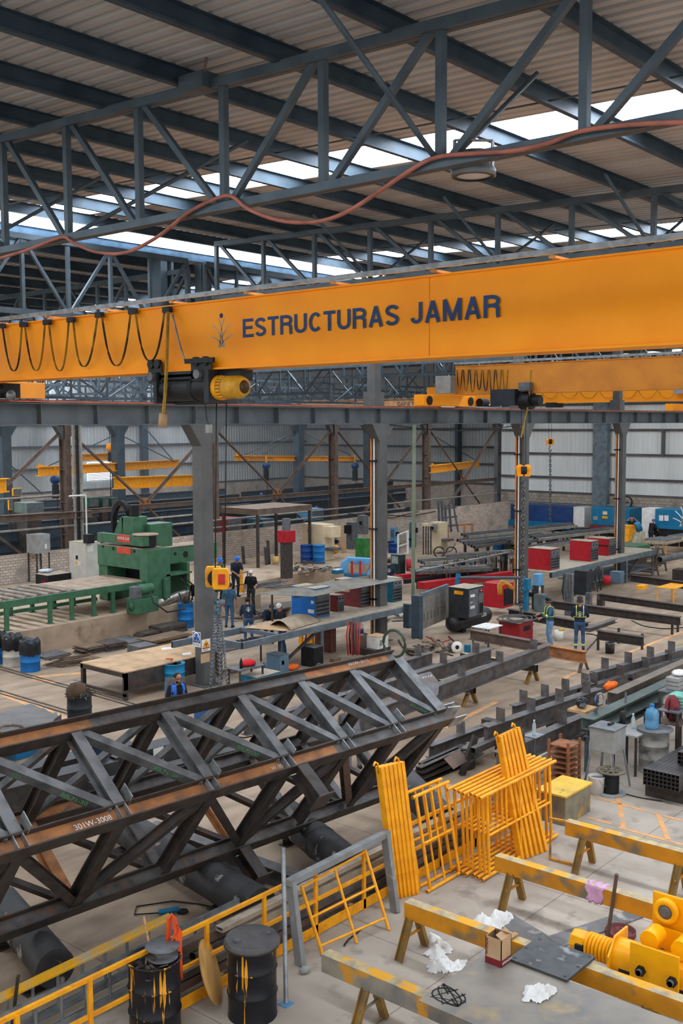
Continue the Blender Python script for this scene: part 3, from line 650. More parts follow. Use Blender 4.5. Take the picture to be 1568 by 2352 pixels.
# chain sling
def chain(pts, link=.1, r=.011):
    mb = MB(); tot = 0; i = 0
    P_ = [V(p) for p in pts]
    for a, b in zip(P_[:-1], P_[1:]):
        L = (b - a).length; n = max(1, int(L / (link * .72)))
        for k_ in range(n):
            c = lerp(a, b, (k_ + .5) / n); d = (b - a).normalized(); _, _, s, u = frame(a, b)
            w = s if (i % 2) else u; i += 1
            mb.path([c + d * (math.cos(g) * link * .5) + w * (math.sin(g) * link * .3) for g in [j * math.pi / 4 for j in range(8)]], r, 5, True)
    return mb
CHN = M('chain_steel', (120, 122, 124), .4, .6, (90, 92, 94), 8)
cs = thing('chain_sling', 'chain sling hanging from the crane hook down to the dark lattice truss', 'chain', PD(500, 1398, blk))
part('master_ring', MB().path([PD(500 + 6 * math.cos(g), 1400 + 13 * math.sin(g), blk) for g in [i * math.pi / 6 for i in range(12)]], .025, 6, True), CHN, cs, True)
tr_ = V((11.9, 12.5, 0))
for a, b in (((495, 1410), (483, 1590)), ((499, 1412), (505, 1610)), ((503, 1412), (508, 1580)), ((506, 1410), (524, 1598))):
    mid = lerp(blk, tr_, .6)
    part('chain_leg', chain([PD(*a, blk), PD(lerp(a[0], b[0], .5), lerp(a[1], b[1], .5), mid), PD(*b, tr_)], .088, .0082), CHN, cs, True)
# ---- second crane
X2 = 33.7
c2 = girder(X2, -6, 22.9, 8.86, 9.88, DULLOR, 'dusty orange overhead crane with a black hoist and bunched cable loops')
ys = 22.6
q0, q1 = PY(988, 920, ys), PY(1108, 920, ys)
part('end_carriage', MB().bx(q0.x, q1.x, 22.9, 23.35, 8.38, 8.8), ORANGE, c2, True, .015)
mb = MB(); mb.tube((q0.x + .35, 22.86, 8.58), (q0.x + .35, 22.9, 8.58), .17, 14); mb.tube((q1.x - .4, 22.86, 8.58), (q1.x - .4, 22.9, 8.58), .17, 14); mb.tube((q1.x, 22.75, 8.55), (q1.x + .5, 22.75, 8.55), .16, 12); part('wheel', mb, BLACK, c2, True)
a, b = PX(1006, 905, X2 - .3), PX(1041, 863, X2 - .3); part('control_cabinet', MB().bx(X2 - .5, X2 - .15, b.y, a.y, a.z, b.z), GREYP, c2, True, .015)
festoon(X2 - .1, [((1049 + 15 * i, 849), (1061 + 15 * i, 849)) for i in range(8)], [(1055 + 15 * i, 895 + (i % 3) * 3) for i in range(8)], CAB, .03, c2)
part('festoon_track', MB().bar((X2 - .1, -6, 10.), (X2 - .1, 22.9, 10.), .07, .08), GALV, c2, True)
a, b = PX(1140, 932, X2), PX(1196, 894, X2)
h2 = thing('wire_rope_hoist', 'black boxy hoist under the dusty orange crane', 'hoist', (X2, (a.y + b.y) / 2, a.z))
part('control_box', MB().bx(X2 - .45, X2 + .1, b.y, a.y, a.z, b.z), M('hoist_navy', (44, 50, 60), .5), h2, True, .015)
A, B = PX(1198, 930, X2).y, PX(1222, 930, X2).y; part('drum', MB().tube((X2, A, 8.55), (X2, B, 8.55), .33, 16), BLACK, h2, True)
A, B = PX(1222, 920, X2).y, PX(1241, 920, X2).y; part('motor', MB().tube((X2, A, 8.55), (X2, B, 8.55), .2, 14), BLACK, h2, True)
q = PX(1207, 888, X2 - .2); part('gearbox', MB().box((q.x, q.y, q.z - .15), (.3, .45, .3)), GUN, h2, True, .02)
a, b, c = PX(1219, 850, X2 - .2), PX(1213, 930, X2 - .2), PX(1196, 1005, X2 - .2); part('strap', MB().path([a, b, c], .03, 4), M('strap_ochre', (172, 134, 44)), h2, True)
bl = PX(1202, 1080, X2)
def hookblock(label, bl, px, py, w, chain_end, loc_name, s=1.):
    t = thing('hook_block', label, 'hook block', PD(px, py + 14 * s, bl)); k_ = sc(bl)
    for dx in (-w * .32, w * .32):
        q = PD(px + dx, py, bl); hw, hh = w * .23 / k_, 14 * s / k_
        mb = MB(); mb.lathe([(0, -.07), (hw * 1.4, -.07), (hw * 1.5, 0), (hw * 1.4, .07), (0, .07)], q + Z * hh * .3, 14, (.76, .65, 0)); mb.poly([q + V((.65, -.76, 0)) * x - V((.76, .65, 0)) * .07 + Z * z for x, z in ((-hw, -hh), (hw, -hh), (hw * 1.2, hh * .3), (-hw * 1.2, hh * .3))], .14, (.76, .65, 0))
        part('cheek_plate', mb, ORANGE, t, True)
    q = PD(px, py, bl); part('sheave', MB().tube(q - V((.65, -.76, 0)) * .1, q + V((.65, -.76, 0)) * .1, 10 * s / k_, 12), BLACK, t, True)
    part('hook', MB().path([PD(px + x * s, py + y * s, bl) for x, y in ((0, 12), (-1, 20), (-4, 26), (-4, 33), (0, 37), (4, 34), (4, 29))], .035, 7), GUN, t, True)
    part('rope', MB().path([PD(px - 5 * s, py - 10 * s, bl), PD(px - 5 * s, 930, bl)], .012, 5), CABLE, t, True); part('rope', MB().path([PD(px + 5 * s, py - 10 * s, bl), PD(px + 5 * s, 930, bl)], .012, 5), CABLE, t, True)
    return t
hookblock('orange hook block in front of the third grey column', bl, 1202, 1080, 27, None, '')
solo('lifting_chain', chain([PD(1202, 1118, bl), PD(1200, 1250, bl), PD(1196, 1425, bl)], .2, .028), CHN, 'long heavy chain from the orange hook down to the dark red bin', 'chain')
# ---- third crane, far right
X3 = 55.6
c3 = girder(X3, 23., 40, 8.95, 10.05, ORANGE, 'bright orange far crane girder seen below the dusty one')
a, b = PX(1549, 905, X3 - .3), PX(1575, 858, X3 - .3); part('control_cabinet', MB().bx(X3 - .5, X3 - .1, b.y, a.y, a.z, b.z), GREYP, c3, True)
part('end_carriage', MB().bx(X3 - 1.4, X3 + 1.6, 23., 23.4, 8.38, 8.75), ORANGE, c3, True)
festoon(X3 - .15, [((1240 + 45 * i, 896), (1283 + 45 * i, 896)) for i in range(7)], [(1262 + 45 * i, 915) for i in range(7)], CAB, .025, c3)
bl = PX(1263, 1016, X3); hookblock('small orange hook block before the white sheet wall', bl, 1263, 1014, 14, None, '', .62)
solo('lifting_chain', chain([PD(1263, 1038, bl), PD(1263, 1210, bl)], .2, .03), CHN, 'long thin chain hanging from the small hook before the white wall', 'chain')
a, b = PX(1258, 936, X3), PX(1280, 931, X3); part('trolley', MB().bx(X3 - .3, X3 + .7, b.y, a.y, a.z, 8.95), BLACK, c3, True)
# ---- fourth crane with capacity lettering
X4 = 60.
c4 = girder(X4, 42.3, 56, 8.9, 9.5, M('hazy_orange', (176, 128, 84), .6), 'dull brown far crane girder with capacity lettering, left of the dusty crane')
p0 = PX(912, 937, X4); p1 = PX(969, 937, X4); tm = text_mb('CAP.5 TON', .36, TX((X4 - .01, p0.y, 9.05)), .01); ys_ = [v[1] for v in tm.v]; s_ = (p0.y - p1.y) / (max(ys_) - min(ys_)); tm.v = [(v[0], p0.y + (v[1] - max(ys_)) * s_, v[2]) for v in tm.v]; part('lettering', tm, M('cap_grey', (96, 80, 70)), c4, True)
# ---- yellow jib cranes in the far hall
def jib(label, pts, h, y=None, txt=None):
    a, b = pts; d = (b - a); t = thing('jib_crane', label, 'jib crane', (a + b) / 2)
    part('boom', MB().ib(a, b, h, .3, .03, .05), YEL, t, True)
    part('end_stop', MB().poly([a + V((0, 0, h / 2)), a + d.normalized() * .5 + V((0, 0, h / 2)), a + V((0, 0, h / 2 + .16))], .1), YEL, t, True)
    return t
J = lambda px, py, y=Y3: PY(px, py, y)
jib('long dusty yellow jib beam crossing the far left column, hoist at its tip', (J(88, 1083, 47), J(410, 1064, 53)), .5)
jib('shorter yellow jib beam above the louvred window', (J(160, 1052, 56), J(266, 1048, 56)), .45)
jib('darker yellow jib beam ending at the thick grey column', (J(262, 1110, 44), J(484, 1101, 46)), .62)
t = jib('long straight yellow jib beam with lettering and a blue hoist', (J(540, 1052, 49.4), J(815, 1054, 51)), .36)
for px, tx in ((548, 'CAP 1 TON'), (578, 'MANTENER LIMPIO'), (735, 'CAP 1 TON')): part('lettering', text_mb(tx, .28, TM(J(px, 1056.5, 49.2), (J(815, 1054, 51) - J(540, 1052, 49.4)), Z)), BROWNST, t, True)
jib('slanting yellow jib beam right of the fourth brown column', (J(990, 1078, 40), J(1100, 1065, 44)), .5)
jib('orange jib stub at the left edge beside the brown brace', (J(-40, 1120, 38), J(14, 1114, 40)), .6)
def chain_hoist(label, p, s, mat, tail):
    t = thing('chain_hoist', label, 'hoist', p); k_ = s / sc(p)
    part('body', MB().ball(p, (.26 * k_ * 10, .2 * k_ * 10, .2 * k_ * 10), 12), mat, t, True); part('chain_bag', MB().tube(p - Z * .2 * k_ * 10, p - Z * .85 * k_ * 10, .16 * k_ * 10, 12), BLACK, t, True)
    part('hanger', MB().bar(p, p + Z * .6 * k_ * 10, .08, .08), YEL, t, True)
    part('pendant_cable', MB().path([p + V((.1, 0, 0)), p + V((.1, 0, -tail))], .02, 5), CABLE, t, True)
    return t
chain_hoist('blue chain hoist under the long straight yellow jib beam', J(611, 1070, 49.4), 4, DBLUE, 2.3)
chain_hoist('second blue chain hoist right of the third brown column', J(815, 1070, 50.6), 4, DBLUE, 2)
chain_hoist('blue chain hoist at the tip of the crossing yellow jib', J(127, 1102, 47), 5, DBLUE, 2.5)
bl = J(252, 1028, 55); t = thing('hook_block', 'tiny orange hook block above the louvred window', 'hook block', bl); part('cheek_plate', MB().ball(bl, (.25, .25, .3), 10), ORANGE, t, True); part('hook', MB().tube(bl - Z * .3, bl - Z * .9, .14, 8), BLACK, t, True); part('rope', MB().path([bl, bl + Z * 3], .02, 5), CABLE, t, True); part('chain', MB().path([bl - Z * .9, bl - Z * 4], .03, 5), CABLE, t, True)
# stay rods of the jibs
for i, (a, b) in enumerate((((560, 1045), (680, 992)), ((600, 1045), (680, 996)), ((806, 1046), (692, 992)), ((1090, 1056), (985, 995)), ((95, 1078), (262, 1000)), ((400, 1060), (278, 1000)))):
    solo('stay_rod', MB().path([J(*a, 50.), J(*b, 50.)], .03, 5), STEEL, 'thin stay rod holding a yellow jib beam, %s from the list left of centre' % nth(i) if False else ['steeper left stay rod of the straight yellow jib', 'second left stay rod of the straight yellow jib', 'right stay rod of the straight yellow jib', 'stay rod of the slanting yellow jib', 'left stay rod of the crossing far jib', 'right stay rod of the crossing far jib'][i], 'rod')
# ---- high-bay lamp and the air hose on the near truss
q = PX(1087, 405, 10.9); r = 53 / sc(q) * .98
lp = thing('high_bay_lamp', 'round grey LED high bay lamp under the foreground roof truss', 'lamp', q)
part('housing', MB().lathe([(0, .28), (.2, .28), (.2, .14), (r * .9, .1), (r, .06), (r, 0), (r * .93, -.01)], q, 28), GUN, lp, True)
part('lens_ring', MB().lathe([(r * .93, -.01), (r * .78, -.012), (r * .78, .03)], q, 28), BLACK, lp, True)
part('lens', MB().lathe([(r * .78, .01), (r * .4, -.005), (0, -.01)], q, 28), M('lens_grey', (196, 192, 188), .4, 0, (176, 172, 168), 40), lp, True)
mb = MB(); mb.bar(q + V((r * .6, -r * .6, .05)), q + V((r * .6, -r * .6, .42)), .05, .02); mb.bar(q + V((-r * .6, r * .6, .05)), q + V((-r * .6, r * .6, .42)), .05, .02); mb.bar(q + V((-r * .6, r * .6, .42)), q + V((r * .6, -r * .6, .42)), .05, .02); part('bracket', mb, GALV, lp, True)
HB = M('hose_rust', (158, 96, 82), .6)
hp = [(-10, 596), (60, 575), (140, 545), (165, 555), (215, 577), (285, 581), (360, 545), (430, 490), (490, 459), (530, 450), (570, 480), (640, 506), (720, 510), (790, 490), (870, 440), (940, 392), (1000, 362), (1080, 353), (1180, 346), (1260, 328), (1330, 302), (1450, 286), (1600, 280)]
pts = [PX(*p, 10.37) for p in hp]; sm = []
for i in range(len(pts) - 1):
    p0, p1, p2, p3 = pts[max(0, i - 1)], pts[i], pts[i + 1], pts[min(len(pts) - 1, i + 2)]
    for k_ in range(4):
        u = k_ / 4; sm.append(.5 * ((2 * p1) + (p2 - p0) * u + (2 * p0 - 5 * p1 + 4 * p2 - p3) * u * u + (3 * p1 - p0 - 3 * p2 + p3) * u ** 3))
solo('air_hose', MB().path(sm, .028, 7), HB, 'long rust-red hose draped along the foreground truss bottom chord', 'hose')
# vertical guy rods at the top chord and gusset box
a, b = PX(498, 0, 10.3), PX(465, 185, 10.3)
solo('hanger_rod', MB().tube(a + (a - b) * .3, b, .02, 6), BROWNST, 'thin hanger rod rising to the top edge left of centre', 'rod')
q = PX(455, 197, 10.4); solo('truss_gusset', MB().box((10.4, q.y, q.z - .08), (.3, .5, .22)), STEEL, 'small dark gusset box on the foreground truss top chord', 'gusset')
# ================= the lifted lattice truss =================
K_ = 1.05
sc_pt = lambda p: EYE + (V(p) - EYE) * K_
O_ = sc_pt((8.28, 11.8692, 3.6026)); e_ = V((.9987, -.045, -.0224)).normalized(); d1 = V((-.0494, -.7986, -.5998)); d2 = V((.0091, .6002, -.7998))
W_, H_ = 1.4636 * K_, 1.9334 * K_
ST = [-4.42, -2.93, -1.46, 0, 1.4927, 2.955, 4.2622, 5.5097, 6.7339]; ST = [s * K_ for s in ST]    # node 3 is the first one in view
def N(ch, i): return O_ + e_ * ST[i] + {1: V((0, 0, 0)), 2: d1 * W_, 3: d1 * W_ + d2 * H_, 4: d2 * H_}[ch]
lt = thing('lattice_girder', 'big dark welded box lattice girder hanging tilted from chains in mid hall', 'girder', N(3, 4) - V((0, 0, .15)))
def chord(ch, s1, rusty, name):
    s0 = ST[0]; off = N(ch, 0) - e_ * ST[0]; a, b = off + e_ * s0, off + e_ * s1; h, w = .23, .22
    mb = MB(); mb.bar(a + d1 * h / 2, b + d1 * h / 2, w, .02, d1); mb.bar(a - d1 * h / 2, b - d1 * h / 2, w, .02, d1)
    o = part(name, mb, MILLD, lt, True); cuts = sorted({s0, s1, *[c for r in rusty for c in r]}); wb = MB()
    for p, q in zip(cuts[:-1], cuts[1:]):
        m = (p + q) / 2; wb.mi = 1 if any(r[0] <= m <= r[1] for r in rusty) else 0
        wb.bar(off + e_ * p, off + e_ * q, .016, h - .02, d1)
    part('web', wb, [MILL, RUST], o, True, label='web with rust-brown and grey stretches')
chord(1, ST[8] + .1, [(ST[0], ST[3] + .35), (ST[6] + .3, ST[8] - .1)], 'chord')
chord(2, ST[8] + .15, [(ST[0], ST[4] - .1), (ST[4] + .1, ST[5] - .1), (ST[5] + .15, ST[6] - .25)], 'chord')
chord(3, ST[8] + .1, [], 'chord'); chord(4, ST[8] + .1, [(ST[1], ST[3] + 1)], 'chord')
MILLB = M('mill_blue', (112, 114, 116), .42, .2, (80, 82, 84), 4, c3=(130, 108, 92), sc3=3, lo3=.62, hi3=.75)
for i in range(1, 9):
    big = i == 8
    part('post', MB().ib(N(1, i) + d1 * .1, N(2, i) - d1 * .1, .2 if not big else .26, .17 if not big else .26, .012, .016, d2), MILLB, lt, True)
    part('post', MB().ib(N(1, i) + d2 * .1, N(4, i) - d2 * .1, .19, .17, .012, .016, d1), MILLD, lt, True)
    part('post', MB().ib(N(2, i) + d2 * .1, N(3, i) - d2 * .1, .19, .17, .012, .016, d1), MILLD, lt, True)
    part('post', MB().ib(N(4, i) + d1 * .1, N(3, i) - d1 * .1, .18, .16, .012, .016, d2), RUST if i in (3, 5) else MILL, lt, True)
for i in range(0, 8):
    a, b = N(1, i) + d1 * .12 + e_ * .12, N(2, i + 1) - d1 * .12 - e_ * .1
    part('diagonal', MB().bar(a, b, .13, .14, d2), MILLB, lt, True)
    part('diagonal', MB().bar(N(1, i + 1) + d2 * .12 - e_ * .1, N(4, i) - d2 * .12 + e_ * .12, .1, .1, d1), MILLB, lt, True)
    part('diagonal', MB().bar(N(4, i) + d1 * .12 + e_ * .1, N(3, i + 1) - d1 * .12 - e_ * .1, .09, .09, d2), MILLD, lt, True)
for i, j in ((2, 3), (4, 3), (4, 5), (6, 5), (6, 7), (2, 1), (8, 7)):
    part('diagonal', MB().ib(N(2, i) + d2 * .13, N(3, j) - d2 * .1, .15, .13, .012, .014, d1), MILLD if (i, j) != (6, 7) else BROWNST, lt, True)
# stiffener pairs and clip plates at the front chord nodes, stubs with end plates
SHINY = M('bright_steel', (176, 180, 182), .35, .6, (130, 134, 138), 6)
for i in range(2, 8):
    mb = MB()
    for dx in (-.07, .07): p = N(2, i) - d2 * .02 + e_ * dx; mb.bar(p - d1 * .1, p + d1 * .1, .014, .17, d2)
    part('stiffener', mb, SHINY, lt, True)
    q = N(2, i) - d1 * .22 - d2 * .12 + e_ * .16; part('clip_plate', MB().bar(q - d1 * .12, q + d1 * .12, .015, .16, d2), SHINY, lt, True)
for ch, i, s in ((2, 5, .62), (3, 5, .58)):
    p = N(ch, i) + e_ * (.16 if ch == 2 else .05) + d1 * .14; sa_ = part('stub_arm', MB().ib(p, p + d1 * s, .26, .22, .016, .02, d2), MILLD, lt, True)
    part('end_plate', MB().bar(p + d1 * s, p + d1 * (s + .025), .34, .36, d2), MILLD, sa_, True)
mb = MB(); q = N(2, 8) + e_ * .15
mb.bar(q - d1 * .1, q + e_ * .35 - d1 * .05, .02, .3, d2); mb.bar(q + d1 * .14, q + e_ * .36 + d1 * .14, .26, .02, d1); mb.bar(q - d1 * .18, q + e_ * .3 - d1 * .18, .26, .02, d1); part('end_bracket', mb, SHINY, lt, True)
g0 = N(1, 8) + d1 * .55 + e_ * .14 - d2 * .1; mb = MB(); mb.poly([g0, g0 + e_ * .42, g0 + e_ * .4 + d1 * .3, g0 + e_ * .1 + d1 * .55, g0 + d1 * .55], .015, d2); gs_ = part('gusset', mb, MILL, lt, True)
mb = MB()
for k_ in range(4): mb.lathe([(0, 0), (.016, 0), (.016, .004), (0, .004)], g0 + e_ * (.1 + .08 * k_) + d1 * .1 - d2 * .002, 8, -d2)
part('bolt_hole', mb, WHITE, gs_, True)
# chalk and marker writing
CHALK = M('chalk', (232, 228, 222), .9); MGRN = M('marker_green', (96, 190, 120), .8)
def chalk(txt, ch, px, py, size, mat=CHALK):
    n = -d2; q = N(ch, 4) - d2 * .012; d = ray(px, py); t = (q - EYE).dot(n) / d.dot(n); o = EYE + d * t
    part('chalk_marking', text_mb(txt, size, TM(o - d2 * .003, e_, -d1), 0, 1., .0005), mat, lt, True)
chalk('301W-3008', 2, 173, 1908, .12); chalk('301W-3018', 1, 800, 1530, .12); chalk('W-3010', 2, 626, 1770, .1)
def mark(txt, i, u, size):
    a, b = N(1, i) + d1 * .12 + e_ * .12, N(2, i + 1) - d1 * .12 - e_ * .1; g = (b - a).normalized(); n = d2.cross(g).normalized()
    if n.dot(EYE - a) < 0: n = -n
    yv = n.cross(g); o = lerp(a, b, u) + n * .068 - yv * size * .35
    part('paint_marking', text_mb(txt, size, TM(o, g, yv), 0, 1, .0005), MGRN, lt, True)
mark('30L71-30', 2, .62, .1); mark('30L71-30', 3, .6, .1); mark('30L71-30', 4, .62, .1); mark('(2)', 2, .25, .1); mark('AC-17005', 7, .7, .08)
# ================= pipes under the girder =================
PIPE = M('bitumen_pipe', (62, 62, 64), .55, .1, (44, 44, 46), 3, c3=(150, 146, 138), sc3=3.2, lo3=.62, hi3=.68, st3=(1, 1, 1))
def pipe(x0, y0, x1, y1, r, label, z=.15):
    t = thing('steel_pipe', label, 'pipe', ((x0 + x1) / 2, (y0 + y1) / 2, 0), 0, 'big black pipes on the floor')
    part('barrel', MB().tube((x0, y0, z + r), (x1, y1, z + r), r, 24), PIPE, t, True); part('weld_band', MB().lathe([(r, 0), (r + .008, 0), (r + .008, .05), (r, .05)], (lerp(x0, x1, .6), lerp(y0, y1, .6), z + r), 24, (x1 - x0, y1 - y0, 0)), PIPE, t, True)
    return t
pipe(11.7, 15.6, 10.9, 10.9, .3, 'black pipe under the middle of the lattice girder, end behind the yellow rail')
pipe(8.6, 14.4, 7.9, 11.8, .27, 'black pipe at the lower left behind the ladders')
pipe(17.2, 13.2, 15.5, 10.75, .3, 'black pipe behind the yellow scaffold frames')
pipe(14.0, 13.4, 12.9, 10.8, .3, 'black pipe just above the grey doorway frame')
for i, (x, y) in enumerate(((11.6, 14.9), (11.1, 11.9), (8.4, 13.6), (7.95, 12.2), (16.9, 12.7), (15.9, 11.3), (13.9, 13.), (13.2, 11.5))):
    solo('support_block', MB().ib((x - .3, y, .075), (x + .3, y, .075), .15, .2), MILLD, 'short I-beam block under a black pipe, %s of eight from left and far' % nth(i), 'block', 'pipe support blocks')
q0, q1 = P(460, 1880, .15), P(740, 2010, .15)
solo('channel_beam', MB().ib(P(350, 1905, .15), P(720, 2040, .15), .28, .25, .015, .02), MILL, 'single I-beam lying on the floor behind the grey doorway frame', 'beam')
# ================= yellow guard rail and what leans behind it =================
gr = thing('guard_rail', 'long yellow guard rail running across the foreground', 'railing', (11, 10.3, 0))
part('top_rail', MB().bar((4.5, 10.3, 1.03), (17.2, 10.25, 1.03), .05, .05), YEL, gr, True); part('mid_rail', MB().bar((4.5, 10.3, .56), (17.2, 10.25, .56), .045, .045), YEL, gr, True)
part('toe_board', MB().bx(4.5, 17.2, 10.25, 10.262, .02, .18), YEL, gr, True)
for x in (5.3, 6.35, 7.35, 8.3, 9.25, 10.35, 11.45, 12.6, 13.6, 14.7, 15.8, 17.0): part('post', MB().bx(x - .03, x + .03, 10.25, 10.29, 0, 1.03), YEL, gr, True)
def ladder(x0, x1, y, z0, z1, label, mat):
    t = thing('aluminium_ladder', label, 'ladder', ((x0 + x1) / 2, y, z0))
    for z in (z0, z1): part('side_rail', MB().ch((x0, y, z), (x1, y + .1, z), .03, .09, .006, V((0, 1, 0)), 1).bar((x0, y, z), (x1, y + .1, z), .08, .03), mat if z == z1 else GALV, t, True)
    n = int((x1 - x0) / .38)
    for i in range(n): x = x0 + .2 + i * .38; part('rung', MB().tube((x, y + .1 * i / n, z0), (x, y + .1 * i / n, z1), .022, 8), GALV, t, True)
    return t
ladder(4.2, 10.6, 10.95, .12, .58, 'long aluminium ladder on its edge behind the yellow rail', GALV)
ladder(4.4, 9.55, 11.3, .12, .62, 'aluminium ladder with yellow rail edge lying beyond the first one', M('ladder_yellow', (232, 178, 40), .5, 0, (190, 180, 150), 3))
for i, (y, z, x0, x1, h) in enumerate(((10.48, .2, 8.9, 16.4, .1), (10.5, .33, 8.85, 16.2, .1), (10.6, .47, 10.2, 17., .1), (10.72, .2, 8.8, 16.8, .12), (10.74, .34, 9.4, 16, .12), (10.62, .62, 9.8, 17.3, .07), (10.78, .5, 9.0, 15.6, .14))):
    solo('rectangular_tube', MB().hol((x0, y, z), (x1, y - .02, z), .14, h, .008), (BROWNST, MILL, DUSTTOP)[i % 3], 'long rectangular steel tube racked behind the yellow rail, %s in the stack' % nth(i), 'tube', 'tubes behind the rail')
for i, x in enumerate((9.6, 12.4, 15.2)):
    solo('timber_bearer', MB().box((x, 10.62, 0), (.1, .5, .12)), WOOD, 'timber bearer under the racked tubes, %s from the left' % nth(i), 'timber', 'timber bearers')
# vertical bar, disc, drums
b0 = P(657, 2306); q = PD(650, 1948, b0); q.y = 10.2
t = thing('steel_pole', 'long grey steel pole leaning on the yellow rail', 'pole', b0)
part('tube', MB().tube(b0, PY(650, 1948, 10.22), .032, 10), GALV, t, True); part('foot_plate', MB().box((b0.x, b0.y, 0), (.16, .16, .01)), LBLUE, t, True, label='pale blue foot plate')
b0 = P(492, 2325); n_ = V((.62, -.72, .3)).normalized(); c = b0 + V((.1, .2, .44))
solo('wooden_disc', MB().lathe([(0, 0), (.42, 0), (.42, .04), (0, .04)], c, 28, n_), M('disc_wood', (196, 152, 86), .7, 0, (170, 128, 70), 4), 'round wooden disc leaning between the two black drums', 'disc')
DRIP = M('drip_black', (30, 32, 38), .4, 0, (20, 24, 34), 2, c3=(232, 158, 30), sc3=3.2, lo3=.635, hi3=.655, st3=(3, 3, .22))
def drum_prof(r, h): return [(0, 0), (r, 0), (r, .02), (r * .98, .04), (r * .98, h * .32), (r * 1.03, h * .335), (r * .98, h * .35), (r * .98, h * .65), (r * 1.03, h * .665), (r * .98, h * .68), (r * .98, h - .03), (r * 1.03, h - .02), (r * 1.03, h)]
def drum(p, label, mat, r=.325, h=.97, lid=True, group=None, cat='drum', name='steel_drum'):
    t = thing(name, label, cat, p, R_.uniform(0, 6), group)
    pr = drum_prof(r, h) + ([(r * .95, h), (r * .95, h - .03), (0, h - .03)] if lid else [(r * .97, h), (r * .95, .1), (0, .1)])
    part('shell', MB().lathe(pr, (0, 0, 0), 28), mat, t); return t
d = drum(P(580, 2328), 'black drum with dusty lid and yellow paint drips beside the grey pole', DRIP, .325, 1.0)
ld_ = part('lid', MB().lathe([(.36, .98), (.37, .96), (.37, 1.0), (.35, 1.03), (.345, 1.05), (.335, 1.04), (0, 1.035)], (0, 0, 0), 32), M('lid_grey', (96, 94, 94), .6, .2, (78, 78, 80), 4), d); part('bung', MB().tube((.12, -.16, 1.03), (.12, -.16, 1.06), .045, 14), GUN, ld_); part('bung', MB().tube((-.14, .2, 1.03), (-.14, .2, 1.05), .03, 12), GUN, ld_)
dm = drum(P(357, 2372), 'open black drum of scrap with orange straps, bottom left', DRIP, .33, 1.0, False)
mb = MB(); rr = random.Random(3)
for i in range(60):
    g, q_ = rr.uniform(0, 6.28), rr.uniform(0, .24); z = .8 + rr.uniform(0, .2); a = V((q_ * math.cos(g), q_ * math.sin(g), z)); mb.bar(a, a + V((rr.uniform(-.1, .1), rr.uniform(-.1, .1), rr.uniform(-.04, .06))), rr.uniform(.02, .1), rr.uniform(.004, .05))
part('scrap', mb, M('scrap_brown', (92, 84, 78), .7, .2, (70, 62, 58), 8), dm, kind='stuff')
def solo_at(name, mb, mat, label, cat, group=None): return solo(name, mb, mat, label, cat, group)
dp = P(357, 2372)
solo('scrap_reel', MB().lathe([(0, 0), (.2, 0), (.2, .015), (.1, .02), (.1, .13), (.22, .14), (.22, .155), (0, .155)], dp + V((.1, -.05, .98)), 20), GUN, 'grey reel lying on the scrap in the open drum', 'reel')
for i, pts in enumerate(([(415, 2250), (413, 2190), (400, 2110), (394, 2098), (388, 2110), (384, 2180)], [(414, 2240), (412, 2190), (413, 2140), (408, 2125), (403, 2140), (370, 2215)])):
    solo('lifting_strap', MB().path([PD(x, y, dp + V((.1, 0, 0))) for x, y in pts], .035, 6, flat=.012), M('strap_orange', (236, 88, 40), .6), ('wide orange lifting strap looped out of the open drum', 'shorter orange lifting strap beside the wide one in the drum')[i], 'strap')
solo('broom_stick', MB().tube(PD(352, 2218, dp), PD(330, 2105, dp + V((0, .3, 0))), .018, 8), WOOD, 'wooden stick standing up from the open drum', 'stick')
solo('steel_flat_bar', MB().bar(P(25, 2380, .1), P(42, 2240, .9), .05, .03), MILLD, 'dark flat bar standing at the bottom left corner', 'bar')
# small grinder on the floor
g = P(392, 2100); t = thing('angle_grinder', 'teal angle grinder with a coiled cord on the floor beyond the ladders', 'grinder', g)
part('body', MB().tube(g + V((-.16, .1, .06)), g + V((.12, -.06, .06)), .045, 10), TEAL, t, True); part('disc', MB().tube(g + V((.16, -.1, .01)), g + V((.16, -.1, .03)), .09, 16), BLACK, t, True); part('cord', MB().path([g + V(p) for p in ((-.16, .1, .05), (-.4, .4, .02), (-.2, .6, .02), (.3, .3, .02), (.5, -.1, .02), (.6, -.5, .02))], .012, 6), CABLE, t, True)
# doorway frame, inner gate
L0, R0 = P(690, 2218), P(908, 2095); yt = 10.14
L1, R1 = PY(668, 2025, yt), PY(885, 1915, yt); GFR = M('primer_grey', (134, 138, 142), .55, 0, (120, 122, 122), 3, c3=(176, 170, 150), sc3=4, lo3=.62, hi3=.75)
t = thing('steel_doorway', 'grey steel doorway frame leaning on the yellow rail', 'frame', (L0 + R0) / 2)
part('leg', MB().bar(L0, L1, .14, .09, V((1, 0, 0))), GFR, t, True, .006); part('leg', MB().bar(R0, R1, .14, .09, V((1, 0, 0))), GFR, t, True, .006); part('lintel', MB().bar(L1 - V((.07, 0, 0)), R1 + V((.07, 0, 0)), .12, .1), GFR, t, True, .006)
t = thing('yellow_gate', 'small yellow tube gate leaning inside the grey doorway frame', 'gate', P(815, 2170))
A0, A1, B0_, B1_ = P(742, 2198), PY(692, 2035, 10.2), P(893, 2137), PY(838, 1952, 10.2)
part('frame_tube', MB().tube(A0, A1, .026, 10), YEL, t, True); part('frame_tube', MB().tube(B0_, B1_, .026, 10), YEL, t, True); part('frame_tube', MB().tube(lerp(A0, B0_, .5), lerp(A1, B1_, .5), .022, 10), YEL, t, True)
for u in (.15, .55, .98): part('cross_tube', MB().tube(lerp(A0, A1, u), lerp(B0_, B1_, u), .02, 10), YEL, t, True)
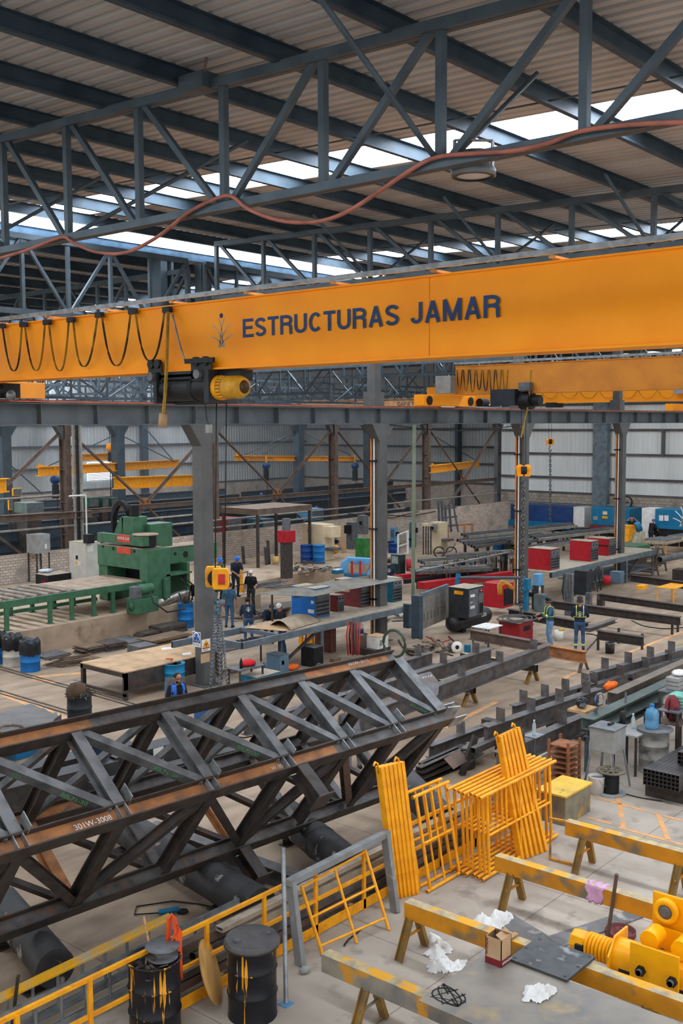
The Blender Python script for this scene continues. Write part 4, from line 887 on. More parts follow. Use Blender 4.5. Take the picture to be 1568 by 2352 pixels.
solo('stone_chunk', MB().ball(P(700, 2228, .04), (.09, .07, .06), 8, .2, 3), GREYP, 'small grey stone beside the foot of the doorway frame', 'stone')
# scaffold planks
def plank(a, b, w, th, label, hook, side):
    t = thing('scaffold_plank', label, 'plank', a, 0, 'yellow scaffold planks'); n = V((0, -1, 0))
    part('board', MB().ch(a, b, w, .05, .006, n, 1).bar(a + V((th * .5, 0, 0)), b + V((th * .5, 0, 0)), th, w * .96, n), YEL, t, True)
    if hook:
        d = (b - a).normalized(); part('hook', MB().path([b - d * .1, b + d * .06, b + d * .09 + V((-.06, .0, .01)), b + d * .06 + V((-.13, -.02, .0))], .018, 6), YEL, t, True)
    return t
for i in range(6):
    a = P(906 + 9 * i, 2064 - 2 * i); b = PY(868 + 9.5 * i, 1762 - 2.2 * i, 10.2); plank(a, b, .12, .08, 'yellow scaffold plank in the stack beside the grey doorway frame, %s from the left' % nth(i), i in (0, 5), 1)
for i in range(6):
    a = P(1193 + 11 * i, 1976 - 4 * i); b = PY(1143 + 8 * i, 1692 - 4 * i, 9.75); plank(a, b, .11, .085, 'yellow scaffold plank leaning on the frame stack, %s from the left' % nth(i), i in (0, 5), 1)
# scaffold frames
def sframe(a, b, dy, h, label, r=.029):
    t = thing('tube_scaffold', label, 'scaffold frame', (a + b) / 2, 0, 'yellow scaffold frames'); u = V((0, dy, h)); d = (b - a).normalized(); L = (b - a).length
    q = lambda s, v: a + d * s * L + u * v
    part('top_tube', MB().pipe(q(-.06, 1), q(1.06, 1), r), YEL, t, True); part('bottom_tube', MB().pipe(q(-.06, .02), q(1.06, .02), r), YEL, t, True)
    for s in (.04, .96): part('leg', MB().tube(q(s, .02), q(s, 1), r, 8), YEL, t, True)
    part('cross_tube', MB().tube(q(.04, .5), q(.96, .5), r * .8, 8), YEL, t, True)
    for s in (.3, .5, .7): part('rung', MB().tube(q(s, .5 if s != .5 else .02), q(s, 1), r * .7, 8), YEL, t, True)
    return t
sframe(P(985, 2050), P(1058, 2008), .3, 1.55, 'front one of the two loose yellow scaffold frames'); sframe(P(960, 2042), P(1040, 2000), .3, 1.55, 'rear one of the two loose yellow scaffold frames')
for i in range(7):
    y = 9.35 + .11 * i; sframe(V((14.75 + .03 * (i % 3), y, .03)), V((17.05 + .03 * (i % 2), y, .03)), .06, 1.42, 'yellow scaffold frame in the upright stack, %s from the front' % nth(i))
# tool chest
TC = M('chest_khaki', (136, 128, 108), .6, .1, (112, 106, 92), 3, c3=(206, 156, 36), sc3=1.4, lo3=.6, hi3=.7)
t = thing('tool_chest', 'khaki steel tool chest with a worn yellow lid on the floor', 'chest', (18.28, 9.8, 0))
part('body', MB().bx(17.76, 18.8, 9.5, 10.12, 0, .56), TC, t, True, .01); part('lid', MB().bx(17.73, 18.83, 9.47, 10.15, .56, .6), M('lid_yellow', (222, 180, 62), .6, 0, (190, 156, 70), 3, c3=(110, 100, 84), sc3=5, lo3=.62, hi3=.7), t, True, .006)
part('handle', MB().path([(17.75, 9.93, .42), (17.72, 9.93, .42), (17.72, 9.93, .3), (17.72, 9.7, .3), (17.72, 9.7, .42), (17.75, 9.7, .42)], .012, 6), GUN, t, True)
# ================= sawhorses =================
SAWY = M('sawhorse_yellow', (214, 142, 24), .55, 0, (180, 122, 34), 2.5, c3=(120, 110, 88), sc3=2.2, lo3=.56, hi3=.68)
def sawhorse(x, y0, y1, label, legs, h=.78, w=.17, d=.24, mat=SAWY):
    t = thing('sawhorse', label, 'sawhorse', (x, (y0 + y1) / 2, 0), 0, 'steel sawhorses')
    part('beam', MB().hol((x, y0, h - d / 2), (x, y1, h - d / 2), w, d, .012), mat, t, True, .008)
    part('top_plate', MB().bx(x - w / 2, x + w / 2, min(y0, y1), max(y0, y1), h, h + .006), M('sprayed_top', (190, 172, 130), .7, 0, (150, 140, 120), 5, c3=(220, 160, 40), sc3=2, lo3=.56, hi3=.62), t, True)
    for y in legs:
        for s in (-1, 1): part('leg', MB().ch((x + s * .06, y, h - d + .02), (x + s * .3, y + .02, 0), .12, .06, .012, V((0, 1, 0)), s), M('leg_khaki', (150, 116, 56), .6, 0, (120, 98, 62), 4), t, True)
        part('tie_bar', MB().bar((x - .2, y, .32), (x + .2, y, .32), .03, .03), mat, t, True)
    return t
sa = sawhorse(16.25, 8.65, 4.6, 'farthest yellow sawhorse beam, with a tall loop at its left end', (8.3, 6.6))
part('end_loop', MB().path([(16.25, 8.6, .76), (16.2, 8.95, .76), (16.2, 8.95, .02), (16.25, 8.4, .02)], .03, 4), SAWY, sa, True)
sawhorse(14.2, 8.8, 4.2, 'middle yellow sawhorse beam with a pink rag hanging on it', (8.5, 4.9))
sawhorse(11.95, 8.92, 3.6, 'yellow sawhorse beam under the dark bolt-hole plate', (8.82, 5.2))
sawhorse(10.05, 8.85, 3.8, 'nearest grey-yellow sawhorse beam at the bottom edge', (8.1, 5.2), mat=M('sawhorse_grey', (146, 138, 124), .55, 0, (112, 110, 108), 2.5, c3=(196, 138, 50), sc3=1.8, lo3=.6, hi3=.66))
# rag over the middle beam
mb = MB(); vs = []; fs = []; nu, nv = 16, 9; rr = random.Random(4); q = P(1372, 2030, .8)
for i in range(nu + 1):
    s = -.26 + .62 * i / nu
    for j in range(nv + 1):
        v = (j / nv - .5) * (.3 - .1 * abs(s)); z = .792 if abs(s + .0) < .1 else .792 - (abs(s) - .1); xo = max(-.1, min(.1, -s)) + .015 * math.sin(j * 2.1 + i)
        vs.append((14.2 + xo * 1.0, q.y + v + .02 * math.sin(i * 1.3), z + .012 * math.sin(j * 1.7)))
for i in range(nu):
    for j in range(nv): fs.append((i * (nv + 1) + j, i * (nv + 1) + j + 1, (i + 1) * (nv + 1) + j + 1, (i + 1) * (nv + 1) + j))
mb.add(vs, fs, True); o = solo('pink_rag', mb, M('rag_pink', (214, 168, 206), .9), 'lilac pink rag hung over the middle sawhorse beam', 'rag'); sm_ = o.modifiers.new('s', 'SOLIDIFY'); sm_.thickness = .012
solo('steel_rod', MB().tube(P(1394, 2158), PX(1416, 2008, 14.02), .028, 10), BROWNST, 'brown steel rod leaning on the middle sawhorse beam', 'rod')
solo('wood_block', MB().bar(V((14.2, 5.55, .83)), V((14.35, 5.4, .83)), .06, .09), WOOD, 'small timber offcut on the middle sawhorse beam', 'timber')
# ================= yellow electric hoist on the floor =================
HY = M('hoist_yellow', (250, 178, 10), .35, 0, (240, 166, 8), 3)
t = thing('electric_hoist', 'bright yellow electric hoist with trolley wheels lying at right', 'hoist', (13.1, 5.9, 0))
ax = (0, -1, 0); zc = .42; xh = 13.1; ym = 6.85
part('motor_cap', MB().lathe([(0, 0), (.15, 0), (.17, .03), (.17, .2), (.15, .24), (0, .24)], (xh, ym, zc), 8, ax, False), HY, t, True, .01)
mb = MB()
for k_ in range(7): mb.lathe([(.12, .24 + .055 * k_), (.18, .245 + .055 * k_), (.18, .27 + .055 * k_), (.12, .275 + .055 * k_)], (xh, ym, zc), 20, ax)
mb.tube((xh, ym - .2, zc), (xh, ym - .66, zc), .13, 16); part('cooling_fins', mb, HY, t, True)
part('terminal_box', MB().box((xh - .15, ym - .17, zc - .12), (.08, .12, .16)), BLACK, t, True, .01)
part('drum_housing', MB().tube((xh, ym - .66, zc), (xh, ym - 2.2, zc), .24, 24), HY, t, True); part('rope_drum', MB().tube((xh - .05, ym - .8, zc - .14), (xh - .05, ym - 2.2, zc - .14), .2, 20), BLACK, t, True)
part('end_flange', MB().poly([(xh - .3, ym - .66, .05), (xh + .28, ym - .66, .05), (xh + .28, ym - .66, .72), (xh - .1, ym - .66, .72), (xh - .3, ym - .66, .5)], .03, (0, -1, 0)), HY, t, True)
for x in (xh - .32, xh + .34):
    part('side_plate', MB().bx(x - .015, x + .015, ym - 1.68, ym - 1.0, .36, .84), HY, t, True, .01)
for y in (ym - 1.17, ym - 1.6):
    part('axle', MB().tube((xh - .44, y, .5), (xh + .4, y, .5), .045, 12), GUN, t, True); part('bolt', MB().lathe([(0, 0), (.07, 0), (.07, .05), (.04, .05), (.04, .1), (0, .1)], (xh - .34, y, .5), 6, (-1, 0, 0), False), BLACK, t, True)
    part('pulley', MB().tube((xh - .12, y, .82), (xh + .16, y, .82), .13, 18), HY, t, True)
part('trolley_plate', MB().bx(xh + .4, xh + .44, ym - 2.1, ym - .98, .7, 1.28), HY, t, True, .02)
for y in (ym - 1.2, ym - 1.68):
    part('trolley_wheel', MB().lathe([(0, 0), (.06, 0), (.06, .02), (.1, .02), (.1, .05), (.17, .05), (.18, .0), (.18, -.08), (0, -.08)], (xh + .36, y, 1.06), 24, (-1, 0, 0)), HY, t, True)
    part('wheel_bearing', MB().lathe([(0, 0), (.035, 0), (.07, .0), (.09, -.01), (.09, -.03), (0, -.03)], (xh + .3, y, 1.06), 16, (-1, 0, 0)), GUN, t, True)
mb = MB(); mb.bx(xh - .3, xh + .3, ym - .9, ym - .72, 0, .1); mb.bx(xh - .3, xh + .3, ym - 2.1, ym - 1.9, 0, .1); part('foot', mb, HY, t, True)
part('data_plate', MB().box((xh - .245, ym - 1.42, zc + .0), (.01, .14, .07)), GALV, t, True)
solo('red_pulley_wheel', MB().lathe([(.03, 0), (.2, 0), (.23, .03), (.23, .1), (.21, .1), (.2, .05), (.08, .04), (.07, .12), (.03, .12), (.03, 0)], P(1424, 2150, .02), 28), MAROON, 'maroon pulley wheel lying on the floor behind the yellow hoist', 'pulley')
# ================= sheets, plates and litter in the front corner =================
SHEET = M('sprayed_sheet', (150, 142, 130), .5, .15, (120, 118, 116), 1.2, c3=(186, 160, 110), sc3=1.5, lo3=.56, hi3=.75)
t = thing('steel_sheet', 'large grey steel sheet with black spray scribble across two sawhorses', 'sheet', (10.7, 6.1, .79))
part('plate', MB().bx(9.86, 11.42, 4.6, 7.2, .79, .797), SHEET, t, True)
mb = MB(); c = P(1030, 2288, .8)
for k_ in range(3): mb.path([c + V((.16 * math.cos(g + k_) + .02 * k_, .22 * math.sin(g * 1.0 + k_ * 1.7), 0)) for g in [i * .42 for i in range(15)]], .013, 4, flat=.002)
mb.path([c + V((.2 * math.cos(g * 2.4), .24 * math.sin(g * 2.4), 0)) for g in range(6)], .013, 4, flat=.002)
part('spray_scribble', mb, RUBBER, t, True, kind='stuff')
mb = MB(); mb.bx(11.36, 12.12, 6.02, 6.86, .8, .832)
t = thing('bolt_plate', 'dark square plate with six bolt holes resting on a sawhorse', 'plate', (11.74, 6.44, .8)); part('plate', mb, M('plate_dark', (78, 80, 82), .45, .3, (60, 62, 64), 4, c3=(140, 142, 140), sc3=5, lo3=.6, hi3=.7), t, True)
mb = MB()
for x, y in ((11.42, 6.8), (11.74, 6.82), (12.06, 6.8), (11.42, 6.08), (11.74, 6.07), (12.06, 6.08)): mb.tube((x, y, .8325), (x, y, .8335), .022, 10)
part('bolt_hole', mb, BLACK, t, True)
solo('flat_bar_offcut', MB().bar(V((11.45, 7.2, .81)), V((12.05, 7.15, .81)), .08, .02), WOOD, 'small flat offcut lying beside the open cardboard box', 'offcut')
t = thing('cardboard_box', 'open tall cardboard box with a dark red printed band', 'box', (11.26, 6.95, .797)); bz = .797
x0, x1, y0, y1 = 11.14, 11.38, 6.83, 7.07
mb = MB(); 
for (a, b, c, d_) in ((x0, x0 + .01, y0, y1), (x1 - .01, x1, y0, y1), (x0, x1, y0, y0 + .01), (x0, x1, y1 - .01, y1)): mb.bx(a, b, c, d_, bz, bz + .36)
mb.bx(x0, x1, y0, y1, bz, bz + .01); part('carton', mb, CARD, t, True)
mb = MB(); mb.poly([(x0, y0, bz + .36), (x1, y0, bz + .36), (x1, y0 + .09, bz + .41), (x0, y0 + .09, bz + .41)], .008); mb.poly([(x1, y0, bz + .36), (x1, y1, bz + .36), (x1 - .1, y1, bz + .42), (x1 - .1, y0, bz + .42)], .008); part('flap', mb, CARD, t, True)
part('red_band', MB().bx(x0 - .002, x1 + .002, y0 - .002, y1 + .002, bz + .002, bz + .09), M('carton_red', (124, 34, 44), .7), t, True, label='dark red band')
part('lettering', text_mb('HYUNDAI', .05, TY((x0 + .02, y0 - .004, bz + .03))), WHITE, t, True); part('lettering', text_mb('HYUNDAI', .05, TM((x0 - .004, y1 - .04, bz + .12), Z, (0, 1, 0))), MAROON, t, True)
BAG = M('white_plastic', (226, 226, 224), .4, 0, (206, 206, 204), 8)
def bag(px, py, z, s, label, seed):
    rr = random.Random(seed); p = P(px, py, z); mb = MB()
    for k_ in range(3):
        n = 13; vs = []; fs = []; cx, cy = rr.uniform(-.3, .3), rr.uniform(-.25, .25); sx, sy = s[0] * rr.uniform(.45, .8), s[1] * rr.uniform(.5, .85); ph = [rr.uniform(0, 6) for _ in range(6)]
        for i in range(n):
            for j in range(n):
                u, v = i / (n - 1) - .5, j / (n - 1) - .5; r = math.hypot(u, v) * 2; edge = 1 + .18 * math.sin(3 * math.atan2(v, u) + ph[0]) + .1 * math.sin(7 * math.atan2(v, u) + ph[1])
                h = max(0, 1 - r * r) * (.65 + .35 * math.sin(9 * u + ph[2]) * math.sin(8 * v + ph[3]) + .25 * math.sin(17 * u + 13 * v + ph[4])); vs.append((p.x + cx * s[0] + u * edge * sx, p.y + cy * s[1] + v * edge * sy, z + .004 + h * s[2] * .8))
        for i in range(n - 1):
            for j in range(n - 1):
                if math.hypot((i + .5) / (n - 1) - .5, (j + .5) / (n - 1) - .5) < .5: fs.append((i * n + j, i * n + j + 1, (i + 1) * n + j + 1, (i + 1) * n + j))
        mb.add(vs, fs, True)
    o = solo('plastic_bag', mb, BAG, label, 'plastic bag')
bag(1130, 2128, 0, (.8, .6, .26), 'crumpled white plastic bag behind the cardboard box', 1); bag(998, 2180, 0, (.5, .5, .22), 'small white plastic bag under the sawhorse beam', 2)
bag(1005, 2222, 0, (.4, .36, .18), 'white plastic bag left of the white strip', 3); bag(1055, 2216, 0, (.55, .2, .09), 'twisted white plastic strip on the floor', 4); bag(1230, 2288, .8, (.55, .34, .15), 'white plastic bag on the steel sheet', 5)
GRF = M('floor_sheet', (116, 116, 116), .55, .15, (96, 96, 98), 2, c3=(170, 166, 158), sc3=3, lo3=.58, hi3=.7)
def flat(name, pxs, mat, label, cat, z=.0, t=.008, group=None): return solo(name, MB().poly([P(*p, z) for p in pxs], t, (0, 0, 1)), mat, label, cat, group)
flat('floor_sheet', [(1140, 2112), (1172, 2098), (1275, 2160), (1215, 2172)], GRF, 'grey steel sheet on the floor behind the cardboard box', 'sheet')
flat('floor_sheet', [(1255, 2152), (1470, 2082), (1500, 2098), (1290, 2176)], GRF, 'long grey steel sheet on the floor pointing to the maroon pulley', 'sheet', .01)
flat('rubber_mat', [(1330, 2352), (1420, 2300), (1440, 2320), (1375, 2365)], GRF, 'grey mat on the floor at the bottom right', 'mat')
# orange floor paint
OFM = M('floor_paint_orange', (226, 160, 92), .8, 0, (196, 152, 110), 5, c3=(176, 152, 130), sc3=3, lo3=.5, hi3=.6)
def paint(k_, pts, w=.1):
    mb = MB()
    for a, b in pts: a, b = P(*a, .003), P(*b, .003); mb.bar(a, b, w, .004)
    struct('trim_%d' % k_, mb, OFM)
paint(1, [((1345, 1826), (1568, 1885)), ((1420, 1832), (1432, 1905)), ((1510, 1868), (1535, 1930)), ((1420, 1900), (1568, 1940)), ((1350, 1878), (1405, 1892))], .1)
paint(2, [((0, 1592), (150, 1650)), ((75, 1555), (200, 1545)), ((75, 1560), (130, 1568))], .25); paint(3, [((1020, 1672), (1140, 1612)), ((1290, 1560), (1330, 1540)), ((1440, 1500), (1568, 1450))], .16)
paint(4, [((930, 1775), (1060, 1815)), ((520, 1770), (600, 1790)), ((700, 1815), (740, 1840))], .2)
# floor rails
for k_, (a, b) in enumerate((((0, 1535), (420, 1652)), ((0, 1590), (240, 1662)))):
    a, b = P(*a), P(*b); d = (b - a).normalized(); mb = MB()
    for o in (-.09, .09): s = V((-d.y, d.x, 0)) * o; mb.bar(a + s - d * 3 + Z * .01, b + s + Z * .01, .05, .03)
    struct('trim_%d' % (5 + k_), mb, M('floor_rail', (104, 92, 82), .7, .1))
# ================= generic box-like things placed by their nearest bottom corner =================
def boxdims(px0, px1, pyb, pyt, asp, z):
    p = P((px0 + px1) / 2, pyb, z)
    for _ in range(6):
        s = sc(p); w = (px1 - px0) / s; wy = w / (.65 * asp + .76); wx = wy * asp; pc = px0 + wy * .76 * s; p = P(pc, pyb, z)
    h = PD(pc, pyt, p).z - z
    return p, wx, wy, h
def cab(name, label, cat, px0, px1, pyb, pyt, mat, asp=1., z=0., group=None, top=None, body='body', bev=.012, legs=0., legmat=None):
    p, wx, wy, h = boxdims(px0, px1, pyb, pyt, asp, z)
    t = thing(name, label, cat, (p.x + wx / 2, p.y + wy / 2, z), 0, group); t_ = (p, wx, wy, h, z)
    part(body, MB().bx(p.x, p.x + wx, p.y, p.y + wy, z + legs, z + h), mat, t, True, bev)
    if top: part('top', MB().bx(p.x - .01, p.x + wx + .01, p.y - .01, p.y + wy + .01, z + h, z + h + .012), top, t, True)
    if legs:
        for a in (.03, wx - .07):
            for b in (.03, wy - .07): part('leg', MB().bx(p.x + a, p.x + a + .05, p.y + b, p.y + b + .05, z, z + legs), legmat or MILLD, t, True)
    t['_d'] = 0; del t['_d']; return t, t_
def face(tt, side, u0, u1, v0, v1, mat, name, d=.012, lab=None, par=None):
    t, (p, wx, wy, h, z) = tt
    if side == 'L': mb = MB().bx(p.x - d, p.x + .002, p.y + wy * (1 - u1), p.y + wy * (1 - u0), z + h * v0, z + h * v1)
    else: mb = MB().bx(p.x + wx * u0, p.x + wx * u1, p.y - d, p.y + .002, z + h * v0, z + h * v1)
    return part(name, mb, mat, par or t, True, 0, lab)
def ftext(tt, side, u, v, txt, size, mat, bold=0):
    t, (p, wx, wy, h, z) = tt
    T = TX((p.x - .014, p.y + wy * (1 - u), z + h * v)) if side == 'L' else TY((p.x + wx * u, p.y - .014, z + h * v))
    return part('lettering', text_mb(txt, size, T, bold), mat, t, True)
# ---- I-beams given by the pixels of the two ends of their top face
def beam(a, b, z, h, w, label, mat=MILL, clips=0, group='fabricated beams', name='steel_beam', kind='I', cl_h=.3, z2=None):
    p, q = P(*a, z), P(*b, z if z2 is None else z2); t = thing(name, label, 'beam', ((p.x + q.x) / 2, (p.y + q.y) / 2, z - h), 0, group); o = V((0, 0, -h / 2))
    mb = MB()
    if kind == 'I': mb.ib(p + o, q + o, h, w, .014, .02)
    elif kind == 'B': mb.hol(p + o, q + o, w, h, .012)
    else: mb.ch(p + o, q + o, h, w, .016, Z, 1)
    part('section', mb, mat, t, True); d = (q - p).normalized(); s = V((-d.y, d.x, 0)).normalized()
    for i in range(clips):
        c = lerp(p, q, (i + .5) / clips); mb = MB(); mb.bar(c + V((0, 0, -.02)), c + V((0, 0, cl_h)), .012, .24, s); mb.bar(c + d * .07 + V((0, 0, 0)), c + d * .07 + V((0, 0, cl_h * .9)), .14, .012, s)
        part('clip_plate', mb, MILL, t, True)
    return t
def trestle(x, y0, y1, h, label, mat=MILLD, legs=None): return sawhorse(x, y0, y1, label, legs or (y0 - .25, y1 + .25), h, .14, .22, mat)
# right-hand beam lot
beam((1112, 1668), (1375, 1580), 1.0, .42, .24, 'long clip-plated beam in the right lot, near end beside the leaning planks', MILL, 4)
beam((1140, 1728), (1335, 1642), .8, .42, .24, 'clip-plated beam in front of the right lot carrying a bottle', MILL, 2)
beam((1176, 1620), (1365, 1566), .85, .34, .2, 'clip-plated beam behind the long right-lot beam', MILL, 4)
beam((1361, 1543), (1610, 1478), 1.0, .34, .22, 'far clip-plated beam reaching the right edge behind the channels', MILL, 5)
beam((1330, 1582), (1610, 1492), .8, .3, .2, 'lower clip-plated beam under the far one at the right edge', MILL, 5)
beam((985, 1712), (1125, 1660), .5, .3, .2, 'low beam at the left end of the right lot', MILL, 1)
beam((1075, 1708), (1190, 1672), .42, .2, .2, 'rust-brown plate girder piece low in the right lot', BROWNST, 0)
beam((1394, 1589), (1620, 1489), 1.3, .3, .26, 'big dusty channel holding an orange cloth', M('dusty_steel', (128, 118, 106), .65, .15, (108, 100, 92), 3), 0, 'stacked channels', 'steel_channel', 'C')
GRNST = M('greenish_steel', (92, 104, 100), .6, .15, (74, 86, 84), 3, c3=(128, 122, 110), sc3=3, lo3=.6, hi3=.72)
beam((1335, 1648), (1560, 1543), 1.22, .26, .3, 'greenish channel just below the dusty one', GRNST, 0, 'stacked channels', 'steel_channel', 'C')
beam((1346, 1674), (1500, 1596), .98, .2, .3, 'lower greenish channel above the grey cabinet on legs', GRNST, 0, 'stacked channels', 'steel_channel', 'C')
t = beam((1343, 1692), (1500, 1613), .82, .12, .1, 'grey bench rail below the greenish channels', DGREY, 0, 'stacked channels', 'bench_frame', 'B')
for px, py in ((1347, 1692), (1495, 1616)): q = P(px, py, .8); part('leg', MB().bar(q, V((q.x, q.y, 0)), .07, .07), DGREY, t, True)
q0 = P(1394, 1640, 0); q1 = P(1560, 1560, 0)
for i, u in enumerate((.08, .5, .95)):
    q = lerp(P(1394, 1589, 1.3), P(1620, 1489, 1.3), u); solo('rack_stand', MB().bx(q.x - .06, q.x + .06, q.y - .9, q.y + .25, .86, .98).bx(q.x - .06, q.x + .06, q.y - .06, q.y + .06, 0, .9).bx(q.x - .06, q.x + .06, q.y - .86, q.y - .74, 0, .9), DGREY, 'steel stand under the stacked channels, %s from the left' % nth(i), 'stand', 'stands of the channels')
for i, (px, py) in enumerate(((1150, 1690), (1330, 1625), (1185, 1745), (1300, 1690))):
    q = P(px, py, 0); solo('beam_block', MB().bx(q.x - .12, q.x + .12, q.y - .5, q.y + .5, 0, .36), MILLD, 'dark block under the right-lot beams, %s of four' % nth(i), 'block', 'blocks under the right lot')
for i in range(6):
    a, b = (948 + 6 * (i % 3), 1790 - 9 * i + 6 * (i // 3)), (1050 + 8 * (i % 2), 1748 - 9 * i + 5 * (i // 3))
    beam(a, b, .12 + .13 * (i // 2), .12, .16, 'short channel offcut in the floor pile by the first scaffold planks, %s from the front' % nth(i), MILLD, 0, 'channel offcuts', 'channel_offcut', 'C')
p = P(1030, 1755, .42); solo('bent_plate', MB().bar(p, p + V((.75, .1, 0)), .3, .012, V((0, -.5, .6))), BROWNST, 'bent brown plate on top of the channel offcut pile', 'plate')
p = P(1075, 1768); t = thing('beam_stub', 'short T-shaped beam stub standing by the offcut pile', 'beam', p); part('section', MB().ib(p + V((-.1, 0, .35)), p + V((.65, .15, .35)), .3, .25, .02, .03), MILL, t, True); part('foot', MB().bx(p.x - .05, p.x + .2, p.y - .05, p.y + .05, 0, .25), MILLD, t, True)
t = thing('prop_post', 'dark square prop post with a bracket leaning at the end of the long right-lot beam', 'post', P(1052, 1790)); part('tube', MB().hol(P(1060, 1780), P(1092, 1690, .85), .12, .12), MILLD, t, True); part('arm', MB().hol(P(1085, 1725, .7), P(1180, 1682, .75), .14, .14), MILLD, t, True)
# rusty step rack
RUSTB = M('rust_brown', (150, 92, 58), .75, .1, (112, 78, 58), 5)
x0, x1, y0, y1 = 19.35, 19.85, 10.3, 10.75
t = thing('shelf_rack', 'rusty narrow rack of many shelves beside the grey cabinet on legs', 'rack', (19.6, 10.5, 0))
for x in (x0, x1):
    for y in (y0, y1): part('post', MB().bx(x - .025, x + .025, y - .025, y + .025, 0, 1.1), RUSTB, t, True)
for i in range(9): part('shelf', MB().bx(x0, x1, y0 - .02, y1, .06 + .115 * i, .085 + .115 * i), RUSTB, t, True)
t = thing('low_rail', 'short grey rail with a red post behind the tool chest', 'railing', P(1260, 1800)); a, b, c = P(1232, 1850), P(1232, 1742, .55), P(1273, 1722, .62)
part('rail_bar', MB().bar(b, c, .06, .05), GREYP, t, True); part('rail_bar', MB().bar(b - Z * .35, c - Z * .35, .06, .05), GREYP, t, True); part('red_post', MB().bar(c, V((c.x, c.y, 0)), .06, .06), RED, t, True, label='red post'); part('post', MB().bar(b, V((b.x, b.y, 0)), .06, .06), GREYP, t, True)
solo('plastic_bottle', MB().lathe([(0, 0), (.05, 0), (.05, .18), (.02, .24), (.02, .27), (0, .27)], P(1300, 1808, .0), 12).lathe([(.02, .27), (.03, .3), (0, .3)], P(1300, 1808, .0), 10), GLASS, 'clear bottle standing beside the tool chest', 'bottle')
# grey cabinet on legs, bucket, reel table
q = V((20.05, 9.62, 0)); t = thing('box_cabinet', 'plain grey steel box cabinet on four thin legs', 'cabinet', q)
part('body', MB().bx(q.x, q.x + .56, q.y, q.y + .56, .82, 1.3), GREYP, t, True, .01); part('lid', MB().bx(q.x - .02, q.x + .58, q.y - .02, q.y + .58, 1.3, 1.33), GUN, t, True); part('handle', MB().bx(q.x + .3, q.x + .5, q.y + .24, q.y + .3, 1.33, 1.37), BLACK, t, True)
for sx, sy in ((0, 0), (1, 0), (0, 1), (1, 1)): part('leg', MB().an((q.x + .05 + .46 * sx, q.y + .05 + .46 * sy, .82), (q.x - .06 + .68 * sx, q.y - .06 + .68 * sy, 0), .045, .008), GALV, t, True)
q = P(1369, 1822); t = thing('paint_bucket', 'white paint-streaked bucket on the floor beside the grey cabinet legs', 'bucket', q)
part('pail', MB().lathe([(0, 0), (.15, 0), (.17, .36), (.175, .37), (.165, .38), (.145, .05), (0, .05)], q, 22), M('bucket_white', (220, 218, 214), .45, 0, (200, 198, 196), 3, c3=(150, 140, 140), sc3=4, lo3=.6, hi3=.7), t, True); part('bail', MB().path([q + V((-.12, -.12, .34)), q + V((-.06, -.2, .2)), q + V((.06, -.2, .2)), q + V((.14, -.1, .34))], .006, 5), GALV, t, True)
solo('bucket_paint', MB().lathe([(0, 0), (.158, 0), (.158, .02), (0, .02)], q + V((0, 0, .3)), 20), M('paint_grey', (170, 166, 164), .5), 'grey paint skin inside the white bucket', 'paint')
q = P(1402, 1822); t = thing('reel_table', 'round perforated iron plate on a black can, used as a stool', 'stool', q)
mb = MB(); mb.lathe([(.22, .47), (.3, .47), (.3, .5), (.22, .5), (.22, .47)], q, 24); mb.lathe([(0, .475), (.07, .475), (.07, .495), (0, .495)], q, 14)
for k_ in range(8): g = k_ * math.pi / 4; mb.bar(q + V((math.cos(g) * .05, math.sin(g) * .05, .485)), q + V((math.cos(g) * .24, math.sin(g) * .24, .485)), .035, .02)
part('grate', mb, M('grate_khaki', (120, 112, 96), .7), t, True); part('can', MB().tube(q + V((0, 0, .03)), q + V((0, 0, .47)), .17, 18), BLACK, t, True); part('base_disc', MB().tube(q, q + V((0, 0, .03)), .31, 24), GREYP, t, True)
# grey drum table with water jug
q = P(1500, 1770); d = drum(q, 'weathered grey drum carrying a loose round lid and a water jug', M('drum_grey', (158, 158, 152), .6, .1, (120, 122, 120), 4, c3=(84, 84, 84), sc3=4, lo3=.58, hi3=.7), .33, .93)
solo('round_lid', MB().lathe([(0, .94), (.4, .94), (.4, .955), (0, .96)], q + V((.04, .0, 0)), 30), GUN, 'loose grey round lid on the weathered drum', 'lid')
j = q + V((-.02, .05, .965)); t = thing('water_jug', 'blue transparent water jug standing on the drum lid', 'jug', j)
JUG = M('jug_blue', (96, 164, 206), .12, 0, (84, 150, 196), 3, alpha=.55)
part('jug_body', MB().lathe([(0, 0), (.14, 0), (.155, .03), (.155, .16), (.145, .19), (.155, .22), (.155, .34), (.12, .42), (.05, .45), (.045, .5), (0, .5)], j, 22), JUG, t, True); part('cap', MB().tube(j + V((0, 0, .49)), j + V((0, 0, .54)), .05, 14), BLUE, t, True)
# side tables at the right edge
def table(label, px0, px1, py0, z, mat, wx, wy, leg=MILLD, cat='table', name='work_table', group=None, th=.03):
    q = P((px0 + px1) / 2, py0, z); t = thing(name, label, cat, (q.x, q.y, 0), 0, group)
    part('tabletop', MB().bx(q.x - wx / 2, q.x + wx / 2, q.y - wy / 2, q.y + wy / 2, z - th, z), mat, t, True)
    for sx in (-1, 1):
        for sy in (-1, 1): part('leg', MB().bar((q.x + sx * (wx / 2 - .04), q.y + sy * (wy / 2 - .04), z - th), (q.x + sx * (wx / 2 - .04), q.y + sy * (wy / 2 - .04), 0), .045, .045), leg, t, True)
    return t, q
t, q = table('brown stool table with a maroon backpack beside the water jug', 1512, 1575, 1655, .95, BROWNST, .6, .6)
b = V((q.x - .02, q.y, .95)); t = thing('backpack', 'dark red backpack slumped on the brown stool table', 'backpack', b)
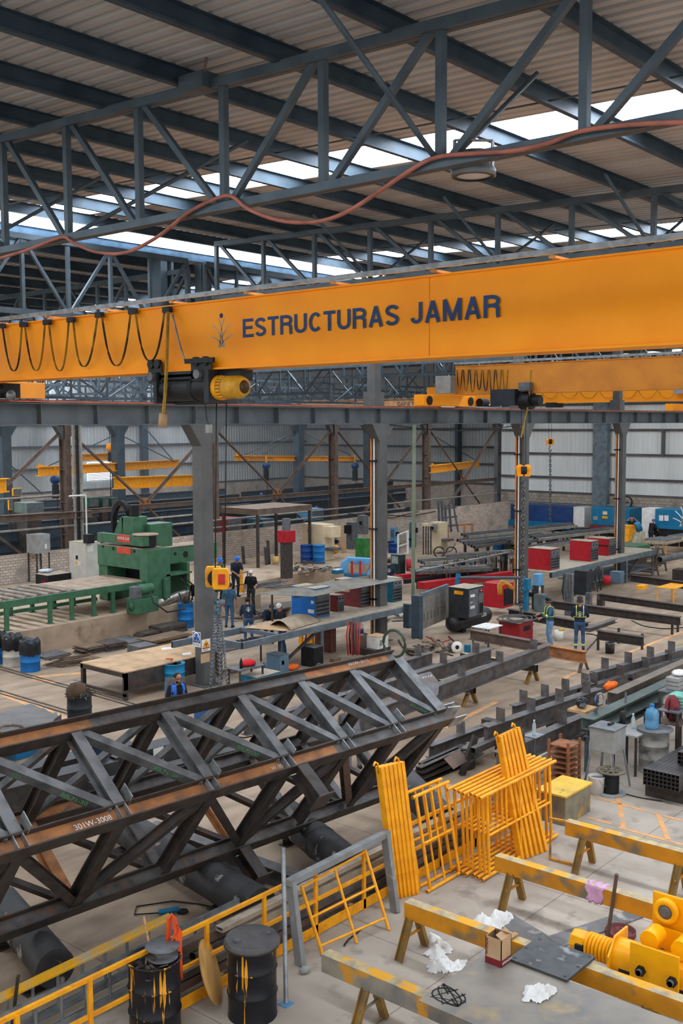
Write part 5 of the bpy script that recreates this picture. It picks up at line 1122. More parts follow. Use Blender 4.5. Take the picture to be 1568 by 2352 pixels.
part('bag', MB().ball(b + V((0, 0, .3)), (.2, .17, .3), 14, .05, 2), M('pack_maroon', (138, 52, 58), .8, 0, (104, 42, 50), 4), t, True); part('pocket', MB().ball(b + V((-.1, -.14, .2)), (.12, .1, .17), 10, .06, 5), M('pack_black', (52, 38, 42), .8), t, True); part('strap', MB().path([b + V((-.18, .02, .1)), b + V((-.26, -.02, .3)), b + V((-.14, 0, .52))], .02, 5), RUBBER, t, True)
t, q = table('pale tabletop with small bottles between cabinet and drum', 1428, 1472, 1678, .9, GREYP, .75, .6)
def bottle(p, h, label, mat, capm=WHITE, r=.045):
    t = thing('water_bottle', label, 'bottle', p); part('flask', MB().lathe([(0, 0), (r, 0), (r, h * .65), (r * .4, h * .88), (r * .4, h * .93), (0, h * .93)], p, 14), mat, t, True); part('cap', MB().tube(p + V((0, 0, h * .92)), p + V((0, 0, h)), r * .45, 10), capm, t, True); return t
bottle(V((q.x + .18, q.y + .05, .9)), .34, 'clear plastic bottle on the pale tabletop', GLASS); solo('thermos', MB().lathe([(0, 0), (.07, 0), (.07, .34), (.05, .4), (.05, .46), (0, .46)], V((q.x - .2, q.y + .12, .9)), 16), BLACK, 'black thermos flask on the pale tabletop', 'flask')
solo('dark_cloth', MB().ball(V((q.x - .28, q.y + .24, .96)), (.24, .18, .07), 12, .12, 7), M('cloth_navy', (40, 48, 58), .9), 'dark navy cloth heaped by the black thermos', 'cloth')
q = P(1226, 1688, .82); bottle(q, .34, 'clear bottle standing on the front right-lot beam', GLASS); solo('small_shelf', MB().bx(q.x - .2, q.x + .2, q.y - .16, q.y + .16, .805, .82).bx(q.x - .02, q.x + .02, q.y - .02, q.y + .02, .0, .805), GALV, 'small grey shelf plate on a post under the bottle', 'shelf')
# clutter on the channels
q = P(1335, 1625, 1.24); t = thing('welding_helmet', 'shiny black welding helmet lying on the greenish channel end', 'helmet', q); part('shell', MB().ball(q + V((0, 0, .12)), (.16, .13, .13), 16), M('helmet_black', (30, 30, 34), .15), t, True); part('visor', MB().box((q.x - .1, q.y - .08, q.z + .05), (.1, .12, .08)), GUN, t, True)
solo('timber_wedge', MB().bx(q.x - .3, q.x + .3, q.y - .25, q.y + .2, q.z - .06, q.z), WOOD, 'wooden board under the black welding helmet', 'board')
q2 = P(1370, 1622, 1.25)
for i, (dx, mt, lb) in enumerate(((0, DBLUE, 'blue headband ring beside the welding helmet'), (.14, GREYP, 'grey headband ring beside the welding helmet'))):
    solo('headband', MB().path([q2 + V((dx + .11 * math.cos(g), .05 * math.cos(g) * (1 - 2 * i), .14 + .13 * math.sin(g))) for g in [k_ * math.pi / 8 for k_ in range(16)]], .022, 6, True), mt, lb, 'headband')
solo('soda_can', MB().tube(P(1368, 1632, 1.23), P(1368, 1632, 1.35), .035, 12), DBLUE, 'blue drink can between helmet and headbands', 'can')
q = P(1402, 1582, 1.16); solo('orange_cloth', MB().ball(q + V((0, 0, .08)), (.26, .14, .1), 14, .16, 9), M('cloth_orange', (240, 110, 30), .8), 'bright orange cloth in the dusty channel', 'cloth')
q = P(1447, 1562, 1.28); t = thing('black_mug', 'black mug standing on the dusty channel', 'mug', q); part('cup', MB().lathe([(0, 0), (.06, 0), (.065, .13), (.055, .13), (.05, .02), (0, .02)], q, 16), BLACK, t, True); part('handle', MB().path([q + V((-.06, 0, .1)), q + V((-.1, 0, .08)), q + V((-.1, 0, .04)), q + V((-.06, 0, .03))], .01, 5), BLACK, t, True)
q = P(1435, 1635, 1.0); t = thing('putty_knife', 'dark blade tool standing up behind the black thermos', 'tool', q); part('blade', MB().bar(q, PD(1437, 1590, q), .05, .02), GUN, t, True); part('tang', MB().bar(q, q - Z * .12, .1, .02), BROWNST, t, True)
# boxes and packs on a shelf at the right edge
t, sq = table('narrow shelf table at the right edge under grey boxes and green packs', 1520, 1600, 1620, 1.25, GUN, 1.3, .5)
for i in range(3):
    q = P(1537, 1612, 1.25); z = 1.25 + .46 + .1 * i
for i in range(4): solo('green_pack', MB().bx(sq.x - .2 - .02 * i, sq.x + .16, sq.y - .17, sq.y + .17, 1.25 + .075 * i, 1.31 + .075 * i), M('pack_green', (120, 190, 174), .5, 0, (90, 150, 140), 3), 'pale green pack in the strapped pile, %s from below' % nth(i), 'pack', 'green packs', .01)
t, sq2 = table('tall shelf stand at the right edge behind the green packs', 1515, 1600, 1578, 1.45, GUN, 1.2, .5)
for i in range(3): solo('grey_box', MB().bx(sq2.x - .35 - .02 * i, sq2.x + .12, sq2.y - .16, sq2.y + .16, 1.45 + .1 * i, 1.54 + .1 * i), GREYP, 'flat grey box in the pile at the right edge, %s from below' % nth(i), 'box', 'flat grey boxes', .008)
solo('white_bag', MB().ball(V((sq2.x + .0, sq2.y - .02, 1.8)), (.22, .16, .07), 12, .15, 3), BAG, 'white bag on top of the flat grey boxes', 'bag')
# bundle of square tubes
TUBE = M('dark_tube', (74, 72, 72), .5, .3, (56, 54, 54), 5, c3=(120, 104, 90), sc3=3, lo3=.62, hi3=.72)
for r_ in range(4):
    for c_ in range(9):
        y = 8.95 - .085 * c_; z = .36 + .085 * r_
        solo('square_tube', MB().hol((20.1, y, z), (24.5, y, z), .08, .08, .006), TUBE, 'dark square steel tube in the lower bundle at the right edge', 'tube', 'square tubes in the lower bundle')
for r_ in range(3):
    for c_ in range(4):
        y = 8.5 - .085 * c_; z = .72 + .085 * r_
        solo('square_tube', MB().hol((20.75, y, z), (24.5, y, z), .08, .08, .006), TUBE, 'dark square steel tube in the smaller upper bundle at the right edge', 'tube', 'square tubes in the upper bundle')
for i, x in enumerate((20.5, 22.6)):
    solo('bundle_support', MB().hol((x, 9.05, .16), (x, 8.1, .16), .3, .3, .02), MILLD, ('near hollow support under the tube bundle', 'far hollow support under the tube bundle')[i], 'support')
# ================= mid floor: beams on trestles =================
beam((790, 1650), (1261, 1478), .98, .42, .26, 'longest I-beam on trestles in mid hall, reaching the rusty end beam', MILL, 5)
beam((800, 1592), (1127, 1488), .95, .4, .24, 'I-beam on trestles just behind the longest one', MILL, 4)
beam((780, 1560), (992, 1497), .9, .36, .22, 'third I-beam on trestles, partly behind the lattice girder end', MILL, 3)
beam((560, 1660), (900, 1560), .75, .3, .22, 'I-beam seen through the lattice girder, paint numbered', MILL, 0)
q = P(1078, 1622); trestle(q.x + .1, q.y + 2.4, q.y - .1, .56, 'dark steel trestle under the longest beam, nearer one', legs=(q.y + .05,))
q = P(1222, 1570); trestle(q.x + .1, q.y + 2.6, q.y - .1, .56, 'dark steel trestle under the longest beam, farther one', legs=(q.y + .05,))
q = P(965, 1600); trestle(q.x + .1, q.y + 2.2, q.y + .2, .56, 'dark steel trestle under the beams near the lattice girder end', legs=(q.y + .4,))
beam((1080, 1445), (1262, 1478), .7, .34, .25, 'rust-brown I-beam on the floor before the dark red bin', BROWNST); beam((1252, 1480), (1345, 1496), .72, .36, .24, 'short rusty I-beam at the end of the longest beam', RUST)
q = P(1335, 1540); solo('splay_stand', MB().bar(P(1330, 1545), P(1338, 1510, .4), .1, .06).bar(P(1350, 1538), P(1340, 1510, .4), .08, .06), BROWNST, 'splayed brown legs at the end of the short rusty beam', 'stand')
beam((1257, 1378), (1562, 1417), .75, .3, .24, 'long dark I-beam crossing behind the two vested workers', MILLD); beam((1168, 1398), (1350, 1430), .7, .3, .24, 'dark I-beam behind the worker facing left', MILLD)
beam((1377, 1363), (1600, 1394), .72, .26, .22, 'dark I-beam at right, third row back', MILLD); beam((1448, 1320), (1600, 1340), .85, .3, .22, 'dark I-beam at right with orange clamp, fourth row back', MILLD)
beam((1372, 1447), (1478, 1462), .85, .3, .25, 'short dark beam on square legs right of the vested welder', MILLD)
beam((1348, 1442), (1412, 1420), 1.0, .14, .2, 'work piece channel the vested welder is holding steady', MILL)
for i, (px, py) in enumerate(((1373, 1493), (1474, 1492), (1420, 1478), (1543, 1458), (1556, 1452))):
    q = P(px, py); solo('support_post', MB().bar(q, q + V((0, 0, .55 if i < 3 else .5)), .07, .07), MILLD, 'dark square leg under the right-hand beams, %s from the left or front' % nth(i), 'leg post', 'legs under the right-hand beams')
q = P(1400, 1500); t = thing('paint_can', 'black paint can with splashes behind the right lot', 'can', q); part('can', MB().lathe([(0, 0), (.15, 0), (.16, .34), (.15, .34), (.14, .04), (0, .04)], q, 20), M('can_black', (48, 46, 46), .5, 0, (36, 34, 34), 3, c3=(170, 120, 90), sc3=5, lo3=.62, hi3=.68), t, True); part('rim', MB().lathe([(.15, .33), (.17, .34), (.17, .36), (.15, .36)], q, 20), GALV, t, True)
q = P(1283, 1471); t = thing('white_bucket', 'white bucket with a yellow rag beside the worker facing left', 'bucket', q); part('pail', MB().lathe([(0, 0), (.14, 0), (.16, .36), (.15, .36), (.13, .03), (0, .03)], q, 20), WHITE, t, True)
solo('yellow_rag', MB().ball(q + V((.08, -.05, .38)), (.14, .1, .05), 10, .15, 3), M('rag_yellow', (212, 170, 60), .9), 'yellow rag on the rim of the white bucket', 'rag')
# dark red bin with chain on it
tt = cab('steel_bin', 'dark red steel bin under the long hoist chain', 'bin', 1150, 1232, 1478, 1432, M('bin_red', (150, 34, 42), .5, 0, (128, 30, 36), 2, c3=(206, 130, 50), sc3=1.5, lo3=.66, hi3=.75), 1.1, top=DUSTTOP)
face(tt, 'R', .3, .8, .55, .8, BLACK, 'opening', .004); face(tt, 'L', 0, 1, .94, 1., MAROON, 'rim', .03)
p_, wx_, wy_, h_, z_ = tt[1]; c = V((p_.x + wx_ * .5, p_.y + wy_ * .5, h_ + .05)); solo('coiled_hose', MB().path([c + V((math.cos(g * .6) * (.3 + .02 * g), math.sin(g * .6) * (.3 + .02 * g) * .8, .02 + .012 * (g % 3))) for g in range(32)], .025, 6), M('hose_grey', (90, 88, 88), .6), 'grey hose coiled on the lid of the dark red bin', 'hose')
# blue jib crane next to it
t = thing('jib_post', 'blue swivel jib post with a long grey arm beside the hoist chain', 'jib crane', P(1207, 1432)); b = P(1207, 1432); hh = lambda py: PD(1207, py, b).z
part('post', MB().tube(b, b + V((0, 0, hh(1355))), .1, 14), TEAL, t, True); part('head', MB().bx(b.x - .14, b.x + .14, b.y - .14, b.y + .14, hh(1352), hh(1328)), TEAL, t, True); part('bracket', MB().bar(b + V((-.3, 0, hh(1352))), b + V((.4, 0, hh(1352))), .16, .08), TEAL, t, True)
part('boom', MB().tube(PD(1205, 1327, b), PD(1050, 1327, b), .06, 10), DGREY, t, True); part('boom_tip', MB().bar(PD(1052, 1318, b), PD(1050, 1345, b), .12, .16), TEAL, t, True)
for g in (.4, 2.5, 4.6): part('foot_rib', MB().poly([b + V((math.cos(g) * .08, math.sin(g) * .08, 0)), b + V((math.cos(g) * .4, math.sin(g) * .4, 0)), b + V((math.cos(g) * .08, math.sin(g) * .08, .4))], .02), TEAL, t, True)
# white-topped small table, wire spool
t, q = table('small white-topped table in front of the black compressor tank', 1087, 1150, 1437, .75, WHITE, .9, .7)
q = P(1049, 1500); t = thing('cable_spool', 'white cable spool lying on edge near the lattice girder tip', 'spool', q); part('flange', MB().lathe([(.07, 0), (.2, 0), (.2, .03), (.07, .03)], q + V((0, 0, .2)), 22, (-.6, -.8, .1)), WHITE, t, True); part('core', MB().lathe([(.05, -.12), (.1, -.12), (.1, 0), (.05, 0)], q + V((0, 0, .2)), 16, (-.6, -.8, .1)), RUBBER, t, True)
cab('tool_box', 'small blue box behind the white cable spool', 'box', 1066, 1082, 1500, 1482, TEAL, 1.)
# ================= welder shelf in mid hall =================
sh = thing('welder_shelf', 'long grey steel shelf carrying welding machines under a tin roof', 'shelf', (26, 22.5, 0)); zs = 1.25
SHF = M('shelf_grey', (104, 116, 126), .55, .1, (88, 98, 106), 3)
a, b, c_, d_ = P(375, 1484, zs), P(540, 1476, zs), P(942, 1386, zs), P(560, 1440, zs); a = V((a.x, a.y, zs)); y_f, y_b = 22.35, 24.1; xL, xR = 21.7, 30.4
part('beam', MB().hol((xL, y_f, zs - .1), (xR, y_f, zs - .1), .1, .2, .01), SHF, sh, True); part('beam', MB().hol((xL - 1.2, y_b, zs - .1), (xR, y_b, zs - .1), .1, .2, .01), SHF, sh, True); part('beam', MB().hol((xL, y_f, zs - .1), (xL - .1, y_b, zs - .1), .1, .2, .01), SHF, sh, True)
for x in (23.3, 26.2, 28.8): part('cross_bar', MB().bx(x, x + .08, y_f, y_b, zs - .12, zs), SHF, sh, True)
part('deck', MB().bx(24.0, xR, y_f, y_b, zs, zs + .02), DUSTTOP, sh, True, label='dusty deck plates')
for x, y in ((25.3, y_f), (xR - .1, y_f), (25.3, y_b), (xR - .1, y_b)): part('leg', MB().tube((x, y, 0), (x, y, zs - .1), .06, 10), SHF, sh, True)
part('brace', MB().bar((25.2, y_f + .1, zs - .2), (23.6, y_f + .1, .3), .08, .08), MILLD, sh, True)
rf = thing('tin_roof', 'long corrugated tin sheet roof over the welding machines', 'roof sheet', (26, 22.8, 2.1)); mb = MB(); q0, q1 = P(712, 1370, 2.15), P(925, 1330, 2.15); vs = []; fs = []; n = 40
ra, rb_, rc, rd = P(714, 1371, 2.15), P(926, 1331, 2.15), P(850, 1322, 2.3), P(585, 1365, 2.3)
for i in range(n * 2 + 1):
    u = i / (n * 2); z = .025 * (i % 2)
    vs += [lerp(ra, rd, u) + V((0, 0, z)), lerp(rb_, rc, u) + V((0, 0, z))]
fs = [(2 * i, 2 * i + 2, 2 * i + 3, 2 * i + 1) for i in range(n * 2)]
mb.add(vs, fs); part('sheet', mb, TIN, rf, True)
mb = MB(); mb.bar(lerp(ra, rd, .3) - Z * .04, lerp(rb_, rc, .3) - Z * .04, .05, .05)
part('purlin', mb, MILLD, rf, True); part('prop', MB().bar((24.6, 23.9, zs), (24.6, 23.9, 2.2), .05, .05).bar((30.2, 23.9, zs), (30.2, 23.9, 2.2), .05, .05), MILLD, rf, True)
def welder(label, px0, px1, pyb, pyt, mat, asp, z, front='R', group='welding machines', txt=None, top=DUSTTOP):
    tt = cab('welding_machine', label, 'welding machine', px0, px1, pyb, pyt, mat, asp, z, group, top)
    o = face(tt, 'R', .04, .96, .04, .97, M('panel_grey', (84, 90, 96), .5, .2, (70, 74, 80), 4), 'front_panel')
    face(tt, 'R', .1, .9, .68, .92, GUN, 'dial_plate', .02, par=o)
    for k_ in range(4): face(tt, 'R', .08, .92, .1 + .13 * k_, .16 + .13 * k_, BLACK, 'louver', .018, par=o)
    t, (p, wx, wy, h, z) = tt
    for u in (.3, .7): part('knob', MB().tube((p.x + wx * u, p.y - .02, z + h * .8), (p.x + wx * u, p.y - .05, z + h * .8), .03, 10), BLACK, o, True)
    return tt
w = welder('bright blue welding machine with white side lettering at the shelf end', 667, 757, 1422, 1352, M('welder_blue', (24, 108, 190), .4, 0, (22, 98, 176), 3), .7, zs + .02)
ftext(w, 'L', .22, .8, 'Miller', .13, WHITE); t, (p, wx, wy, h, z) = w; part('logo_ring', MB().lathe([(.05, 0), (.085, 0), (.085, .004), (.05, .004)], (p.x - .012, p.y + wy * .88, z + h * .83), 18, (-1, 0, 0)), WHITE, t, True); face(w, 'L', .72, .96, .18, .3, WHITE, 'label_plate', .014); face(w, 'L', .84, .95, .5, .6, WHITE, 'label_plate', .014)
welder('small dark red welding machine between the blue and the maroon ones', 757, 790, 1406, 1368, M('welder_dkred', (120, 36, 32), .45), 1.1, zs + .02)
w = welder('large maroon welding machine with a cardboard patch, mid shelf', 768, 852, 1396, 1336, MAROON, .5, zs + .02); face(w, 'L', .3, .6, .55, .9, CARD, 'cardboard_patch', .014)
w = welder('teal welding machine at the right end of the tin-roofed shelf', 853, 925, 1384, 1330, M('welder_teal', (22, 104, 124), .45), .6, zs + .02)
solo('cardboard_sheet', MB().poly([P(560, 1442, zs + .03), P(700, 1410, zs + .03), P(735, 1420, zs + .03), P(655, 1450, zs + .03)], .012, (0, 0, 1)), CARD, 'flat tan sheet lying on the shelf left of the blue welder', 'sheet')
vs = []; fs = []
for i in range(9):
    u = i / 8; a, b = lerp(P(620, 1435, zs + .05), P(648, 1422, zs + .05), u), lerp(P(668, 1447, zs + .05), P(737, 1426, zs + .05), u)
    for j in range(7): v = j / 6; q = lerp(a, b, v) + V((0, 0, .22 * math.sin(math.pi * v))); vs.append(q)
for i in range(8):
    for j in range(6): fs.append((i * 7 + j, i * 7 + j + 1, (i + 1) * 7 + j + 1, (i + 1) * 7 + j))
o = solo('curved_sheet', MB().add(vs, fs, True), M('tan_sheet', (168, 152, 130), .8), 'arched tan sheet on top of the flat one on the shelf', 'sheet'); sm_ = o.modifiers.new('s', 'SOLIDIFY'); sm_.thickness = .015
t, q = table('low dark work table with bars left of the welder shelf leg', 470, 640, 1478, .85, MILLD, 2.6, .9)
for i in range(6): solo('steel_bar', MB().bar(V((q.x - .2 + .18 * i, q.y - .4, .87)), V((q.x + .0 + .18 * i, q.y + .4, .87)), .05, .03), MILLD, 'dark bar lying on the low work table, %s from the left' % nth(i), 'bar', 'bars on the low table')
# things under and before the shelf
w = cab('electric_cabinet', 'blue-grey cabinet with a pink label before the welder shelf', 'cabinet', 610, 662, 1556, 1506, M('cab_bluegrey', (92, 118, 138), .5, 0, (80, 104, 122), 3), .8, top=DGREY); face(w, 'R', .25, .5, .55, .75, M('label_pink', (222, 180, 178), .6), 'label_plate'); face(w, 'R', .04, .96, .04, .96, M('cab_bluegrey', (92, 118, 138)), 'door')
w = cab('steel_box', 'flat turquoise box under the blue-grey cabinet', 'box', 545, 640, 1590, 1556, M('box_cyan', (40, 128, 172), .5), 1.3, top=DUSTTOP)
w = cab('black_box', 'black cube-shaped box with a hammer leaning on it', 'box', 690, 742, 1534, 1488, BLACK, .8, top=GUN); q = P(733, 1530); t = thing('sledge_hammer', 'long-handled hammer leaning on the black box', 'hammer', q); part('handle', MB().bar(q, PD(724, 1490, q), .03, .03), WOOD, t, True); part('head', MB().box((q.x, q.y, 0), (.16, .07, .08)), GUN, t, True)
t, q = table('small bench with a red cloth near the column foot', 530, 598, 1530, .72, GUN, 1., .55); solo('red_cloth', MB().ball(V((q.x + .1, q.y, .8)), (.26, .2, .1), 12, .14, 5), M('cloth_red', (206, 32, 44), .85), 'red cloth heaped on the small bench', 'cloth'); bottle(V((q.x - .28, q.y - .1, .72)), .3, 'cola bottle beside the red cloth', RUBBER, RED); solo('white_cup', MB().lathe([(0, 0), (.04, 0), (.05, .12), (.045, .12), (0, .01)], V((q.x + .02, q.y + .2, .72)), 12), WHITE, 'white cup behind the red cloth', 'cup')
solo('orange_cloth', MB().ball(P(672, 1532, .08), (.26, .16, .1), 12, .14, 6), M('cloth_orange', (240, 110, 30)), 'orange cloth on the floor beside the blue-grey cabinet', 'cloth')
bottle(P(606, 1548), .36, 'small blue bottle beside the blue-grey cabinet', BLUE, BLUE, .06)
w = cab('metal_locker', 'tall maroon locker under the welder shelf', 'locker', 722, 772, 1500, 1425, M('locker_brown', (104, 62, 54), .6, 0, (90, 54, 48), 2), .4); face(w, 'L', .05, .95, .03, .97, M('locker_brown', (104, 62, 54)), 'door')
for i, (a, b, c, d) in enumerate(((685, 697, 1485, 1442), (705, 722, 1485, 1440))):
    cab('gas_cabinet', ('narrow yellow cabinet left of the red chain under the shelf', 'narrow yellow cabinet right of the red chain under the shelf')[i], 'cabinet', a, b, c, d, YEL, .5)
b = P(702, 1490); solo('red_chain', chain([PD(703, 1443, b), PD(702, 1482, b)], .14, .02), RED, 'red chain hanging between two yellow cabinets', 'chain')
q = P(825, 1460, .45); t = thing('water_jug', 'clear water jug under the welder shelf', 'jug', q); part('jug_body', MB().lathe([(0, 0), (.14, 0), (.15, .03), (.15, .34), (.12, .42), (.05, .45), (.05, .5), (0, .5)], q, 18), GLASS, t, True); part('label_plate', MB().lathe([(.152, .1), (.154, .1), (.154, .25), (.152, .25)], q, 18), DBLUE, t, True)
cab('jug_stand', 'dark stand under the clear water jug', 'stand', 805, 845, 1492, 1458, BROWNST, 1.)
w = cab('carton', 'white printed carton with a loose flap before the shelf', 'carton', 842, 893, 1494, 1464, WHITE, 1.1, .2, top=CARD); face(w, 'R', .15, .6, .3, .75, GREYP, 'print_panel', .004); cab('low_bench', 'dark low bench under the white carton', 'bench', 822, 900, 1510, 1494, MILLD, 1.2)
q = P(865, 1495, .3)
b = P(812, 1515)
for i in range(5):
    solo('hanging_hose', MB().path([PD(800 + 5 * i, 1428, b), PD(796 + 6 * i, 1460, b), PD(800 + 5 * i, 1505 - 4 * (i % 2), b), PD(808 + 4 * i, 1500, b), PD(806 + 5 * i, 1432, b)], .028, 6), (REDC, CABLE, MAROON, M('hose_grey', (90, 88, 88)), REDC)[i], 'looped welding hose hanging from the shelf beam, %s from the left' % nth(i), 'hose', 'hanging hoses')
solo('tyre_hose', MB().path([P(905, 1478, .5) + V((.0, .45 * math.cos(g), .45 * math.sin(g))) for g in [k_ * math.pi / 8 for k_ in range(16)]], .05, 7, True), M('hose_green', (70, 92, 76), .6), 'big green-black hose coil hanging at the shelf end', 'hose')
# ---- electric board with switches
x0 = PY(970, 1400, 22.6).x
bd = thing('switch_board', 'large grey electric board with rows of switches beside the compressor', 'switchboard', P(990, 1470)); q = P(968, 1462); s = sc(q)
pa, pb = P(966, 1468), P(1027, 1440); d = (pb - pa).normalized(); up = Z
hb = PD(966, 1372, pa).z; mb = MB(); mb.poly([pa + Z * .35, pb + Z * .35, pb + Z * hb, pa + Z * hb], .05); part('panel', mb, M('board_grey', (128, 122, 112), .6, 0, (112, 106, 98), 3), bd, True)
for k_ in range(7):
    for r_ in range(2):
        c = lerp(pa, pb, .08 + .13 * k_) + Z * (hb * (.72 - .3 * r_)) + V((-.04, -.04, 0)); part('switch', MB().bar(c, c + Z * .3, .09, .07), GUN if r_ else GALV, bd, True)
    c = lerp(pa, pb, .08 + .13 * k_) + V((-.03, -.03, 0)); part('conduit', MB().tube(c + Z * hb * .45, c + Z * hb * .9, .02, 6), BLACK, bd, True)
part('frame_beam', MB().bar(pa + Z * (hb + .08), pb + Z * (hb + .08), .1, .16), SHF, bd, True)
for p in (pa, pb): part('leg', MB().bar(p, p + Z * hb, .1, .1), BROWNST, bd, True)
cab('electric_cabinet', 'dark blue-grey electric cabinet left of the switch board', 'cabinet', 945, 972, 1468, 1368, M('cab_slate', (58, 72, 84), .5), .6, .4); cab('electric_cabinet', 'smaller slate electric box hanging by the taller cabinet', 'cabinet', 926, 946, 1444, 1388, M('cab_slate', (58, 72, 84)), .6, .5)
t = thing('leaning_pole', 'long pale green pole slanting up to the runway beam', 'pole', P(944, 1380)); bq = P(948, 1372, 1.3); part('tube', MB().bar(bq, PY(951, 976, 22.7), .13, .13), M('pole_sage', (126, 136, 118), .6, 0, (112, 124, 106), 2), t, True)
# ---- compressor set
w = cab('compressor', 'black and grey air compressor with a red display, mid hall', 'compressor', 1033, 1117, 1422, 1352, M('comp_black', (48, 52, 56), .45), 1.2, .62, top=DUSTTOP)
face(w, 'R', .06, .62, .05, .95, GUN, 'control_door'); face(w, 'R', .66, .97, .05, .95, GUN, 'side_panel'); face(w, 'R', .7, .93, .8, .92, BLACK, 'display', .02); face(w, 'R', .78, .86, .84, .89, M('led_red', (255, 40, 40), .5, em=3.), 'red_lamp', .024); face(w, 'R', .7, .94, .1, .45, BLACK, 'vent_grille', .02); face(w, 'L', .3, .75, .78, .9, M('sign_yellow', (240, 160, 20)), 'warning_label'); ftext(w, 'R', .12, .5, 'AIR', .1, WHITE)
for v in (.7, .32): face(w, 'R', .12, .4, v, v + .09, WHITE, 'label_plate', .018)
q = P(1032, 1448, .3); a = P(1040, 1450, 0); t = thing('air_tank', 'black horizontal air tank under the compressor', 'tank', a)
c0, c1 = PD(1042, 1432, P(1045, 1455)), PD(1112, 1412, P(1110, 1440)); part('vessel', MB().tube(c0, c1, .32, 20).ball(c0, (.32, .32, .32), 16).ball(c1, (.3, .3, .3), 16), M('tank_black', (40, 40, 44), .35), t, True)
part('lettering', text_mb('600', .2, TM(lerp(c0, c1, .72) + V((-.1, -.31, .05)), (c1 - c0), Z)), WHITE, t, True)
for c in (lerp(c0, c1, .2), lerp(c0, c1, .85)): part('saddle', MB().bx(c.x - .1, c.x + .1, c.y - .2, c.y + .2, 0, c.z - .2), BLACK, t, True)
w = cab('red_machine', 'red machine with thick yellow hoses right of the compressor', 'machine', 1113, 1185, 1398, 1342, RED, .9, .3); face(w, 'R', .1, .95, .1, .8, BLACK, 'dark_panel')
b = P(1150, 1400, .5)
for i in range(3): solo('yellow_hose', MB().path([PD(1145 + 3 * i, 1366, b), PD(1143 + 4 * i, 1345, b), PD(1152 + 4 * i, 1334 + 3 * i, b), PD(1165 + 4 * i, 1338 + 3 * i, b), PD(1172 + 4 * i, 1352 + 2 * i, b)], .04, 7), M('hose_yellow', (226, 160, 60), .5), 'thick yellow hose arching over the red machine, %s from the left' % nth(i), 'hose', 'yellow hoses')
# ================= second welder shelf (red machines) =================
sh = thing('welder_shelf', 'grey steel shelf carrying three red welding machines', 'shelf', (44, 22.2, 0)); zs2 = 1.3; y_f, y_b = 22.35, 24.2; xL, xR = 40.2, 51.
for y in (y_f, y_b): part('beam', MB().hol((xL, y, zs2 - .1), (xR, y, zs2 - .1), .12, .24, .01), SHF, sh, True)
part('deck', MB().bx(xL, xR, y_f, y_b, zs2, zs2 + .03), DUSTTOP, sh, True)
for x in (41.4, 44.4, 47.6, 50.6): part('leg', MB().tube((x, y_f, 0), (x, y_f, zs2 - .1), .06, 10), SHF, sh, True)
for x in (43., 48.): part('brace', MB().bar((x + 1, y_f, zs2 - .2), (x - .3, y_f, .35), .08, .08), MILLD, sh, True)
part('lower_shelf', MB().bx(44.2, 51., y_f, y_b, .42, .46), SHF, sh, True)
welder('nearest red welding machine beside the third column', 1217, 1292, 1311, 1262, RED, .75, zs2 + .03, group='red welding machines')
welder('middle red welding machine on the second shelf', 1315, 1381, 1290, 1244, RED, .75, zs2 + .03, group='red welding machines')
w = welder('farthest red welding machine with a dark stripe, by the fourth column', 1356, 1422, 1277, 1238, RED, .75, zs2 + .03, group='red welding machines'); face(w, 'L', .1, 1, .55, .62, BLACK, 'dark_stripe', .014)
cab('steel_locker', 'tall grey locker under the first red welder', 'locker', 1298, 1318, 1415, 1318, GUN, .5); cab('steel_locker', 'dark cabinet under the middle red welder', 'locker', 1322, 1362, 1368, 1312, M('cab_black', (40, 46, 52), .5), .8, .46); cab('steel_cabinet', 'blue-grey cabinet on the lower shelf under the farthest red welder', 'cabinet', 1404, 1438, 1340, 1314, M('cab_bluegrey', (92, 118, 138)), .8, .46)
solo('red_bucket', MB().lathe([(0, 0), (.16, 0), (.18, .38), (.17, .38), (.15, .03), (0, .03)], P(1393, 1342, .46), 18), RED, 'red bucket on the lower shelf beside the blue-grey cabinet', 'bucket')
w = cab('tool_cabinet', 'teal-grey tool cabinet right of the blue jib post', 'cabinet', 1228, 1268, 1408, 1368, M('cab_teal', (104, 122, 126), .5), 1.2, top=GUN); q = w[1][0]; bottle(V((q.x + .2, q.y + .3, w[1][3] + .015)), .36, 'white bottle on the teal-grey tool cabinet', WHITE, RED)
solo('blue_jerrycan', MB().box(PD(1235, 1345, P(1235, 1400)), (.36, .3, .5)), LBLUE, 'light blue jerrycan on the rack by the jib post', 'jerrycan', bev=.03); p = P(1234, 1395); z0 = PD(1235, 1345, P(1235, 1400)).z; solo('jerrycan_stand', MB().box((PD(1235, 1345, P(1235, 1400)).x, PD(1235, 1345, P(1235, 1400)).y, 0), (.4, .34, z0)), MILLD, 'dark stand under the light blue jerrycan', 'stand')
# ================= raised slab at left with the roller table and punching machine =================
SLAB = M('slab_concrete', (180, 158, 134), .85, 0, (156, 136, 116), 1.5, c3=(120, 106, 94), sc3=2, lo3=.58, hi3=.75)
ZP = .85
struct('floor_platform', MB().poly([(8, 30.6, 0), (28.2, 30.9, 0), (28.2, 40.4, 0), (8, 40.4, 0)], ZP, (0, 0, 1)), SLAB)
ZQ = .6
struct('floor_dock', MB().poly([(28.2, 32.6, 0), (33.2, 33.8, 0), (46, 34.6, 0), (46, 40.4, 0), (28.2, 40.4, 0)], ZQ, (0, 0, 1)), SLAB)
# whitewashed low brick wall behind
struct('wall_low', MB().bx(8, 66.4, 40.45, 40.75, 0, 2.1), BRKW)
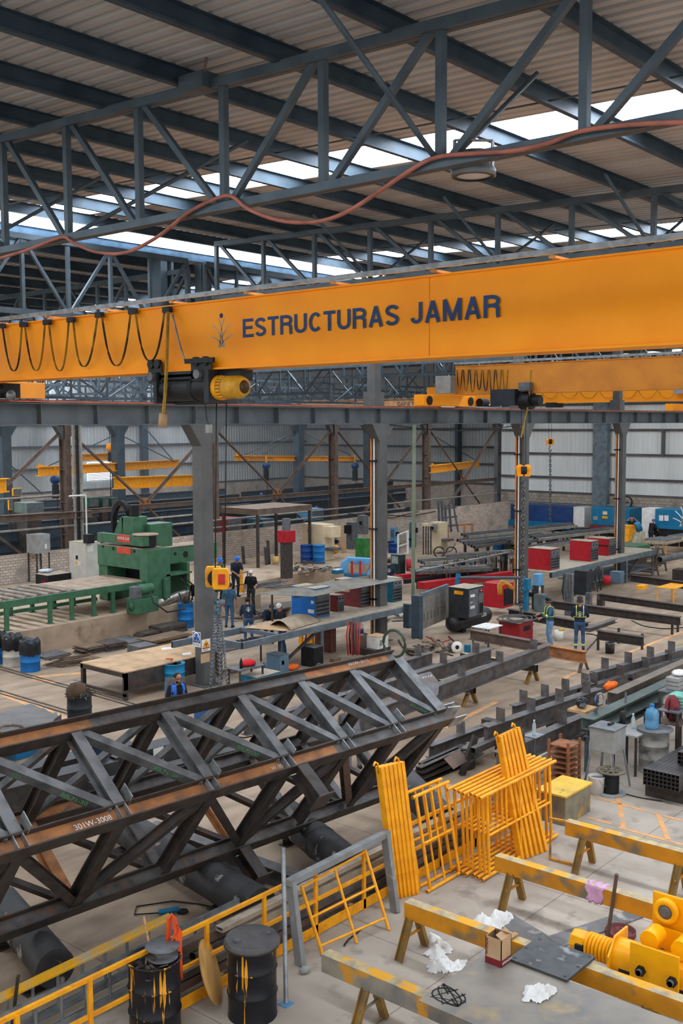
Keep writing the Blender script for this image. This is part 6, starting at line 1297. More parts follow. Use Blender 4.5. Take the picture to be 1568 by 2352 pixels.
# roller table
YT = 31.25; zt = PY(200, 1353, YT).z; xa, xb, yb = 15.5, PY(335, 1332, YT).x, 33.7
t = thing('roller_table', 'long green roller table feeding the punching machine on the raised slab', 'table', (20, 33, ZP))
for y in (YT, yb): part('side_beam', MB().bx(xa, xb, y - .06, y + .06, zt - .24, zt), GREEN, t, True, .01)
x = xa + .1
while x < 22.3: part('roller', MB().tube((x, YT + .05, zt - .02), (x, yb - .05, zt - .02), .075, 10), M('roller_steel', (150, 138, 126), .5, .3, (120, 108, 98), 3), t, True); x += .46
part('table_plate', MB().bx(22.3, xb, YT, yb, zt - .02, zt + .01), M('table_dust', (170, 150, 130), .8, 0, (140, 122, 106), 3), t, True)
for x in (16.2, 17.8, 19.4, 21.1, 22., 22.95, 23.8):
    for y in (YT, yb): part('leg', MB().bx(x - .07, x + .07, y - .05, y + .05, ZP, zt - .24).bx(x - .12, x + .12, y - .1, y + .1, ZP, ZP + .02), GREEN, t, True)
part('tie_beam', MB().bx(xa, 24, YT + 1.2, YT + 1.28, ZP + .3, ZP + .42), GREEN, t, True)
# punching machine
t = thing('punching_machine', 'large green gantry punching machine with red name plates on the raised slab', 'machine', (26.2, 33.4, ZP)); X = 25.25
zb0, zb1 = 2.25, 3.05
part('upright', MB().bx(X, X + 1.1, 31.0, 31.5, ZP, zb1), GREEN, t, True, .02); part('upright', MB().bx(X + .1, X + 1.2, 33.6, 34.15, ZP, zb1 - .1), GREEN, t, True, .02)
part('bridge', MB().bx(X + .02, X + .9, 31.4, 34.1, zb0, zb1), GREEN, t, True, .02)
part('bridge_top', MB().bx(X, X + 1., 31.3, 34.1, zb1, zb1 + .03), M('table_dust', (170, 150, 130)), t, True)
part('carriage_rail', MB().bx(X - .05, X + .25, 31.2, 34.0, zb1 + .12, zb1 + .48), GREEN, t, True, .01)
RP = M('name_plate_red', (214, 78, 58), .5)
a, b = PX(269, 1244, X - .06), PX(298, 1230, X - .06); part('name_plate', MB().bx(X - .07, X - .05, b.y, a.y, a.z, b.z), RP, t, True); p1_ = (a, b)
part('lettering', text_mb('HSFDB 2500', .155, TX((X - .074, a.y - .03, a.z + .1)), 0, .9), WHITE, t, True)
a, b = PX(269, 1270, X), PX(300, 1260, X); part('name_plate', MB().bx(X - .005, X + .02, b.y, a.y, a.z, b.z), RP, t, True)
for px, py in ((236, 1255), (260, 1260), (308, 1266)): q = PX(px, py, X + .01); part('bolt_recess', MB().tube((X + .015, q.y, q.z), (X - .0, q.y, q.z), .06, 12), BLACK, t, True)
mb = MB(); mb.poly([(X + .3, 32.9, zb1 + .1), (X + .3, 33.6, zb1 + .1), (X + .3, 33., zb1 + 1.1), (X + .3, 32.8, zb1 + 1.1)], .06, (1, 0, 0)); part('head_rib', mb, GREEN, t, True); mb = MB(); mb.bx(X + .3, X + 1., 32.2, 32.9, zb1 + .05, zb1 + 1.15); part('punch_head', mb, GREEN, t, True, .02)
part('punch_head', MB().bx(X + .9, X + 2., 31.9, 32.7, zb1 - .2, zb1 + .85), GREEN, t, True, .02); part('drive_motor', MB().tube((X + .6, 32.5, zb1 + 1.15), (X + .6, 32.5, zb1 + 1.6), .2, 14), BLACK, t, True)
CC = [(X + .55, 33.2 - .5 * math.cos(g), zb1 + .9 + .75 * math.sin(g)) for g in [k_ * math.pi / 10 for k_ in range(11)]]
part('cable_chain', MB().path([(X + .55, 33.7, zb1 + .2)] + [(x, 66.4 - y, z) for x, y, z in reversed(CC)][::-1], .13, 4), RUBBER, t, True)
part('turret_plate', MB().lathe([(0, 0), (.5, 0), (.5, .05), (0, .06)], (X + .4, 31.6, zb1 + .5), 24), M('table_dust', (170, 150, 130)), t, True); part('turret', MB().tube((X + .4, 31.6, zb1 + .08), (X + .4, 31.6, zb1 + .5), .42, 18), BLACK, t, True)
part('side_arm', MB().bx(X + 1.1, X + 4.1, 31.6, 32.6, zb0 + .05, zb1 - .1), GREEN, t, True, .02); part('arm_top', MB().bx(X + 1.1, X + 3.7, 31.58, 32.55, zb1 - .1, zb1 - .07), M('table_dust', (170, 150, 130)), t, True)
for px in (378, 402): q = PY(px, 1272, 31.6); part('bolt_recess', MB().tube((q.x, 31.6, q.z), (q.x, 31.59, q.z), .07, 12), BLACK, t, True)
q = PY(426, 1273, 31.6); part('bolt_recess', MB().tube((q.x, 31.6, q.z), (q.x, 31.59, q.z), .13, 14), BLACK, t, True)
q = PY(383, 1275, 31.4); part('pump_motor', MB().tube((q.x, 31.4, q.z - .25), (q.x, 31.4, q.z + .25), .16, 14), GREEN, t, True)
part('side_frame', MB().bx(X + 2.1, X + 2.25, 31.2, 32.6, ZP, zb0 + .1), GREEN, t, True, .01); part('shelf_bracket', MB().bx(X + .9, X + 2.2, 31., 31.6, 1.95, 2.02), GREEN, t, True); part('accumulator', MB().tube((X + .8, 30.9, 1.15), (X + .8, 30.9, 1.9), .14, 14), GREEN, t, True)
part('inner_shadow_plate', MB().bx(X + 1.0, X + 1.1, 31.5, 33.6, ZP + .5, zb0), BLACK, t, True, label='black plate standing in for inner shade')  # black plate added to paint the shade inside the gantry opening
b = V((X + 1.5, 31., 1.2)); part('hydraulic_hose', MB().path([b + V((.1, 0, .6)), b + V((.5, -.1, .2)), b + V((.3, -.2, -.3))], .03, 6), CABLE, t, True); part('hydraulic_hose', MB().path([b + V((.3, .2, .7)), b + V((.7, 0, .3)), b + V((.6, -.1, -.3))], .03, 6), CABLE, t, True)
# hydraulic power pack
tt = cab('hydraulic_unit', 'green hydraulic tank unit with a pump on top before the punching machine', 'hydraulic unit', 286, 356, 1412, 1378, GREEN, 1.9, ZP); t, (p, wx, wy, h, z) = tt
part('inspection_cover', MB().lathe([(0, 0), (.16, 0), (.17, .02), (0, .03)], (p.x - .0, p.y + wy * .5, z + h * .5), 20, (-1, 0, 0)), M('cover_green', (64, 112, 82)), t, True); part('pump_motor', MB().tube((p.x + wx * .3, p.y + wy * .5, z + h + .3), (p.x + wx * .9, p.y + wy * .5, z + h + .3), .2, 16), M('cover_green', (64, 112, 82)), t, True); part('valve_block', MB().bx(p.x + .05, p.x + wx * .35, p.y + .1, p.y + wy - .1, z + h, z + h + .45), GUN, t, True, .02)
part('hose', MB().path([(p.x + wx * .6, p.y - .05, z + h + .2), (p.x + wx * .55, p.y - .3, z + .4), (p.x + wx * .9, p.y - .6, z + .03), (p.x + wx * 1.7, p.y - .6, z + .03), (p.x + wx * 2.1, p.y + .2, z + .5)], .03, 6), CABLE, t, True)
a, b = PY(357, 1388, 31.0), PY(430, 1362, 31.3); solo('silver_duct', MB().path([a, lerp(a, b, .33) + V((0, 0, .01)), lerp(a, b, .66) + V((0, 0, .04)), b, b + V((.2, .4, .02))], .17, 14), M('duct_silver', (176, 172, 164), .3, .7, (140, 136, 130), 6), 'silver flexible duct beside the hydraulic unit', 'duct')
# cabinets on the slab
tt = cab('control_cabinet', 'tall light grey control cabinet with a warning label behind the roller table', 'cabinet', 150, 226, 1350, 1247, M('cab_light', (196, 196, 188), .5, 0, (182, 182, 174), 2), .65, ZP, top=DUSTTOP); face(tt, 'L', .2, .98, .04, .97, M('cab_light', (196, 196, 188)), 'door'); face(tt, 'L', .38, .7, .48, .58, WHITE, 'warning_label', .02); face(tt, 'L', .4, .5, .5, .57, M('sign_yellow', (240, 160, 20)), 'yellow_mark', .024); face(tt, 'R', .1, .5, .8, .95, WHITE, 'label_plate'); t, (p, wx, wy, h, z) = tt; part('handle', MB().box((p.x - .04, p.y + wy * .5, z + h * .62), (.05, .08, .16)), BLACK, t, True)
tt = cab('transformer_box', 'grey box on a dark steel stand left of the tall control cabinet', 'electric box', 56, 110, 1340, 1228, GREYP, 1.0, ZP, legs=1.3); face(tt, 'R', .6, .75, .7, .8, WHITE, 'label_plate')
tt = cab('black_chest', 'low black chest with red letters behind the roller table', 'chest', 73, 155, 1352, 1322, BLACK, 1.4, ZP, top=DUSTTOP); ftext(tt, 'L', .5, .3, 'HL', .3, RED)
solo('paper_wad', MB().ball(V((tt[1][0].x + .5, tt[1][0].y + .9, ZP + tt[1][3] + .08)), (.3, .25, .09), 12, .2, 2), M('paper_blue', (206, 218, 228), .8), 'crumpled pale paper on the low black chest', 'paper')
tt = cab('wire_box', 'dark box of wires on top of the tall control cabinet', 'box', 188, 214, 1249, 1228, BLACK, 1., PD(200, 1247, P(200, 1350, ZP)).z)
# yellow bollards and rail
for px, py, pt, lb, zz in ((432, 1382, 1315, 'yellow bollard with a red reflector left of the thick grey column', .6), (553, 1370, 1297, 'yellow bollard right of the two men in blue helmets', .4)):
    q = P(px, py, zz); h = PD(px, pt, q).z; t = thing('bollard', lb, 'bollard', q); part('post', MB().bx(q.x - .07, q.x + .07, q.y - .07, q.y + .07, zz, h), YEL, t, True); part('cap', MB().bx(q.x - .07, q.x + .07, q.y - .07, q.y + .07, h, h + .04), RED, t, True)
t = thing('handrail', 'thin rusty handrail before the two men in blue helmets', 'railing', P(540, 1376, .6)); q = P(500, 1388, .5); z0 = q.z
A, B = P(482, 1362, 1.0), P(570, 1345, 1.0)
A, B = P(480, 1384, .6), P(569, 1364, .6)
for v in (0, .45, .95): part('rail_bar', MB().tube(A + Z * v, B + Z * v, .025, 8), BROWNST, t, True)
for u in (0, .52, 1): part('post', MB().tube(lerp(A, B, u), lerp(A, B, u) + Z * .97, .025, 8), BROWNST, t, True)
struct('floor_step', MB().bx(A.x - .2, B.x + .3, A.y - .1, A.y + 4.2, 0, .6), SLAB)
# drums by the column and trash drums at left
drum(P(427, 1440), 'bright blue drum of scrap beside the thick grey column', BLUE, .31, .93); drum(P(488, 1438), 'faded turquoise drum right of the thick grey column', M('drum_cyan', (80, 150, 176), .5, 0, (66, 130, 156), 3), .3, .95)
mb = MB(); q = P(427, 1440)
for i in range(26): g = R_.uniform(0, 6.28); r = R_.uniform(0, .24); a = q + V((r * math.cos(g), r * math.sin(g), .93)); mb.bar(a, a + V((R_.uniform(-.1, .1), R_.uniform(-.1, .1), R_.uniform(.05, .25))), .05, .02)
solo('scrap_pieces', mb, M('scrap_brown', (92, 84, 78)), 'dark scrap pieces heaped in the bright blue drum', 'scrap', kind='stuff')
BAGB = M('bag_black', (36, 38, 42), .35, 0, (26, 28, 32), 6)
def trash(px, py, label, mat, r=.31, h=.93, bag=True, baglab=''):
    q = P(px, py); drum(q, label, mat, r, h, False)
    mb = MB(); vs = []; fs = []; n = 28; rr = random.Random(px)
    for k_, (rad, z) in enumerate(((r * 1.04, h * .55), (r * 1.07, h * .75), (r * 1.06, h), (r * .95, h * 1.08), (r * .6, h * 1.02), (r * .1, h * .98))):
        for i in range(n): g = 2 * math.pi * i / n; q_ = rad * (1 + rr.uniform(-.05, .05)); vs.append(q + V((q_ * math.cos(g), q_ * math.sin(g), z + rr.uniform(-.04, .05))))
    for k_ in range(5):
        for i in range(n): fs.append((k_ * n + i, k_ * n + (i + 1) % n, (k_ + 1) * n + (i + 1) % n, (k_ + 1) * n + i))
    mb.add(vs, fs, True); solo('bin_liner', mb, BAGB, baglab, 'bin liner')
trash(70, 1540, 'blue drum with a black bin liner beside the rebar pile', BLUE, baglab='black bin liner puffed over the blue drum'); trash(29, 1528, 'dirty white drum with a black rim at the left edge', M('drum_white', (196, 192, 180), .6, 0, (170, 166, 156), 3), baglab='black bin liner over the dirty white drum'); trash(-6, 1522, 'blue drum cut by the left edge', BLUE, baglab='black bin liner over the drum at the left edge')
q = P(184, 1680); d = drum(q, 'black drum heaped with wire and brown scrap behind the lattice girder', M('drum_black', (38, 44, 50), .5, 0, (30, 34, 40), 3), .31, .95, False)
mb = MB(); rr = random.Random(8)
for i in range(150):
    g, r = rr.uniform(0, 6.28), rr.uniform(0, .34) ; z = .9 + (.36 - r) * rr.uniform(0, 1.1); a = q + V((r * math.cos(g), r * math.sin(g), z)); w1 = V((rr.uniform(-.14, .14), rr.uniform(-.14, .14), rr.uniform(-.05, .1))); mb.mi = i % 2; mb.path([a, a + w1 * .5 + V((0, 0, .04)), a + w1], .012, 4)
mb.mi = 0; mb.ball(q + V((-.06, .02, 1.02)), (.26, .26, .26), 14, .14, 3)
solo('wire_tangle', mb, [M('tangle_brown', (84, 66, 52), .9), GUN], 'tangle of wire and brown fibre on the black drum', 'scrap', kind='stuff')
q = P(400, 1584); d = drum(q, 'open turquoise drum with ash behind the standing man', M('drum_turq', (30, 132, 180), .5, 0, (26, 116, 160), 3), .32, .8, False); solo('ash_fill', MB().lathe([(0, .68), (.3, .68), (.3, .7), (0, .72)], q, 20), GUN, 'dark ash filling the open turquoise drum', 'ash'); solo('t_bar_tool', MB().tube(PD(384, 1560, q), PD(394, 1516, q), .02, 6).tube(PD(381, 1513, q), PD(398, 1514, q), .025, 6), M('tool_orange', (214, 110, 60), .5), 'orange-handled bar standing in the turquoise drum', 'tool')
# ---- steel table
t = thing('steel_table', 'long low steel table with a tan top left of the thick grey column', 'table', (19.8, 24.5, 0)); x0, x1, y0, y1, z = 18.2, 21.9, 23.45, 25.5, .82
part('tabletop', MB().bx(x0, x1, y0, y1, z - .03, z), M('table_tan', (192, 158, 120), .7, 0, (160, 132, 102), 2), t, True); part('apron', MB().bx(x0, x1, y0, y0 + .04, .3, z - .03), MILLD, t, True); part('apron', MB().bx(x0, x0 + .04, y0, y1, z - .16, z - .03), MILLD, t, True); part('end_rail', MB().bx(x0, x0 + .06, y0, y1, .12, .2), MILLD, t, True)
for x in (x0 + .06, (x0 + x1) / 2, x1 - .06):
    for y in (y0 + .05, y1 - .06): part('leg', MB().bx(x - .06, x + .06, y - .05, y + .05, 0, z - .03), MILLD, t, True)
solo('paper_sheet', MB().poly([P(370, 1488, z + .002), P(395, 1486, z + .002), P(398, 1490, z + .002), P(372, 1493, z + .002)], .003, (0, 0, 1)), WHITE, 'white paper on the tan steel table, left one', 'paper'); solo('paper_sheet', MB().poly([P(417, 1501, z + .002), P(438, 1498, z + .002), P(440, 1503, z + .002), P(420, 1505, z + .002)], .003, (0, 0, 1)), WHITE, 'white paper at the column end of the tan steel table', 'paper')
q = P(382, 1612); t = thing('steel_screen', 'upright grey sheet panel behind the standing man', 'panel', q); part('panel', MB().poly([P(378, 1612), P(424, 1596), PD(424, 1556, P(424, 1596)), PD(378, 1556, P(378, 1612))], .03), GUN, t, True)
# ---- blue steel boxes and long dark box beams behind the girder
cab('blue_crate', 'blue steel crate under the chains behind the lattice girder', 'crate', 442, 500, 1664, 1606, M('crate_blue', (52, 92, 150), .5, 0, (44, 80, 132), 3), 1.2); cab('blue_crate', 'bright blue crate low at the left behind the girder', 'crate', 8, 90, 1748, 1722, M('crate_cyan', (20, 104, 150), .5), 2.2)
BB = M('box_beam_dark', (70, 68, 68), .5, .25, (56, 54, 54), 4, c3=(100, 92, 86), sc3=3, lo3=.6, hi3=.75)
beam((-60, 1790), (300, 1702), .75, .5, .5, 'dark built-up box beam at left behind the lattice girder', BB, 0, 'box beams', 'box_beam', 'B'); beam((-60, 1822), (260, 1742), .75, .5, .45, 'dark box beam next to it, nearer the lattice girder', BB, 0, 'box beams', 'box_beam', 'B'); beam((250, 1735), (520, 1668), .8, .55, .5, 'dark box beam with a white label behind the lattice girder', BB, 0, 'box beams', 'box_beam', 'B'); beam((210, 1800), (560, 1712), .6, .35, .3, 'dark I-beam low between the box beams and the girder', BB, 0)
q = P(340, 1712, .6); q = PD(345, 1722, P(345, 1712, .8)); solo('white_label', MB().poly([q + V(v) for v in ((-.14, -.27, -.2), (.14, -.27, -.2), (.14, -.27, .1), (-.14, -.27, .1))], .006, (0, -1, 0)), WHITE, 'white label stuck on the dark box beam', 'label')
for i, (px, py) in enumerate(((60, 1840), (240, 1800), (400, 1760), (520, 1730))): q = P(px, py); solo('beam_block', MB().bx(q.x - .1, q.x + .1, q.y - .2, q.y + 1.4, 0, .22), MILLD, 'dark block under the box beams, %s from the left' % nth(i), 'block', 'blocks under the box beams')
for i in range(3):
    solo('steel_plate', MB().poly([P(-30, 1650 + 26 * i, .3 + .0 * i), P(70 + 30 * i, 1620 + 12 * i, .3), P(140, 1650 + 12 * i, .3), P(0, 1700 + 22 * i, .3)], .05 + .03 * i, (0, 0, 1)), M('plate_grey', (110, 106, 102), .55, .2, (92, 90, 88), 2), 'broad grey steel plate at the left edge, %s from the back' % nth(i), 'plate', 'broad plates at the left edge')
q = P(25, 1676, .42); solo('rope_coil', MB().path([q + V((math.cos(g) * (.3 + .01 * (i % 4)), math.sin(g) * .34, .02 * (i % 3))) for i, g in enumerate([k_ * .4 for k_ in range(40)])], .02, 6), M('rope_khaki', (128, 116, 96), .8), 'coil of wire rope lying on the broad grey plates', 'rope')
solo('gusset_plate', MB().poly([P(112, 1668, .3), P(140, 1660, .3), PD(140, 1640, P(140, 1660, .3)), PD(126, 1650, P(126, 1665, .3))], .02), GUN, 'upright gusset plate on the broad grey plates', 'plate')
# ---- piles of cut plates and bars on the floor
PL = [M('cutplate_dark', (88, 80, 74), .7, .15, (70, 64, 60), 5), M('cutplate_brown', (124, 102, 82), .75, .1, (104, 86, 72), 4), M('cutplate_grey', (112, 112, 112), .6, .2, (92, 92, 94), 4), M('cutplate_wood', (186, 152, 106), .8)]
rr = random.Random(21)
def stack(px, py, n, wx, wy, label, th=.04, jit=.06, mi=None):
    q = P(px, py); z = 0
    for i in range(n):
        dx, dy = rr.uniform(-jit, jit), rr.uniform(-jit, jit); m = PL[mi if mi is not None else rr.randrange(3)]
        mb = MB(); mb.T = Matrix.Translation((q.x + dx, q.y + dy, z)) @ Matrix.Rotation(rr.uniform(-.12, .12), 4, 'Z'); mb.bx(-wx / 2, wx / 2, -wy / 2, wy / 2, 0, th); mb.T = None
        solo('cut_plate', mb, m, '%s, %s from below' % (label, nth(i)), 'plate', label); z += th + .002
stack(213, 1497, 6, 1.0, .7, 'cut steel plate in the left stack by the slab'); stack(255, 1490, 5, .8, .7, 'cut steel plate in the dark stack below the slab edge', .05, mi=0); stack(327, 1497, 7, .75, .7, 'grey cut plate in the neat stack behind the tan table', .035, .01, 2); stack(300, 1482, 4, .9, .6, 'plate offcut behind the neat grey stack'); stack(175, 1520, 2, 1.6, .8, 'large thin plate flat beside the rebar pile', .02, .2, 1); stack(120, 1505, 2, 1.0, .8, 'plate offcut behind the rebar pile', .03, .1); stack(375, 1473, 5, 1.8, .8, 'long plate in the brown stack left of the column', .04, .12, 1); stack(340, 1462, 5, .9, .5, 'small plate in the ragged stack by the slab'); stack(385, 1452, 3, 1.3, .7, 'dark thick slab plate nearest the blue drum', .1, .05, 0); stack(270, 1470, 2, 1., .6, 'thin plate leaning toward the slab edge', .03, .1); stack(365, 1466, 2, .5, .3, 'pale timber piece on the floor behind the brown plates', .05, .15, 3)
for i in range(24):
    q = P(rr.uniform(95, 150), rr.uniform(1512, 1532), .03 + .012 * i); g = rr.uniform(-.5, .35)
    solo('rebar', MB().bar(q, q + V((math.cos(g), math.sin(g), 0)) * rr.uniform(.8, 1.3), .03, .03), PL[rr.randrange(2)], 'short steel bar in the loose rebar pile right of the blue drum', 'bar', 'bars of the rebar pile')
for i in range(26):
    q = P(rr.uniform(560, 625), rr.uniform(1345, 1352), .62 + .02 * i); g = rr.uniform(-.45, .35)
    solo('flat_strip', MB().bar(q, q + V((math.cos(g), math.sin(g), 0)) * rr.uniform(1., 2.2), .07, .02), (MILLD, GUN, DGREY)[rr.randrange(3)], 'thin steel strip in the sheared pile behind the right bollard', 'strip', 'strips of the sheared pile')
for i in range(9): a, b = P(622, 1404 - 4.5 * i + 1, .05), P(700, 1388 - 4.5 * i, .05); solo('sheet_steel', MB().poly([P(600, 1410, .04 + .09 * i), P(668, 1398, .04 + .09 * i), P(668, 1384, .04 + .09 * i), P(605, 1392, .04 + .09 * i)], .07, (0, 0, 1)), (DGREY, GUN, PL[0])[i % 3], 'steel sheet in the stack behind the white-capped man, %s from below' % nth(i), 'sheet', 'stacked steel sheets')
# ---- back yard behind the low wall: many painted beams
PB = M('painted_beam', (66, 82, 94), .5, .1, (54, 68, 80), 3); PBD = M('painted_beam_dark', (50, 58, 64), .5, .1, (42, 48, 54), 3)
def bbeam(x0, x1, y, z, h, w, lab, mat=PB): 
    solo('girder_beam', MB().ib((x0, y, z + h / 2), (x1, y, z + h / 2), h, w, .02, .03), mat, lab, 'beam', 'painted beams in the back hall')
i = 0
for y, zz, xs_ in ((44, 0, (24, 42)), (45.5, 0, (46, 60)), (47, 0, (27, 46)), (48.8, .0, (47, 64)), (51.5, 0, (30, 49)), (53, 0, (52, 70)), (56, 0, (34, 54)), (58, 0, (55, 74)), (62, 0, (40, 60))):
    for k_ in range(5 if y < 50 else 4):
        o = rr.uniform(-1.5, 1.5); bbeam(xs_[0] + o, xs_[1] + o, y + rr.uniform(-.15, .15), .25 + .52 * k_ + (.35 if y > 52 else 0), .48, .32, 'dark blue painted beam in the back hall, row %s, %s from below' % (nth([44, 45.5, 47, 48.8, 51.5, 53, 56, 58, 62].index(y)), nth(k_)), PB if rr.random() < .6 else PBD); i += 1
for k_, (px0, px1, py, y) in enumerate(((-20, 212, 1190, 40.2), (380, 800, 1205, 40.1), (800, 1140, 1150, 40.1))): pass
for k_, (a, b, lab) in enumerate((((0, 1192), (210, 1180), 'brown beam crossing the left edge behind the transformer box'),)):
    A, B = PY(*a, 40.2), PY(*b, 40.2); solo('brown_beam', MB().ib(A, B, .3, .3, .02, .03), BROWNST, lab, 'beam')
# long thin pipes on the low wall
for k_, (a, b, y) in enumerate((((300, 1214), (1140, 1143), 40.6), ((0, 1222), (440, 1209), 40.6), ((-20, 1148), (200, 1136), 41.6), ((470, 1215), (930, 1172), 40.5))):
    A, B = PY(*a, y), PY(*b, y); B.z = A.z = (A.z + B.z) / 2 if False else A.z; solo('service_pipe', MB().tube(A, V((B.x, B.y, A.z)), .05, 8), TIN, ('pale pipe running along the low white wall', 'pale pipe above the low wall at left', 'grey pipe across the far left bay', 'lower pale pipe along the white brick wall')[k_], 'pipe')
# ladder tower near the left brown column
t = thing('cage_ladder', 'tall grey ladder right of the first brown column', 'ladder', PY(183, 1238, 40.2)); A, B = PY(174, 1238, 40.2), PY(190, 1238, 40.2)
for q in (A, B): part('stile', MB().bar(V((q.x, q.y, .9)), V((q.x, q.y, 8.2)), .1, .1), TIN, t, True)
for k_ in range(16): z = 1.2 + .44 * k_; part('rung', MB().bar((A.x, A.y, z), (B.x, B.y, z), .06, .06), TIN, t, True)
q = PY(199, 1228, 40.0); solo('vertical_conduit', MB().tube((q.x, q.y, .9), (q.x, q.y, PY(199, 1137, 40.).z), .04, 8).tube((q.x, q.y, PY(199, 1137, 40.).z), (q.x - .9, q.y, PY(199, 1137, 40.).z), .04, 8), WHITE, 'white bent conduit right of the tall grey ladder', 'conduit')
for k_, x in enumerate((180, 184)): q = PY(x, 1230, 40.1); solo('hanging_cable', MB().tube((q.x, q.y, 1), (q.x, q.y, 8), .04, 6), CABLE, ('left black cable inside the tall grey ladder', 'right black cable inside the tall grey ladder')[k_], 'cable')
# far-left cabinets, green welders on a bench in the back hall
def far_cab(name, label, cat, px0, px1, pyb, pyt, mat, y, asp=1., group=None, top=None):
    a = PY(px0, pyb, y); b = PY(px1, pyb, y); z0, z1 = a.z, PY(px0, pyt, y).z; t = thing(name, label, cat, ((a.x + b.x) / 2, y, z0), 0, group); w = (b.x - a.x) * .8
    part('body', MB().bx(a.x + w * .1, a.x + w, y, y + w * asp, z0, z1), mat, t, True, .01); part('front_panel', MB().bx(a.x + w * .16, a.x + w * .94, y - .02, y, z0 + (z1 - z0) * .1, z1 - (z1 - z0) * .1), GUN if mat is not GUN else DGREY, t, True)
    if z0 > .1: part('stand', MB().bx(a.x + w * .15, a.x + w * .9, y + .05, y + w * asp * .9, 0, z0), MILLD, t, True)
    return t
for k_, (a, b) in enumerate(((201, 234), (234, 254), (254, 278))): far_cab('welding_machine', 'green welding machine on the back bench, %s from the left' % nth(k_), 'welding machine', a, b, 1166, 1144, M('welder_green', (44, 92, 64), .5), 46., group='green welding machines')
far_cab('control_cabinet', 'grey-green cabinet in the back hall left of the first brown column', 'cabinet', 57, 112, 1180, 1156, M('cab_sage', (108, 130, 124), .5), 43.); far_cab('slotted_board', 'orange-yellow panel with slots at far left', 'panel', 28, 56, 1140, 1122, YEL, 46., .2); far_cab('signal_bollard', 'orange-yellow post under the slotted panel at far left', 'post', 20, 32, 1172, 1146, YEL, 45.5, .5)
far_cab('red_cabinet', 'red machine cabinet behind the low white wall by the thick column', 'cabinet', 515, 566, 1225, 1192, RED, 41.3); far_cab('blue_crate', 'dark teal crate behind the low white wall', 'crate', 598, 640, 1216, 1194, M('crate_teal', (40, 90, 112), .5), 41.2); far_cab('blue_cabinet', 'light blue machine on the low wall right of the second brown column', 'cabinet', 712, 750, 1197, 1170, LBLUE, 41.5)
# welded steel platform (brown table on posts)
zT = PY(590, 1160, 39.).z; A, B = PY(525, 1157, 39.), PY(683, 1157, 38.)
t = thing('high_platform', 'tall brown steel platform on thin posts before the white brick wall', 'platform', (A.x + 1.5, 38.5, .6)); x0, x1 = A.x, B.x
part('deck', MB().bx(x0, x1, 37., 39.6, zT - .05, zT), M('deck_tan', (150, 130, 112), .7), t, True); part('rim', MB().bx(x0, x1, 36.96, 37., zT - .3, zT), BROWNST, t, True); part('rim', MB().bx(x0 - .04, x0, 37., 39.6, zT - .3, zT), BROWNST, t, True)
for x, y in ((x0 + .1, 37.05), (x1 - .1, 37.05), (x0 + .1, 39.5), (x1 - .1, 39.5)): part('post', MB().bx(x - .06, x + .06, y - .06, y + .06, .6, zT - .05), MILLD, t, True)
# ---- machines right of the white wall on the dock
w = cab('folding_machine', 'cream steel folding machine on the dock beside two blue drums', 'machine', 692, 768, 1288, 1205, CREAM, .6, ZQ); face(w, 'R', .1, .9, .65, .95, CREAM, 'ram_head', .5); face(w, 'L', .3, .45, .75, .85, GREYP, 'switch_box', .06); face(w, 'R', .15, .85, .28, .36, GUN, 'work_table', .6)
drum(P(704, 1293, ZQ), 'dark blue drum on the dock, left of a pair', M('drum_dkblue', (22, 70, 140), .45, 0, (20, 60, 124), 3), .32, .95); drum(P(732, 1294, ZQ), 'bright blue drum on the dock, right of a pair', BLUE, .32, .95)
w = cab('red_grinder', 'red pedestal grinder on the dock before the white brick wall', 'grinder', 643, 672, 1330, 1246, MILLD, 1., ZQ); p, wx, wy, h, z = w[1]; part('red_box', MB().bx(p.x - .1, p.x + wx + .1, p.y - .1, p.y + wy + .1, z + h, z + h + .55), RED, w[0], True, .02); part('grey_motor', MB().tube((p.x + wx / 2, p.y + wy / 2, z + h + .55), (p.x + wx / 2, p.y + wy / 2, z + h + 1.1), .2, 12), GUN, w[0], True)
q = P(633, 1296, ZQ); solo('yellow_bucket', MB().lathe([(0, 0), (.16, 0), (.18, .4), (.17, .4), (.15, .03), (0, .03)], q, 16), M('bucket_ochre', (210, 170, 80), .6, 0, (190, 180, 170), 3), 'yellowish bucket beside the red pedestal grinder', 'bucket')
for k_, (px, py, h) in enumerate(((612, 1298, .9), (618, 1296, 1.2), (664, 1290, 1.1), (560, 1296, .9))): q = P(px, py, ZQ); solo('leaning_plate', MB().bar(q, q + V((.12, .2, h)), .2, .03, V((0, -1, 0))), MILLD, 'dark plate leaning on the white brick wall, %s from the list of four' % nth(k_) if False else ['second dark plate leaning on the white brick wall', 'tallest dark plate leaning on the white brick wall', 'dark plate leaning behind the red grinder', 'leftmost dark plate leaning on the white brick wall'][k_], 'plate')
w = cab('green_cabinet', 'bright green cabinet on the dock left of the second column', 'cabinet', 816, 850, 1283, 1237, M('cab_green', (56, 128, 66), .5), .8, ZQ); face(w, 'L', .1, .9, .05, .95, M('cab_green', (56, 128, 66)), 'door')
w = cab('drill_press', 'grey drilling machine behind the leaning pale board', 'machine', 795, 822, 1262, 1200, GUN, 1., ZQ); face(w, 'L', .2, .8, .6, .9, BLACK, 'drill_head', .3); w = cab('switch_cabinet', 'grey switch cabinet with a black knob beside the second column', 'cabinet', 820, 846, 1228, 1184, GUN, .6, 1.6); face(w, 'L', .4, .6, .5, .7, BLACK, 'knob', .08)
solo('pale_board', MB().bar(P(790, 1270, ZQ), PD(780, 1206, P(790, 1268, ZQ)), .25, .04, V((-.6, -.7, 0))), WOOD, 'pale wooden board leaning against the grey drilling machine', 'board')
